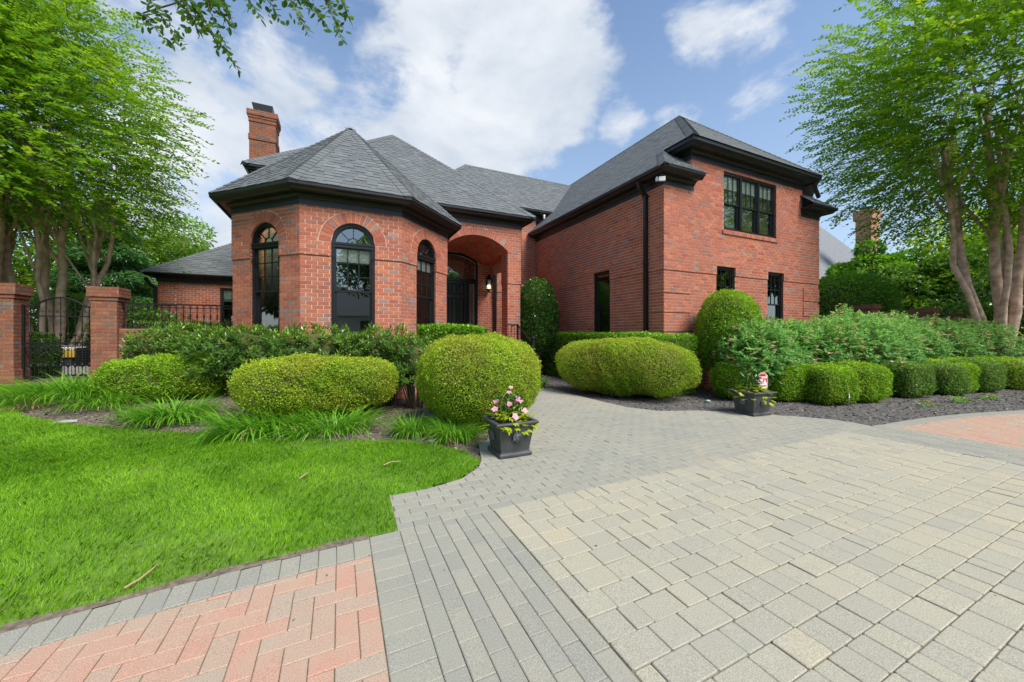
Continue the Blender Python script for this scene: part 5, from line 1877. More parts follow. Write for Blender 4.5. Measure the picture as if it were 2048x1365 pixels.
# shrub roses
def rose(label, c, rad, n, seed, reds):
    r = np.random.default_rng(seed)
    root = empty('rose_bush', (c[0], c[1], 0)); tag(root, label, 'rose bush', 'shrub roses behind the boxwoods')
    q, nr = surf(r, n // 7, rad, 2.1, 0.2, seed, -.55)
    q = q - nr * r.exponential(.12, len(q)).clip(0, .4)[:, None]
    m = len(q)
    d = unit(nr * .5 + r.normal(0, .55, (m, 3)) + np.array((0, 0, .28)))
    P, A, N_, T = [], [], [], []
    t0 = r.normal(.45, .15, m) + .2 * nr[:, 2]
    s = unit(np.cross(d, np.array((0, 0, 1.0)) + r.normal(0, .3, (m, 3))))
    for j in range(7):
        st = .022 * j
        sd = s * (1 if j % 2 else -1)
        P.append(q + d * st); A.append(unit(sd * (0.9 if j < 6 else 0) + d * .6)); N_.append(unit(np.array((0, 0, 1.0)) + nr * .5 + r.normal(0, .35, (m, 3)))); T.append(t0 + r.normal(0, .1, m))
    P, A, N_, T = map(np.concatenate, (P, A, N_, T))
    V, F = leaves(P, A, N_, .062 * r.uniform(.75, 1.25, len(P)), .042, .1)
    z = np.array((0, 0, c[2]))
    o = link('foliage', mesh_np('foliage', V + z, F, 4, T.clip(0, 1)), M['lf_rose']); o.parent = root
    cv, cf = core_mesh(rad, 2.1, .66)
    mb = MB(); mb.add(cv + z, cf)
    o = link('inner_twigs', mb.mesh('inner_twigs'), M['core']); o.parent = root
    mb = MB()
    for j in range(22):
        t_ = q[r.integers(m)] * .95
        mb.tube([(t_[0] * .25, t_[1] * .25, -.05), (t_[0] * .6, t_[1] * .6, c[2] * .6), (t_[0], t_[1], t_[2] + c[2])], [.014, .01, .004], 4)
    o = link('stem', mb.mesh('stem'), M['dark_bark']); o.parent = root
    # faded hips and a few open blooms
    idx = r.permutation(np.where(nr[:, 2] > -.35)[0])
    for mt, k0, k1, nm, sz in (('rose_faded', 0, 80, 'faded_bloom', .05), ('rose_red', 80, 80 + reds, 'rose_bloom', .095)):
        P, A, N_ = [], [], []
        if k1 <= k0: continue
        for i in idx[k0:k1]:
            for cc in range(r.integers(1, 4) if mt == 'rose_faded' else 1):
                b = q[i] + nr[i] * .10 + np.array((0, 0, .03)) + r.normal(0, .04, 3)
                for j in range(6):
                    ph = j * 1.05
                    v = np.array((math.cos(ph), math.sin(ph), .6)) + r.normal(0, .2, 3)
                    P.append(b); A.append(v); N_.append(np.array((-math.cos(ph) * .6, -math.sin(ph) * .6, 1.0)))
        V, F = leaves(np.array(P), np.array(A), unit(np.array(N_)), sz, sz * .9, .2)
        o = link(nm, mesh_np(nm, V + z, F, 4, r.uniform(0, 1, len(F))), M[mt]); o.parent = root


ROSES = [((8.35, 5.1, 0.85), (.74, .6, 0.77), 'rose bush growing up over the round light green shrub'), ((9.30, 5.15, 0.91), (.85, .7, 0.78), 'rose bush below the right narrow window of the wing'),
         ((10.45, 4.98, 0.91), (.9, .75, 0.78), 'rose bush below the far end of the wing wall'), ((11.75, 4.75, 0.98), (.95, .8, 0.89), 'rose bush in front of the dark glossy hedge'),
         ((13.15, 4.85, 0.98), (1.0, .85, 0.91), 'rose bush left of the red bloom, before the second brick pier'), ((14.85, 4.95, 0.98), (1.1, .9, 0.88), 'rose bush bearing the bright red bloom'),
         ((16.7, 4.75, 0.93), (1.15, .9, 0.83), 'rose bush under the trunks of the crape myrtle'), ((18.8, 4.5, 0.93), (1.2, .9, 0.83), 'rose bush cut by the edge of the picture')]
for k, (c, rad, lab) in enumerate(ROSES):
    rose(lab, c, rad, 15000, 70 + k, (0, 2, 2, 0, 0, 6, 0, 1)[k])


# daylily / liriope clumps
def blades(r, n, spread, length, width, mat_name, lean=(.55, 1.45), segs=6, z0=-0.01, dirs=None):
    V, F, T = [], [], []
    for i in range(n):
        a = r.uniform(0, 6.283) if dirs is None else r.normal(*dirs)
        rr = spread * math.sqrt(r.random())
        bx, by = rr * math.cos(a + r.normal(0, .5)), rr * math.sin(a + r.normal(0, .5))
        L_ = length * r.uniform(.6, 1.15); el = r.uniform(*lean)
        w = width * r.uniform(.7, 1.2)
        sx, sy = -math.sin(a), math.cos(a)
        b0 = len(V); t = r.normal(.45, .18)
        x = y = z = 0.0; ang = math.pi / 2 - el * .35
        for k in range(segs + 1):
            f = k / segs
            ww = w * (.75 + .5 * f if f < .4 else (1 - f) / .6 * 1.0 + .02)
            V.append((bx + x * math.cos(a) + sx * ww / 2, by + x * math.sin(a) + sy * ww / 2, z0 + z))
            V.append((bx + x * math.cos(a) - sx * ww / 2, by + x * math.sin(a) - sy * ww / 2, z0 + z))
            x += math.cos(ang) * L_ / segs; z += math.sin(ang) * L_ / segs
            ang -= el * 2.1 / segs
            if z < 0.015: z = 0.015
        for k in range(segs):
            F.append((b0 + 2 * k, b0 + 2 * k + 1, b0 + 2 * k + 3, b0 + 2 * k + 2)); T.append(min(1, max(0, t + r.normal(0, .05))))
    return np.array(V), np.array(F), np.array(T)


def clump(label, x, y, n, spread, length, seed, width=.017, straw=0, name='daylily_clump', group='grassy clumps along the lawn edge', sx=1.0):
    r = np.random.default_rng(seed)
    z = float(terrain(x, y))
    root = empty(name, (x, y, z)); tag(root, label, 'plant', group)
    V, F, T = blades(r, n, spread, length, width, None)
    V[:, 0] *= sx
    o = link('leaf_blades', mesh_np('leaf_blades', V, F, 4, T), M['lf_lily']); o.parent = root
    if straw:
        V, F, T = blades(r, straw, spread * 1.05, length * .8, width * .8, None, (.9, 1.5))
        V[:, 0] *= sx
        o = link('dry_blades', mesh_np('dry_blades', V, F, 4, r.uniform(0, 1, len(T))), M['lf_straw']); o.parent = root


clump('wide drift of long green strap leaves in front of the iron gate', -4.25, 9.35, 1100, .70, .62, 81, .018, 80, sx=1.25)
clump('strap-leaved clump between the gate drift and the low mound', -3.6, 8.6, 420, .45, .50, 181, .016, 40)
clump('strap-leaved clump at the foot of the mound nearest the gate', -2.35, 7.50, 480, .36, .56, 82, .019, 30, sx=1.2)
clump('thin bright clump left of the mound foot clump', -2.95, 7.75, 90, .2, .34, 83, .014, 10)
clump('biggest arching clump, yellowed at the base, below the long mound', -0.98, 6.42, 620, .44, .60, 84, .020, 70, sx=1.3)
clump('fine-leaved clump right of the biggest arching clump', -0.12, 6.02, 520, .40, .48, 85, .014, 30, sx=1.4)
clump('small tuft left of the large round mound', 0.95, 5.36, 340, .20, .44, 86, .014, 20)
clump('tuft with straw skirt behind the pink-flowered planter', 1.42, 4.90, 440, .25, .48, 87, .014, 70)
clump('light green lily by the newel post', 4.75, 8.45, 110, .14, .42, 88, .03, 0, group=None)
clump('straw-coloured dead tuft at the lawn tip of the bed', -4.55, 8.75, 30, .2, .3, 89, .012, 110)


# ---- trees
def spray_crown(r, centres, dirs, twig_len, per, L_, W_, droop):
    """pinnate-looking sprays: leaves in two ranks along drooping twigs"""
    m = len(centres)
    d = unit(dirs)
    s = unit(np.cross(d, np.array((0, 0, 1.0)) + r.normal(0, .25, (m, 3))))
    tl = twig_len * r.uniform(.6, 1.3, m)
    P, A, N_, T = [], [], [], []
    t0 = r.normal(.45, .16, m)
    for j in range(per):
        f = (j + 1) / per
        pos = centres + d * (tl * f)[:, None] - np.array((0, 0, 1.0)) * (droop * tl * f * f)[:, None]
        sd = s * (1 if j % 2 else -1)
        ax = unit(sd * (1.0 if j < per - 1 else .1) + d * .75 - np.array((0, 0, .15)) + r.normal(0, .22, (m, 3)))
        P.append(pos); A.append(ax); N_.append(unit(np.array((0, 0, 1.0)) + r.normal(0, .45, (m, 3)))); T.append(t0 + r.normal(0, .10, m))
    P, A, N_, T = map(np.concatenate, (P, A, N_, T))
    V, F = leaves(P, A, N_, L_ * r.uniform(.7, 1.2, len(P)), W_ * r.uniform(.8, 1.15, len(P)), .08)
    return V, F, T.clip(0, 1), d, tl


def crape(name, label, base, stems, crown_c, crown_r, n_twig, seed, mat='lf_tree', group=None, bias=(0, 0, 0), shell=.55, per=14, twig=.62, leaf=.062, zcut=None):
    r = np.random.default_rng(seed)
    root = empty(name, base); tag(root, label, 'tree', group)
    B = np.array(base)
    cc, cr = np.array(crown_c), np.array(crown_r)
    # skeleton: stems given as (top point, radius); limbs branch off them
    nodes, trunk, branch = [], MB(), MB()
    for top, rad, lean in stems:
        top = np.array(top)
        p0 = np.array((lean[0] * .35, lean[1] * .35, -.1))
        pts, rr = [], []
        for k in range(9):
            f = k / 8
            q = p0 * (1 - f) + (top - B) * f
            q[:2] += np.array(lean) * .5 * math.sin(f * math.pi) + r.normal(0, .05, 2) * (0 if k in (0, 8) else 1)
            pts.append(q); rr.append(rad * (1.12 - .72 * f))
        trunk.tube(pts, rr, 9)
        nodes += [(pts[k], rr[k]) for k in range(4, 9)]
    m = 30
    ends = []
    for k in range(m):
        p, rad = nodes[r.integers(len(nodes))]
        d = unit(r.normal(size=(1, 3)))[0]; d[2] = abs(d[2]) * .7 - .1
        e = cc - B + d * cr * r.uniform(.45, .88)
        mid = p * .5 + e * .5 + r.normal(0, .2, 3) + np.array((0, 0, .35))
        q1 = p * .25 + mid * .5 + e * .25 + np.array((0, 0, .1))
        r0 = min(rad * .55, .05)
        branch.tube([p, p * .45 + mid * .55, mid, mid * .4 + e * .6, e], [r0, r0 * .75, r0 * .55, r0 * .38, .008], 6)
        ends += [mid, mid * .5 + e * .5, e]
    ends = np.array(ends)
    # twigs through the shell of the crown
    d = unit(r.normal(size=(int(n_twig * 1.6), 3)))
    rad = r.uniform(shell, 1.0, len(d)) ** .7
    lm = 1 + .16 * vnoise(d[:, 0] * 2.2 + d[:, 2], d[:, 1] * 2.2 - d[:, 2] * 1.4, seed)
    q = d * cr * (rad * lm)[:, None]
    gap = vnoise(q[:, 0] * .75 + q[:, 2] * .5, q[:, 1] * .75 - q[:, 2] * .6, seed + 5) + .5 * vnoise(q[:, 0] * 1.9, q[:, 2] * 1.9 + q[:, 1], seed + 6)
    ok = (gap > -.62)
    if zcut is not None:
        ok &= (q[:, 2] + cc[2]) > zcut(q[:, 0] + cc[0], q[:, 1] + cc[1])
    q, d = q[ok][:n_twig], d[ok][:n_twig]
    out = unit(d * np.array((1, 1, .45)) + np.array(bias) + r.normal(0, .35, d.shape))
    C = q + cc - B
    V, F, T, dd, tl = spray_crown(r, C, out, twig, per, leaf, leaf * .58, .22)
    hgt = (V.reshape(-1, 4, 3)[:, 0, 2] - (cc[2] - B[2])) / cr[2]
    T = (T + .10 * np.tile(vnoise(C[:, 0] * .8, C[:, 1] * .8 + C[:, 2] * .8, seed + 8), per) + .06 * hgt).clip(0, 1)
    # thin twigs that carry the leaves
    tw = MB()
    sel = r.permutation(len(C))[:min(len(C), 1500)]
    for i in sel:
        a = C[i]; b = C[i] + dd[i] * tl[i] - np.array((0, 0, .22 * tl[i]))
        tw.tube([a - dd[i] * .3, a * .5 + b * .5 + np.array((0, 0, .05 * tl[i])), b], [.006, .004, .002], 3, False)
    o = link('trunk', trunk.mesh('trunk', True), M['bark']); o.parent = root
    o = link('limbs', branch.mesh('limbs', True), M['bark']); o.parent = root
    o = link('twigs', tw.mesh('twigs'), M['dark_bark']); o.parent = root
    o = link('crown', mesh_np('crown', V, F, 4, T), M[mat]); o.parent = root
    return root


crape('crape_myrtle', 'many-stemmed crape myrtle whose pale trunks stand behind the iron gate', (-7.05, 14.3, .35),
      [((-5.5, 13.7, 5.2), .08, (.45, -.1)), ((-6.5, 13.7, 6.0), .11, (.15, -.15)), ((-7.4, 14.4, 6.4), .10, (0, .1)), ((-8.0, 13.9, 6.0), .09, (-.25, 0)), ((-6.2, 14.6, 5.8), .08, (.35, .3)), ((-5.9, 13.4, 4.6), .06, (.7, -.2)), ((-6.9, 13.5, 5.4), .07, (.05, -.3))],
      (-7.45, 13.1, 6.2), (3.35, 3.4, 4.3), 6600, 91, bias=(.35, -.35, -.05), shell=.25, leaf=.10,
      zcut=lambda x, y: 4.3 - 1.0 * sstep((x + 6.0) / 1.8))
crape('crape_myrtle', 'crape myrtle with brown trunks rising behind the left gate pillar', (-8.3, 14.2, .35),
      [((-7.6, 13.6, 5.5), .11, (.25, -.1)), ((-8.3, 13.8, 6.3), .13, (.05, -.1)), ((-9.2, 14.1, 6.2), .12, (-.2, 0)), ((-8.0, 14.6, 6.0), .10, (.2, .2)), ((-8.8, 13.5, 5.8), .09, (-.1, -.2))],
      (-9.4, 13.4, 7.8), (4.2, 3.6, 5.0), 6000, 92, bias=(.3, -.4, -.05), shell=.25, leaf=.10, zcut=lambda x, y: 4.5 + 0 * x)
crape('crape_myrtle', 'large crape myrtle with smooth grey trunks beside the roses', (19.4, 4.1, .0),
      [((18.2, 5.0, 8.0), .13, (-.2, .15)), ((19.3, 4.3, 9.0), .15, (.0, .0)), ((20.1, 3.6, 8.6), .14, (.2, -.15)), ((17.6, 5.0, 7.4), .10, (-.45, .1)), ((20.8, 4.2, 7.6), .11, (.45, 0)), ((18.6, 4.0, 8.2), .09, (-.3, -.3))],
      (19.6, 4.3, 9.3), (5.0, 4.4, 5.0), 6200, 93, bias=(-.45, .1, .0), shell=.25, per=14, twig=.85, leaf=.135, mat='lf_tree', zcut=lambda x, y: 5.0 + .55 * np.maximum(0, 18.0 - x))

# branch of a tree that stands behind the viewpoint, hanging into the top of the view
def overhang():
    r = np.random.default_rng(97)
    root = empty('overhanging_tree', (-4.6, -0.9, 0)); tag(root, 'leafy drooping branch hanging into the sky above the bay roof', 'tree')
    B = np.array((-4.6, -0.9, 0))
    tr, lb = MB(), MB()
    tr.tube([np.array(p) - B for p in ((-4.6, -.9, -.1), (-4.5, -.8, 1.4), (-4.2, -.5, 2.8), (-3.6, 0.1, 3.7))], [.17, .14, .12, .085], 10)
    tr.tube([np.array(p) - B for p in ((-4.5, -.8, 1.4), (-5.1, -1.2, 3.0), (-5.6, -1.6, 5.0))], [.12, .10, .06], 8)
    limbs = [[(-3.6, .1, 3.7), (-2.4, 1.0, 3.75), (-1.3, 1.7, 3.6), (-.5, 2.05, 3.45), (.05, 2.1, 3.30)], [(-2.4, 1.0, 3.75), (-1.8, 1.8, 3.6), (-1.2, 2.35, 3.45), (-.8, 2.6, 3.35)],
             [(-1.3, 1.7, 3.6), (-.85, 2.1, 3.5), (-.5, 2.45, 3.35)]]
    C, D, TL = [], [], []
    for li in limbs:
        lb.tube([np.array(p) - B for p in li], [.028, .02, .014, .009, .004][:len(li)], 6)
    # hanging sprays: (start, end)
    S = [((-.93, 2.56, 3.12), (-.80, 2.50, 2.94)), ((-.90, 2.52, 3.2), (-.72, 2.45, 2.92)), ((-.74, 2.46, 3.25), (-.64, 2.40, 2.97)), ((-.72, 2.44, 3.2), (-.46, 2.32, 2.79)),
         ((-.62, 2.40, 3.22), (-.52, 2.34, 2.90)), ((-.80, 2.5, 3.2), (-.62, 2.42, 3.02)), ((-.46, 2.30, 3.22), (-.36, 2.27, 3.06)), ((-.34, 2.26, 3.22), (-.27, 2.22, 3.04)),
         ((-.26, 2.22, 3.25), (-.14, 2.14, 2.96)), ((-.2, 2.2, 3.22), (-.05, 2.10, 3.0)), ((-.08, 2.12, 3.24), (.02, 2.06, 2.92)), ((-.02, 2.1, 3.24), (.06, 2.05, 3.02)), ((-.66, 2.42, 3.26), (-.5, 2.33, 3.02)),
         ((-.12, 2.1, 3.26), (-.02, 2.08, 3.08)), ((-.55, 2.36, 3.24), (-.48, 2.3, 3.0))]
    P, A, N_ = [], [], []
    tw = MB()
    for a, b in S:
        a, b = np.array(a), np.array(b)
        up_ = np.array(limbs[0][3]) if a[0] > -.5 else np.array(limbs[2][2])
        mid = (a + b) / 2 + np.array((-.03, -.03, .03))
        tw.tube([up_ - B, a - B, mid - B, b - B], [.005, .0035, .0025, .0012], 4, False)
        n = int(np.linalg.norm(b - a) / .0105)
        d = unit((b - a)[None])[0]
        s = unit(np.cross(d, r.normal(size=3))[None])[0]
        for k in range(n):
            f = k / n
            pos = a * (1 - f) ** 2 + 2 * mid * f * (1 - f) + b * f * f
            sd = s * (1 if k % 2 else -1)
            # side twiglets
            if k % 5 == 2 and f < .85:
                e = unit((sd * 1.0 + d * .7 + r.normal(0, .25, 3))[None])[0]
                for q in range(5):
                    P.append(pos + e * .016 * q); A.append(unit((np.cross(e, d) * (1 if q % 2 else -1) + e * .6 + r.normal(0, .3, 3))[None])[0]); N_.append(r.normal(size=3))
            P.append(pos); A.append(unit((sd + d * .8 + r.normal(0, .3, 3))[None])[0]); N_.append(unit((np.array((.3, -.6, .6)) + r.normal(0, .7, 3))[None])[0])
    # foliage above the frame along the limbs and over the stem
    lim = [np.array(p) for li in limbs for p in li]
    for k in range(2600):
        p = lim[r.integers(len(lim))] * .5 + lim[r.integers(len(lim))] * .5 + r.normal(0, .25, 3) + np.array((-.3, -.3, .45))
        if p[2] < 3.45: continue
        P.append(p); A.append(r.normal(size=3)); N_.append(r.normal(size=3) + np.array((0, 0, 1)))
    for k in range(5200):
        p = np.array((-5.2, -1.4, 5.6)) + unit(r.normal(size=(1, 3)))[0] * np.array((2.6, 2.2, 1.9)) * r.uniform(.5, 1)
        P.append(p); A.append(r.normal(size=3)); N_.append(r.normal(size=3) + np.array((0, 0, 1)))
    P, A, N_ = np.array(P) - B, unit(np.array(A)), unit(np.array(N_))
    m = len(P)
    L_ = .036 * r.uniform(.65, 1.2, m); L_[-5200:] *= 3.0
    # oval leaves: six-sided
    s = unit(np.cross(A, N_)); n2 = np.cross(s, A)
    W = L_ * .52
    V = np.stack([P, P + A * (L_ * .3)[:, None] + s * (W * .46)[:, None], P + A * (L_ * .68)[:, None] + s * (W * .4)[:, None] + n2 * (W * .06)[:, None], P + A * L_[:, None],
                  P + A * (L_ * .68)[:, None] - s * (W * .4)[:, None] + n2 * (W * .06)[:, None], P + A * (L_ * .3)[:, None] - s * (W * .46)[:, None]], 1).reshape(-1, 3)
    k = np.arange(m) * 6
    F = np.stack([k + j for j in range(6)], 1)
    for nm, me, mt in (('trunk', tr.mesh('trunk', True), 'bark'), ('limbs', lb.mesh('limbs', True), 'bark'), ('twigs', tw.mesh('twigs'), 'dark_bark'),
                       ('crown', mesh_np('crown', V, F, 6, r.normal(.4, .18, m).clip(0, 1)), 'lf_tree_dark')):
        o = link(nm, me, M[mt]); o.parent = root


overhang()


def bg_tree(name, label, x, y, h, rx, rz, n, leaf, mat, seed, conifer=False, z0=0.0, trunk_r=.16, group=None, cat='tree'):
    r = np.random.default_rng(seed)
    root = empty(name, (x, y, z0)); tag(root, label, cat, group)
    zc = h - rz
    if conifer:
        f = r.random(n) ** .75
        z = h - f * (h - .6)
        a = r.uniform(0, 6.283, n); tier = .75 + .25 * np.sin(z * 5.5 + np.sin(a * 3))
        rad = rx * f ** .85 * tier * r.uniform(.55, 1.0, n)
        P = np.stack([np.cos(a) * rad, np.sin(a) * rad, z], 1)
        A = np.stack([np.cos(a), np.sin(a), -.25 + r.normal(0, .2, n)], 1) + r.normal(0, .3, (n, 3))
        T = r.normal(.4, .2, n) + .2 * (rad / np.maximum(rx * f, .05) - .8)
    else:
        k = 26
        cen = unit(r.normal(size=(k, 3))) * np.array((rx, rx, rz)) * r.uniform(.35, .8, (k, 1)) + np.array((0, 0, zc))
        which = r.integers(k, size=n)
        cr_ = r.uniform(.28, .5, k) * rx
        d = unit(r.normal(size=(n, 3)))
        P = cen[which] + d * (cr_[which] * r.uniform(.55, 1.05, n) ** .6)[:, None] * np.array((1, 1, .7))
        A = d + r.normal(0, .7, (n, 3)) - np.array((0, 0, .15))
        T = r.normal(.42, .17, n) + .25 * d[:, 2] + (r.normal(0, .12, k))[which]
    V, F = leaves(P, A, unit(r.normal(0, .6, (n, 3)) + np.array((0, 0, 1.0))), leaf * r.uniform(.6, 1.3, n), leaf * (.34 if conifer else .6))
    o = link('crown', mesh_np('crown', V, F, 4, T.clip(0, 1)), M[mat]); o.parent = root
    mb = MB()
    mb.tube([(0, 0, -.1), (.05, .02, h * .4), (0, 0, h * .85)], [trunk_r, trunk_r * .75, trunk_r * .25], 8)
    o = link('trunk', mb.mesh('trunk', True), M['dark_bark']); o.parent = root
    if not conifer:
        mb = MB()
        for c in cen[:14]:
            mb.tube([(0, 0, h * .3), c * .5 + np.array((0, 0, h * .18)), c], [trunk_r * .5, trunk_r * .3, .02], 5)
        o = link('limbs', mb.mesh('limbs'), M['dark_bark']); o.parent = root


# garden behind the gate
bg_tree('conifer', 'feathery green conifer behind the fence, left of the low wing', -9.6, 23.0, 7.6, 3.4, 3.0, 26000, .24, 'lf_pine', 101, True)
bg_tree('garden_tree', 'pale yellow-green tree beside the corner of the low wing', -8.2, 27.5, 8.6, 3.4, 3.4, 15000, .2, 'lf_lime', 102)
bg_tree('garden_tree', 'mid green tree rising behind the conifer', -14.5, 26.0, 10.5, 4.2, 4.4, 15000, .22, 'lf_tree', 103)
bg_tree('garden_tree', 'dark green tree at the far left behind the crape myrtles', -20.0, 22.0, 11.0, 4.6, 5.0, 14000, .24, 'lf_tree', 104)
bg_tree('garden_shrub', 'bright yellow-green shrub seen through the top of the gate', -7.6, 16.6, 2.9, 1.4, 1.1, 9000, .09, 'lf_lime', 105, trunk_r=.04, cat='shrub')
bg_tree('garden_shrub', 'glossy green shrub behind the gate beside the low wall', -5.3, 14.3, 2.35, 1.1, .85, 7000, .08, 'lf_holly', 106, trunk_r=.04, cat='shrub')
bg_tree('garden_shrub', 'bright green shrub above the iron railing', -5.6, 19.2, 3.0, 1.5, 1.2, 7000, .10, 'lf_lime', 107, trunk_r=.04, cat='shrub')
shrub('clipped_shrub', 'small-leaved clipped shrub just inside the gate at its hinge', 'shrub', (-6.42, 12.5, .90), (.34, .36, .52), 0, 3.0, 12000, .04, 'lf_holly', .03, seed=108)
hedge('garden_hedge', 'dark hedge crossing behind the gate', [(-9.5, -3.4, 14.9, 15.5, 0.3, 1.18)], 9000, .07, 'lf_holly', 109)
hedge('wall_top_hedge', 'low dark hedge showing between the railing and the garden wall', [(-4.5, -2.4, 11.75, 12.2, 0.3, 1.66)], 7000, .06, 'lf_holly', 110)
tag(MB().abox(-8.2, -4.4, 12.85, 14.0, .2, .60).build('patio_slab', M['concrete']), kind='structure')
# yellow covered chest on the patio
ch = empty('patio_chest', (-6.62, 13.4, .60)); tag(ch, 'yellow and white covered chest on the patio behind the gate', 'chest')
mb = MB(); mb.abox(-.5, .5, -.28, .28, .0, .22); o = link('base', mb.mesh('base'), M['planter']); o.parent = ch
ym = mat_plain('yellow_cover', (.62, .42, .07), .5, .12, 6)
mb = MB(); mb.abox(-.57, .57, -.33, .33, .22, .42); o = link('body', mb.mesh('body'), ym); o.parent = ch
mb = MB(); mb.add([(-.57, -.33, .42), (.57, -.33, .42), (.57, .33, .42), (-.57, .33, .42), (-.4, -.2, .53), (.46, -.2, .50), (.46, .2, .50), (-.4, .2, .53)], [(0, 1, 5, 4), (1, 2, 6, 5), (2, 3, 7, 6), (3, 0, 4, 7), (4, 5, 6, 7)])
o = link('cover', mb.mesh('cover'), M['white']); o.parent = ch
ac = empty('garden_unit', (-5.72, 13.15, .60)); tag(ac, 'black slatted box beside the yellow chest', 'box')
mb = MB(); mb.abox(-.22, .22, -.25, .25, 0, .46); o = link('casing', mb.mesh('casing'), M['black_paint']); o.parent = ac
for k in range(7):
    mb = MB(); mb.abox(-.2, .2, -.27, -.25, .03 + k * .06, .055 + k * .06); o = link('slat', mb.mesh('slat'), M['black_trim']); o.parent = ac

# right-hand background
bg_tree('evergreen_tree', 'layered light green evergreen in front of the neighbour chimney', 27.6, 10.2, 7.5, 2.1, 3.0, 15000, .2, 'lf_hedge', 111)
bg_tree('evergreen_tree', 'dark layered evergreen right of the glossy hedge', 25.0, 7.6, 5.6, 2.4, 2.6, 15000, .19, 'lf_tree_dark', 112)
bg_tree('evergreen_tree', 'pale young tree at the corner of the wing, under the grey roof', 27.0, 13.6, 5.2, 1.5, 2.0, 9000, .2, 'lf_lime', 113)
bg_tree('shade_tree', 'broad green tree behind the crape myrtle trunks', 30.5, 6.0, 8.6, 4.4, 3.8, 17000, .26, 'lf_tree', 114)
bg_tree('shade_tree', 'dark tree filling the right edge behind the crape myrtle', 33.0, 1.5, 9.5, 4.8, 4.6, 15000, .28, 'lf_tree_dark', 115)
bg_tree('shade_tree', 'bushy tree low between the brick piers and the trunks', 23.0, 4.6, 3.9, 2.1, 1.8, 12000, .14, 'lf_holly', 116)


def pier(label, x, y, top):
    g = empty('brick_pier', (x, y, 0)); tag(g, label, 'pier', 'brick piers behind the roses')
    mo, pc = MB(), Pieces()
    for h0, h1, o_ in ((0.2, top - .16, 0.0), (top - .16, top, .04)):
        c = [(x - .25 - o_, y + .25 + o_), (x - .25 - o_, y - .25 - o_), (x + .25 + o_, y - .25 - o_), (x + .25 + o_, y + .25 + o_)]
        for i in range(3):
            panel(c[i], c[i + 1], h0, h1, (), 0.0, pc=pc, mo=mo)
        mo.add([(*p, h1) for p in c] + [(*p, h0) for p in c], [(0, 1, 2, 3), (7, 6, 5, 4), (3, 0, 4, 7)])
    body = mo.build('core', M['old_mortar'], g)
    pc.flush(g, 'brick', 'brick_courses', M['old_brick'], 0)


pier('square brick pier in front of the dark glossy hedge', 16.9, 6.45, 2.42)
pier('half-hidden brick pier between the hedge and the trunks', 18.95, 5.65, 2.30)
pier('brick pier nearest the crape myrtle trunks', 20.4, 5.05, 2.12)

# neighbour house beyond
nb_ = empty('neighbour_house', (38, 19, 0)); tag(nb_, 'neighbouring house with pale grey roof and tan brick chimney', 'house')
tanb = mat_plain('tan_brick', (.44, .22, .14), .9, .25, 9)
palr = mat_plain('pale_shingle', (.20, .21, .22), .95, .14, 4, bump_s=.2)
MB().abox(32, 50, 16.2, 30, 0, 4.6).build('wall', tanb, nb_)
rf = MB()
rf.add([(29.5, 15.2, 4.5), (50.5, 15.2, 4.5), (50.5, 31, 4.5), (29.5, 31, 4.5), (36.5, 22.5, 14.8), (43.0, 22.5, 14.8)], [(0, 1, 5, 4), (3, 0, 4), (1, 2, 5), (2, 3, 4, 5)])
rf = rf.build('roof', palr, nb_)
cn = MB().abox(39.0, 40.4, 14.6, 15.6, 0, 10.7).abox(38.88, 40.52, 14.48, 15.72, 10.7, 11.5).build('chimney', tanb, nb_)
MB().abox(39.25, 40.15, 14.8, 15.4, 11.5, 11.8).build('chimney_cap', M['black_trim'], cn)

# across the street, seen mirrored in the window panes
op = empty('opposite_house', (2, -30, 0)); tag(op, 'pale house with grey roof mirrored in the big arched window', 'house')
MB().abox(-9, 9, -36, -28, 0, 3.3).build('wall', M['white'], op)
r2 = MB(); r2.add([(-10, -37, 3.2), (10, -37, 3.2), (10, -27.4, 3.2), (-10, -27.4, 3.2), (-5, -32, 6.8), (5, -32, 6.8)], [(0, 1, 5, 4), (3, 4, 5, 2), (0, 4, 3), (1, 2, 5)])
r2.build('roof', palr, op)
for x in (-7.2, -3.2, 2.0, 5.5):
    MB().abox(x, x + 1.6, -27.98, -27.9, 1.0, 2.7).build('window', M['black_paint'], op)
for k, (x, y, h) in enumerate(((-13, -22, 12), (14, -20, 11), (24, -12, 12), (-26, -14, 12), (-15.5, 8.5, 9), (-19, 14, 11), (27, -5, 10), (34, -12, 12), (4.6, -21, 11.5))):
    bg_tree('street_tree', ('street tree mirrored at the left of the window panes', 'street tree mirrored at the right of the window panes', 'far street tree mirrored in the wing windows', 'street tree mirrored in the side of the bay', 'tree beyond the lawn mirrored in the left arched window', 'taller tree beyond the lawn mirrored in the left arched window', 'tree beyond the drive mirrored in the narrow wing windows', 'taller tree beyond the drive mirrored in the narrow wing windows', 'street tree mirrored in the upper panes of the big arched window')[k],
            x, y, h, 5.0 if k < 4 else (3.6 if k < 8 else 5.0), 4.6 if k < 8 else 3.2, 9000, .45, 'lf_tree_dark', 120 + k, trunk_r=.3, group='trees across the street')

# ------------------------------------------------------------------ gate, pillars, garden wall and railing
YG = 11.25


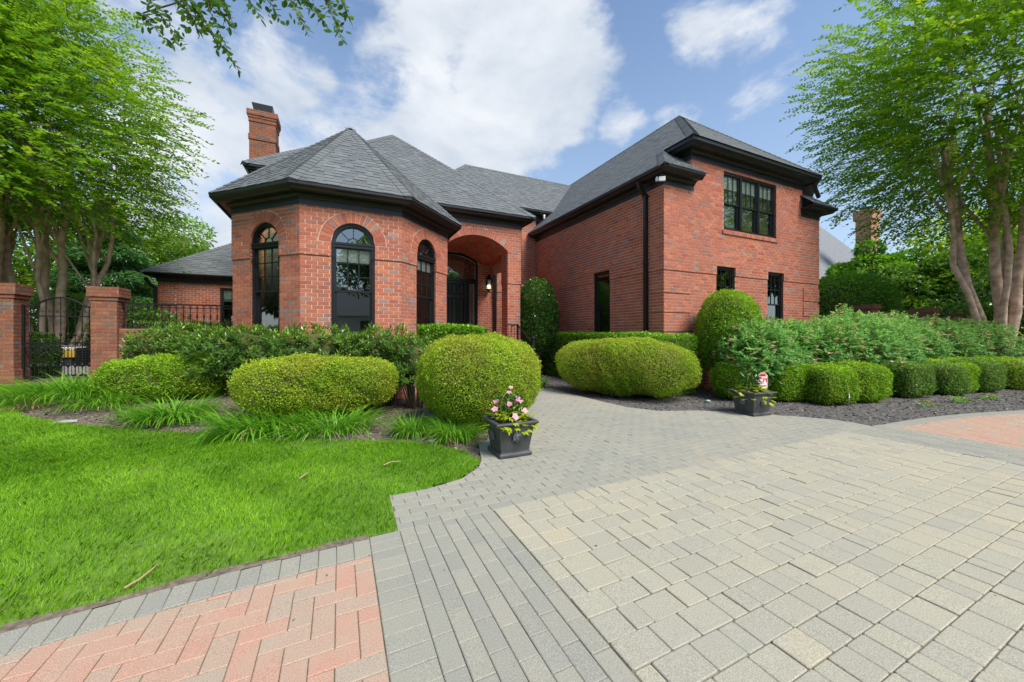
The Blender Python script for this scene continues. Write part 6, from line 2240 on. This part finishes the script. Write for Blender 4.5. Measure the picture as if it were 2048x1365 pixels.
def pillar(label, x0, z0):
    w = .42
    g = empty('gate_pillar', (x0 + w / 2, YG + w / 2, z0)); tag(g, label, 'pillar', 'brick pillars of the gate')
    mo, pc = MB(), Pieces()
    top = 2.46
    for h0, h1, o_ in ((z0 - .1, z0 + .27, .022), (z0 + .27, top - .30, 0.0), (top - .30, top - .22, .022), (top - .22, top, .05)):
        c = [(x0 - o_, YG + w + o_), (x0 - o_, YG - o_), (x0 + w + o_, YG - o_), (x0 + w + o_, YG + w + o_)]
        for i in range(3):
            panel(c[i], c[i + 1], h0, h1, (), 1.0 if i else 0.0, pc=pc, mo=mo, phase=.02 * i)
        mo.add([(*p, h1) for p in c] + [(*p, h0) for p in c], [(0, 1, 2, 3), (7, 6, 5, 4), (3, 0, 4, 7)])
    # bricks low on the pillar count as seen too
    pc.items = [(V, F, rn, (1.0 if k == 0 else w_), kk, c_) if False else (V, F, rn, max(w_, .01 if c_[1] < YG + .45 else 0), kk, c_) for V, F, rn, w_, kk, c_ in pc.items for k in (0,)]
    body = mo.build('core', M['old_mortar'], g)
    pc.flush(g, 'brick', 'far_bricks', M['old_brick'], 130)


pillar('moss-stained brick pillar cut by the left edge of the picture', -6.52, .40)
pillar('brick pillar between the iron gate and the low wall', -4.95, .42)

gw = empty('garden_wall', (-3.3, YG + .1, .3)); tag(gw, 'low brick garden wall carrying the iron railing', 'wall')
mo, pc = MB(), Pieces()
gwx0, gwx1, gwt = -4.53, -2.06, 1.53
panel((gwx0, YG + .08), (gwx1, YG + .08), .2, gwt, (), 1.0, pc=pc, mo=mo)
mo.abox(gwx0, gwx1, YG + .081, YG + .33, .2, gwt - .001)
pc.items = [(V, F, rn, max(w_, .01), kk, c_) for V, F, rn, w_, kk, c_ in pc.items]
core_ = mo.build('core', M['old_mortar'], gw)
pc.flush(gw, 'brick', 'far_bricks', M['old_brick'], 240)


def iron(name, mb, parent):
    o = link(name, mb.mesh(name), M['black_iron'])
    o.parent = parent
    return o


# railing on the wall
rl = empty('iron_railing', (gwx0, YG + .2, gwt)); tag(rl, 'black iron railing with collared balusters on the low wall', 'railing')
mb = MB(); mb.abox(0, gwx1 - gwx0, -.03, .03, .57, .60).abox(0, gwx1 - gwx0, -.012, .012, .50, .515); iron('top_rail', mb, rl)
mb = MB(); mb.abox(0, gwx1 - gwx0, -.012, .012, .09, .115); iron('bottom_rail', mb, rl)
nbl = 19
for k in range(nbl):
    x = .05 + (gwx1 - gwx0 - .1) * k / (nbl - 1)
    mb = MB()
    mb.tube([(x, 0, 0), (x, 0, .57)], .0085, 6)
    mb.lathe((x, 0, .30), [(.009, -.06), (.019, -.03), (.012, -.012), (.024, 0), (.012, .012), (.019, .03), (.009, .06)], 8)
    for s in (-1, 1):
        mb.tube([(x + s * .03 * math.sin(q), 0, .54 - .028 * (1 - math.cos(q))) for q in (0, .8, 1.6, 2.4, 3.1)], .005, 4)
    mb.lathe((x, 0, .06), [(.008, -.03), (.018, -.01), (.018, .01), (.008, .03)], 6)
    iron('baluster', mb, rl)

# the gate
gt = empty('iron_gate', (-5.52, YG + .22, .42)); tag(gt, 'black wrought iron garden gate with arched top', 'gate')
W = 1.12
mb = MB()
for s in (-1, 1):
    mb.abox(s * W / 2 - .022, s * W / 2 + .022, -.022, .022, 0.03, 1.62)
mb.abox(-W / 2 + .022, W / 2 - .022, -.018, .018, .06, .10)
iron('frame', mb, gt)
mb = MB()
arch = [(-W / 2, 0, 1.60), (-.38, 0, 1.60)] + [(-.38 + .76 * k / 14, 0, 1.60 + .19 * math.sin(math.pi * k / 14) ** .8) for k in range(15)] + [(.38, 0, 1.60), (W / 2, 0, 1.60)]
mb.tube(arch, .019, 6); iron('arched_top_rail', mb, gt)
for z in (.72, .80, 1.38):
    mb = MB(); mb.abox(-W / 2 + .022, W / 2 - .022, -.014, .014, z - .011, z + .011); iron('rail', mb, gt)
for k in range(9):
    x = -W / 2 + W * (k + 1) / 10
    zt_ = 1.60 + (.19 * math.sin(math.pi * (x + .38) / .76) ** .8 if abs(x) < .37 else 0)
    mb = MB(); mb.tube([(x, 0, .08), (x, 0, zt_)], .009, 6)
    mb.lathe((x, 0, .30), [(.010, -.05), (.026, -.02), (.030, 0), (.026, .02), (.010, .05)], 8)
    mb.lathe((x, 0, .98), [(.010, -.045), (.023, -.02), (.026, 0), (.023, .02), (.010, .045)], 8)
    iron('bar', mb, gt)
scr = MB()
for k in range(10):
    x = -W / 2 + W * (k + .5) / 10
    mb = MB()
    mb.tube([(x + .038 * math.cos(q), 0, .76 + .033 * math.sin(q)) for q in [math.pi * 2 * m_ / 10 for m_ in range(11)]], .006, 4)
    for s in (-1, 1):
        mb.tube([(x + s * .035 * math.sin(q) * (1 - q / 5), 0, 1.44 + .05 * (q / 2) + .02 * math.cos(q)) for q in [.35 * m_ for m_ in range(11)]], .005, 4)
        mb.tube([(x + s * (.012 + .03 * math.sin(q)), 0, .69 - .03 * q) for q in [.3 * m_ for m_ in range(9)]], .005, 4)
    mb.tube([(x, 0, .10), (x, 0, .70)], .006, 5)
    scr.add(mb.v, mb.f)
tag(iron('scrollwork', scr, gt), kind='stuff')
mb = MB(); mb.lathe((-W / 2 - .06, -.03, .86), [(.004, -.035), (.03, -.02), (.034, 0), (.03, .02), (.004, .035)], 10); mb.abox(-W / 2 - .03, -W / 2 + .01, -.03, .0, .78, .94); iron('latch', mb, gt)

# handrail by the steps
hr = empty('step_handrail', (4.98, 9.2, .2)); tag(hr, 'black iron handrail with ball finial beside the entry steps', 'handrail')
B = Vector((4.98, 9.2, .2))
mb = MB(); mb.abox(-.03, .03, -.03, .03, 0, .98); mb.lathe((0, 0, .98), [(.03, 0), (.048, .015), (.03, .03), (.022, .045), (.05, .075), (.056, .10), (.045, .13), (.02, .15), (.004, .165)], 12); iron('newel_post', mb, hr)
tops = [Vector((4.98, 9.2, 1.10)) - B, Vector((4.98, 10.2, 1.68)) - B]
mb = MB(); mb.tube(tops, .022, 8); mb.tube([tops[1], tops[1] + Vector((0, .42, 0))], .022, 8); mb.tube([tops[1], tops[1] + Vector((-.42, 0.0, 0))], .02, 8); iron('top_rail', mb, hr)
mb = MB(); mb.tube([tops[0] - Vector((0, 0, .72)), tops[1] - Vector((0, 0, .72))], .012, 6); iron('bottom_rail', mb, hr)
for k in range(1, 9):
    p = tops[0].lerp(tops[1], k / 9)
    mb = MB(); mb.tube([p - Vector((0, 0, .72)), p], .008, 5); iron('baluster', mb, hr)
for k in range(1, 4):
    p = tops[1] + Vector((-.42 * k / 4, 0, 0))
    mb = MB(); mb.tube([p - Vector((0, 0, .74)), p], .008, 5); iron('baluster', mb, hr)
mb = MB(); mb.abox(tops[1].x - .025, tops[1].x + .025, tops[1].y - .025, tops[1].y + .025, -.0, tops[1].z + .03); iron('landing_post', mb, hr)

# ------------------------------------------------------------------ planters
def lion(mb, c, t, n):
    """small lion mask: mane of locks round a muzzle"""
    c, t, n = Vector(c), Vector(t), Vector(n)
    for k in range(12):
        q = 2 * math.pi * k / 12
        d = t * math.cos(q) + UP * math.sin(q)
        mb.tube([c + d * .018 + n * .012, c + d * .042 + n * .018, c + d * (.055 + .012 * (k % 2)) + n * .004 - UP * .006], [.013, .014, .004], 6)
    def ball(p, r, s=(1, 1, 1)):
        p = Vector(p); V = []; F = []
        for j in range(6):
            th = math.pi * j / 5
            for i in range(8):
                ph = 2 * math.pi * i / 8
                V.append(p + t * (r * s[0] * math.sin(th) * math.cos(ph)) + n * (r * s[1] * math.sin(th) * math.sin(ph)) + UP * (r * s[2] * math.cos(th)))
        for j in range(5):
            for i in range(8):
                F.append((j * 8 + i, (j + 1) * 8 + i, (j + 1) * 8 + (i + 1) % 8, j * 8 + (i + 1) % 8))
        mb.add(V, F)
    ball(c + n * .014 + UP * .008, .032, (1, .8, 1.1)); ball(c + n * .034 - UP * .014, .017, (1.1, 1, .8)); ball(c + n * .02 - UP * .036, .014, (1, .8, 1.2))
    ball(c + n * .03 + UP * .006, .011, (.6, 1, 1.6))
    for s in (-1, 1):
        ball(c + t * s * .016 + n * .036 + UP * .014, .007); ball(c + t * s * .03 + n * .02 + UP * .04, .013, (1, .6, 1.2))


def planter(label, x, y, rot):
    root = empty('planter', (x, y, 0)); tag(root, label, 'planter', 'square lion-mask planters')
    b, t_, h = .178, .252, .415
    def ring(r_, z):
        return [Vector((r_ * sx, r_ * sy, z)) for sx, sy in ((-1, -1), (1, -1), (1, 1), (-1, 1))]
    rings = [ring(b + .02, 0), ring(b + .028, .012), ring(b + .028, .035), ring(b + .018, .05), ring(b, .055), ring(t_ - .03, h - .06), ring(t_ - .012, h - .045), ring(t_ + .012, h - .03), ring(t_ + .018, h - .012), ring(t_ + .008, h), ring(t_ - .035, h), ring(t_ - .05, h - .06)]
    mb = MB()
    V = [p for r_ in rings for p in r_]
    F = [(0, 1, 2, 3)]
    for k in range(len(rings) - 1):
        for i in range(4):
            j = (i + 1) % 4
            F.append((k * 4 + i, k * 4 + j, (k + 1) * 4 + j, (k + 1) * 4 + i))
    mb.add(V, F)
    o = link('tub', mb.mesh('tub'), M['planter']); o.parent = root
    bv = o.modifiers.new('soft_edges', 'BEVEL'); bv.width = .006; bv.segments = 2; bv.limit_method = 'ANGLE'
    mb = MB(); s = t_ - .048; mb.add([(-s, -s, h - .05), (s, -s, h - .05), (s, s, h - .05), (-s, s, h - .05)], [(0, 1, 2, 3)])
    o = link('soil', mb.mesh('soil'), M['potting']); o.parent = root
    for tt, nn in (((1, 0, 0), (0, -1, 0)), ((0, -1, 0), (-1, 0, 0)), ((0, 1, 0), (1, 0, 0)), ((-1, 0, 0), (0, 1, 0))):
        nn = Vector(nn)
        mb = MB(); zc = .235
        lion(mb, nn * (b + (t_ - .03 - b) * (zc - .055) / (h - .115) + .002) + UP * zc, tt, nn)
        o = link('lion_mask', mb.mesh('lion_mask', True), M['medallion']); o.parent = root
    root.rotation_euler = (0, 0, rot)
    return root


def planting(label, x, y, z, seed, blooms, hoop):
    """lime vine spilling over the rim, dark upright shoots, pink trumpets"""
    r = np.random.default_rng(seed)
    root = empty('potted_flowers', (x, y, z)); tag(root, label, 'potted plant', 'plantings in the two planters')
    # lime leaves: five-lobed, each lobe a kite
    P, A, N_, L_ = [], [], [], []
    for k in range(95):
        a = r.uniform(0, 6.283); rr = .26 * r.random() ** .45
        h_ = r.uniform(.0, .10) + .05 * (1 - rr / .26)
        if rr > .21: h_ -= r.uniform(0, .13); rr += .05
        c = np.array((rr * math.cos(a), rr * math.sin(a), h_))
        out = np.array((math.cos(a), math.sin(a), -.25 if rr > .21 else .1)) + r.normal(0, .3, 3)
        out = out / np.linalg.norm(out)
        nn = np.array((out[0] * .3, out[1] * .3, 1.0)) + r.normal(0, .2, 3)
        s = np.cross(out, nn); s /= np.linalg.norm(s)
        for j, q in enumerate((-1.15, -.6, 0, .6, 1.15)):
            P.append(c); A.append(out * math.cos(q) + s * math.sin(q)); N_.append(nn); L_.append((.052, .072, .088, .072, .052)[j] * (.8 + .4 * r.random()))
    V, F = leaves(np.array(P), np.array(A), unit(np.array(N_)), np.array(L_), np.array(L_) * .42, .1)
    o = link('vine_leaves', mesh_np('vine_leaves', V, F, 4, r.uniform(0, 1, len(F))), M['lf_vine']); o.parent = root
    P, A = [], []
    for k in range(230):
        a = r.uniform(0, 6.283); rr = .13 * r.random() ** .5; zz = r.uniform(.04, .30)
        P.append((rr * math.cos(a), rr * math.sin(a), zz)); A.append((math.cos(a), math.sin(a), .5 + r.normal(0, .5)))
    V, F = leaves(np.array(P), np.array(A), unit(r.normal(0, .5, (len(P), 3)) + np.array((0, 0, 1))), r.uniform(.045, .08, len(P)), .028, .1)
    o = link('dark_leaves', mesh_np('dark_leaves', V, F, 4, r.uniform(0, 1, len(F))), M['lf_dark']); o.parent = root
    mb = MB()
    for k in range(7):
        a = r.uniform(0, 6.28)
        mb.tube([(.03 * math.cos(a), .03 * math.sin(a), -.03), (.07 * math.cos(a), .07 * math.sin(a), .15), (.10 * math.cos(a), .10 * math.sin(a), .29)], .004, 4)
    o = link('stem', mb.mesh('stem'), M['lf_dark']); o.parent = root
    mb = MB()
    mb.tube([(hoop * math.cos(q), .02, .16 + .19 * math.sin(q) if q > 0 else .0) for q in [math.pi * k / 16 for k in range(17)]], .0035, 5)
    mb.tube([(hoop, .02, -.03), (hoop, .02, .16)], .0035, 5); mb.tube([(-hoop, .02, -.03), (-hoop, .02, .16)], .0035, 5)
    o = link('wire_hoop', mb.mesh('wire_hoop'), mat_plain('bamboo_hoop', (.45, .30, .07), .6)); o.parent = root
    for bx, by, bz, s in blooms:
        f = unit(np.array([[bx * 1.2, by - .35, .45]]))[0] + r.normal(0, .2, 3)
        f = f / np.linalg.norm(f)
        a = np.cross(f, np.array((0, 0, 1.0))); a /= np.linalg.norm(a); b = np.cross(f, a)
        P, A, N_ = [], [], []
        for j in range(5):
            q = j * 1.2566
            e = a * math.cos(q) + b * math.sin(q)
            P.append(np.array((bx, by, bz)) + e * .004); A.append(e * 1.0 + f * .25); N_.append(f)
        V, F = leaves(np.array(P), np.array(A), unit(np.array(N_)), s, s * .95, .1)
        me = mesh_np('bloom', V, F, 4, np.full(len(F), min(1, max(0, r.normal(.55, .25)))))
        o = link('bloom', me, M['pink']); o.parent = root
        mb = MB(); mb.tube([(bx, by, bz), (bx - f[0] * .05, by - f[1] * .05, bz - .05)], [.008, .004], 6); o = link('bloom_tube', mb.mesh('bloom_tube'), M['pink']); o.parent = root


planter('dark grey planter with pink flowers at the tip of the lawn', 1.86, 4.04, R(-1))
planting('pink trumpet flowers and lime vine in the planter by the lawn', 1.86, 4.04, .37, 131,
         [(-.20, -.03, .17, .045), (-.16, .03, .25, .04), (-.03, -.06, .22, .05), (.10, -.05, .26, .062), (.02, .05, .34, .035), (-.02, -.20, .10, .052), (.16, -.08, .13, .05), (.07, -.02, .23, .045), (.05, .06, .40, .03)], .105)
planter('dark grey planter with a red sign at the edge of the right bed', 6.66, 4.12, R(-7))
planting('lime vine with one pink flower in the planter beside the red sign', 6.66, 4.12, .37, 132,
         [(.20, .03, .20, .055), (.235, .0, .14, .05), (.19, -.02, .12, .045)], .09)

# ------------------------------------------------------------------ alarm company sign
sg = empty('yard_sign', (7.05, 4.16, 0)); tag(sg, 'small red and white eight-sided sign reading CPI', 'sign')
red_p = mat_plain('sign_red', (.62, .012, .02), .4, .05); wht = mat_plain('sign_white', (.82, .80, .78), .4, .03)
fx = Vector((.905, -.425, 0)); fn = Vector((-.425, -.905, 0))
def plate(w, h, zc, d0, d1, cut):
    pts = [(-w + cut, -h), (w - cut, -h), (w, -h + cut * 1.2), (w, h - cut * 1.2), (w - cut, h), (-w + cut, h), (-w, h - cut * 1.2), (-w, -h + cut * 1.2)]
    V = [fx * a + fn * d + UP * (zc + b) for d in (d0, d1) for a, b in pts]
    return V, [tuple(range(7, -1, -1)), tuple(range(8, 16))] + [(i, (i + 1) % 8, 8 + (i + 1) % 8, 8 + i) for i in range(8)]
ZS = .545
for nm, w, h, d0, d1, mt in (('board', .088, .165, 0, .004, wht), ('red_border', .082, .158, .004, .0046, red_p), ('white_field', .073, .148, .0046, .0052, wht)):
    mb = MB(); mb.add(*plate(w, h, ZS, d0, d1, w * .55)); o = link(nm, mb.mesh(nm), mt); o.parent = sg
mb = MB(); mb.add([fx * a + fn * .0058 + UP * (ZS + b) for a, b in ((-.055, .092), (.055, .092), (.038, .14), (-.038, .14))], [(0, 1, 2, 3)])
mb.add([fx * a + fn * .0058 + UP * (ZS + b) for a, b in ((-.06, -.07), (.06, -.07), (.05, -.095), (-.05, -.095))], [(0, 1, 2, 3)])
o = link('red_panel', mb.mesh('red_panel'), red_p); o.parent = sg
cu = bpy.data.curves.new('lettering', 'FONT'); cu.body = 'CPI'; cu.size = .105; cu.align_x = 'CENTER'; cu.align_y = 'CENTER'; cu.extrude = .0004; cu.offset = .0022
tmp = bpy.data.objects.new('lettering_curve', cu); COL.objects.link(tmp)
bpy.context.view_layer.update()
me = bpy.data.meshes.new_from_object(tmp.evaluated_get(bpy.context.evaluated_depsgraph_get()))
bpy.data.objects.remove(tmp)
o = link('lettering', me, red_p); o.parent = sg
rm = Matrix((fx, UP, fn)).transposed()
o.rotation_euler = rm.to_euler(); o.location = fn * .0062 + UP * (ZS + .022)
mb = MB(); mb.abox(-.006, .006, .002, .01, -.05, ZS - .1); o = link('stake', mb.mesh('stake'), M['came']); o.parent = sg

# ------------------------------------------------------------------ small things in the beds
fg = empty('marker_flag', (9.05, 3.72, 0)); tag(fg, 'tiny white marker flag in front of the boxwoods', 'flag')
mb = MB(); mb.tube([(0, 0, -.03), (0, 0, .30)], .0025, 5); o = link('wire', mb.mesh('wire'), M['came']); o.parent = fg
mb = MB(); mb.add([(0, 0, .30), (-.02, -.01, .16), (.06, .01, .15), (.045, 0, .2)], [(0, 1, 2, 3)]); o = link('pennant', mb.mesh('pennant'), wht); o.parent = fg


def ground_lamp(label, x, y):
    z = float(terrain(x, y))
    g = empty('ground_light', (x, y, z)); tag(g, label, 'light', 'round ground lights')
    mb = MB(); mb.lathe((0, 0, 0), [(.05, -.04), (.062, .0), (.064, .02), (.05, .028)], 16); o = link('housing', mb.mesh('housing', False), mat_plain('verdigris', (.16, .26, .22), .6, .3, 30)); o.parent = g
    mb = MB(); mb.lathe((0, 0, 0), [(.048, .028), (.03, .036), (.004, .039)], 16); o = link('lens', mb.mesh('lens', True), mat_plain('frosted_lens', (.55, .68, .62), .3, .15, 30)); o.parent = g


ground_lamp('green round ground light at the lawn edge left of the planter', 1.10, 4.82)
ground_lamp('round ground light in the mulch left of the planter with the sign', 6.95, 5.20)
tag(MB().add([(-3.72 + a * .13, 7.86 + b * .07, float(terrain(-3.72, 7.86)) + z * .5) for z in (-.02, .022) for a, b in ((-1, -.4), (-.2, -1), (1, -.5), (.8, .6), (-.1, 1), (-.9, .5))],
              [tuple(range(6, 12))] + [(i, (i + 1) % 6, 6 + (i + 1) % 6, 6 + i) for i in range(6)]).build('stepping_stone', M['concrete']), 'flat grey stone at the lawn edge of the left bed', 'stone')


def posy(label, x, y, n, seed, yellow):
    r = np.random.default_rng(seed)
    root = empty('bedding_flower', (x, y, 0)); tag(root, label, 'flower', 'bedding flowers by the drive')
    P = r.normal(0, .06, (n, 3)); P[:, 2] = np.abs(P[:, 2]) * .5 + .01
    A = P * np.array((1, 1, .3)) + r.normal(0, .04, (n, 3)) + np.array((0, 0, .02))
    V, F = leaves(P, A, unit(r.normal(0, .5, (n, 3)) + np.array((0, 0, 1))), .055, .03, .1)
    o = link('leaves', mesh_np('leaves', V, F, 4, r.uniform(.3, 1, n)), M['lf_hedge']); o.parent = root
    for k in range(yellow):
        c = np.array((r.normal(0, .05), r.normal(0, .05), .07 + r.uniform(0, .04)))
        Q = np.array([(math.cos(q), math.sin(q), .2) for q in [.785 * j for j in range(8)]])
        V, F = leaves(np.repeat(c[None], 8, 0), Q, np.repeat(np.array(((0, 0, 1.0),)), 8, 0), .028, .02, .05)
        o = link('bloom', mesh_np('bloom', V, F, 4, r.uniform(0, 1, 8)), M['yellow_petal']); o.parent = root


posy('smallest yellow flower in the grey mulch', 10.50, 3.12, 50, 141, 3)
posy('leafy flower clump in the grey mulch without open blooms', 11.75, 2.98, 90, 142, 1)
posy('yellow-orange flower nearest the red drive', 12.75, 2.80, 80, 143, 6)

# twigs and a dry leaf on the lawn
r = np.random.default_rng(150)
for lab, pts in (('bent pale twig lying on the lawn near the drive edge', [(-1.09, 2.78, .02), (-1.04, 2.83, .03), (-1.005, 2.89, .045), (-1.0, 2.94, .04)]),
                 ('short reddish twig in the middle of the lawn', [(-.35, 4.05, .05), (-.30, 4.12, .06), (-.28, 4.2, .05)]), ('thin dry twig near the lawn tip', [(.42, 4.08, .05), (.5, 4.12, .06), (.6, 4.13, .05)])):
    tag(MB().tube(pts, [.006, .005, .004, .003][:len(pts)], 6).build('twig', mat_plain('dry_twig', (.42, .29, .17), .8)), lab, 'twig')
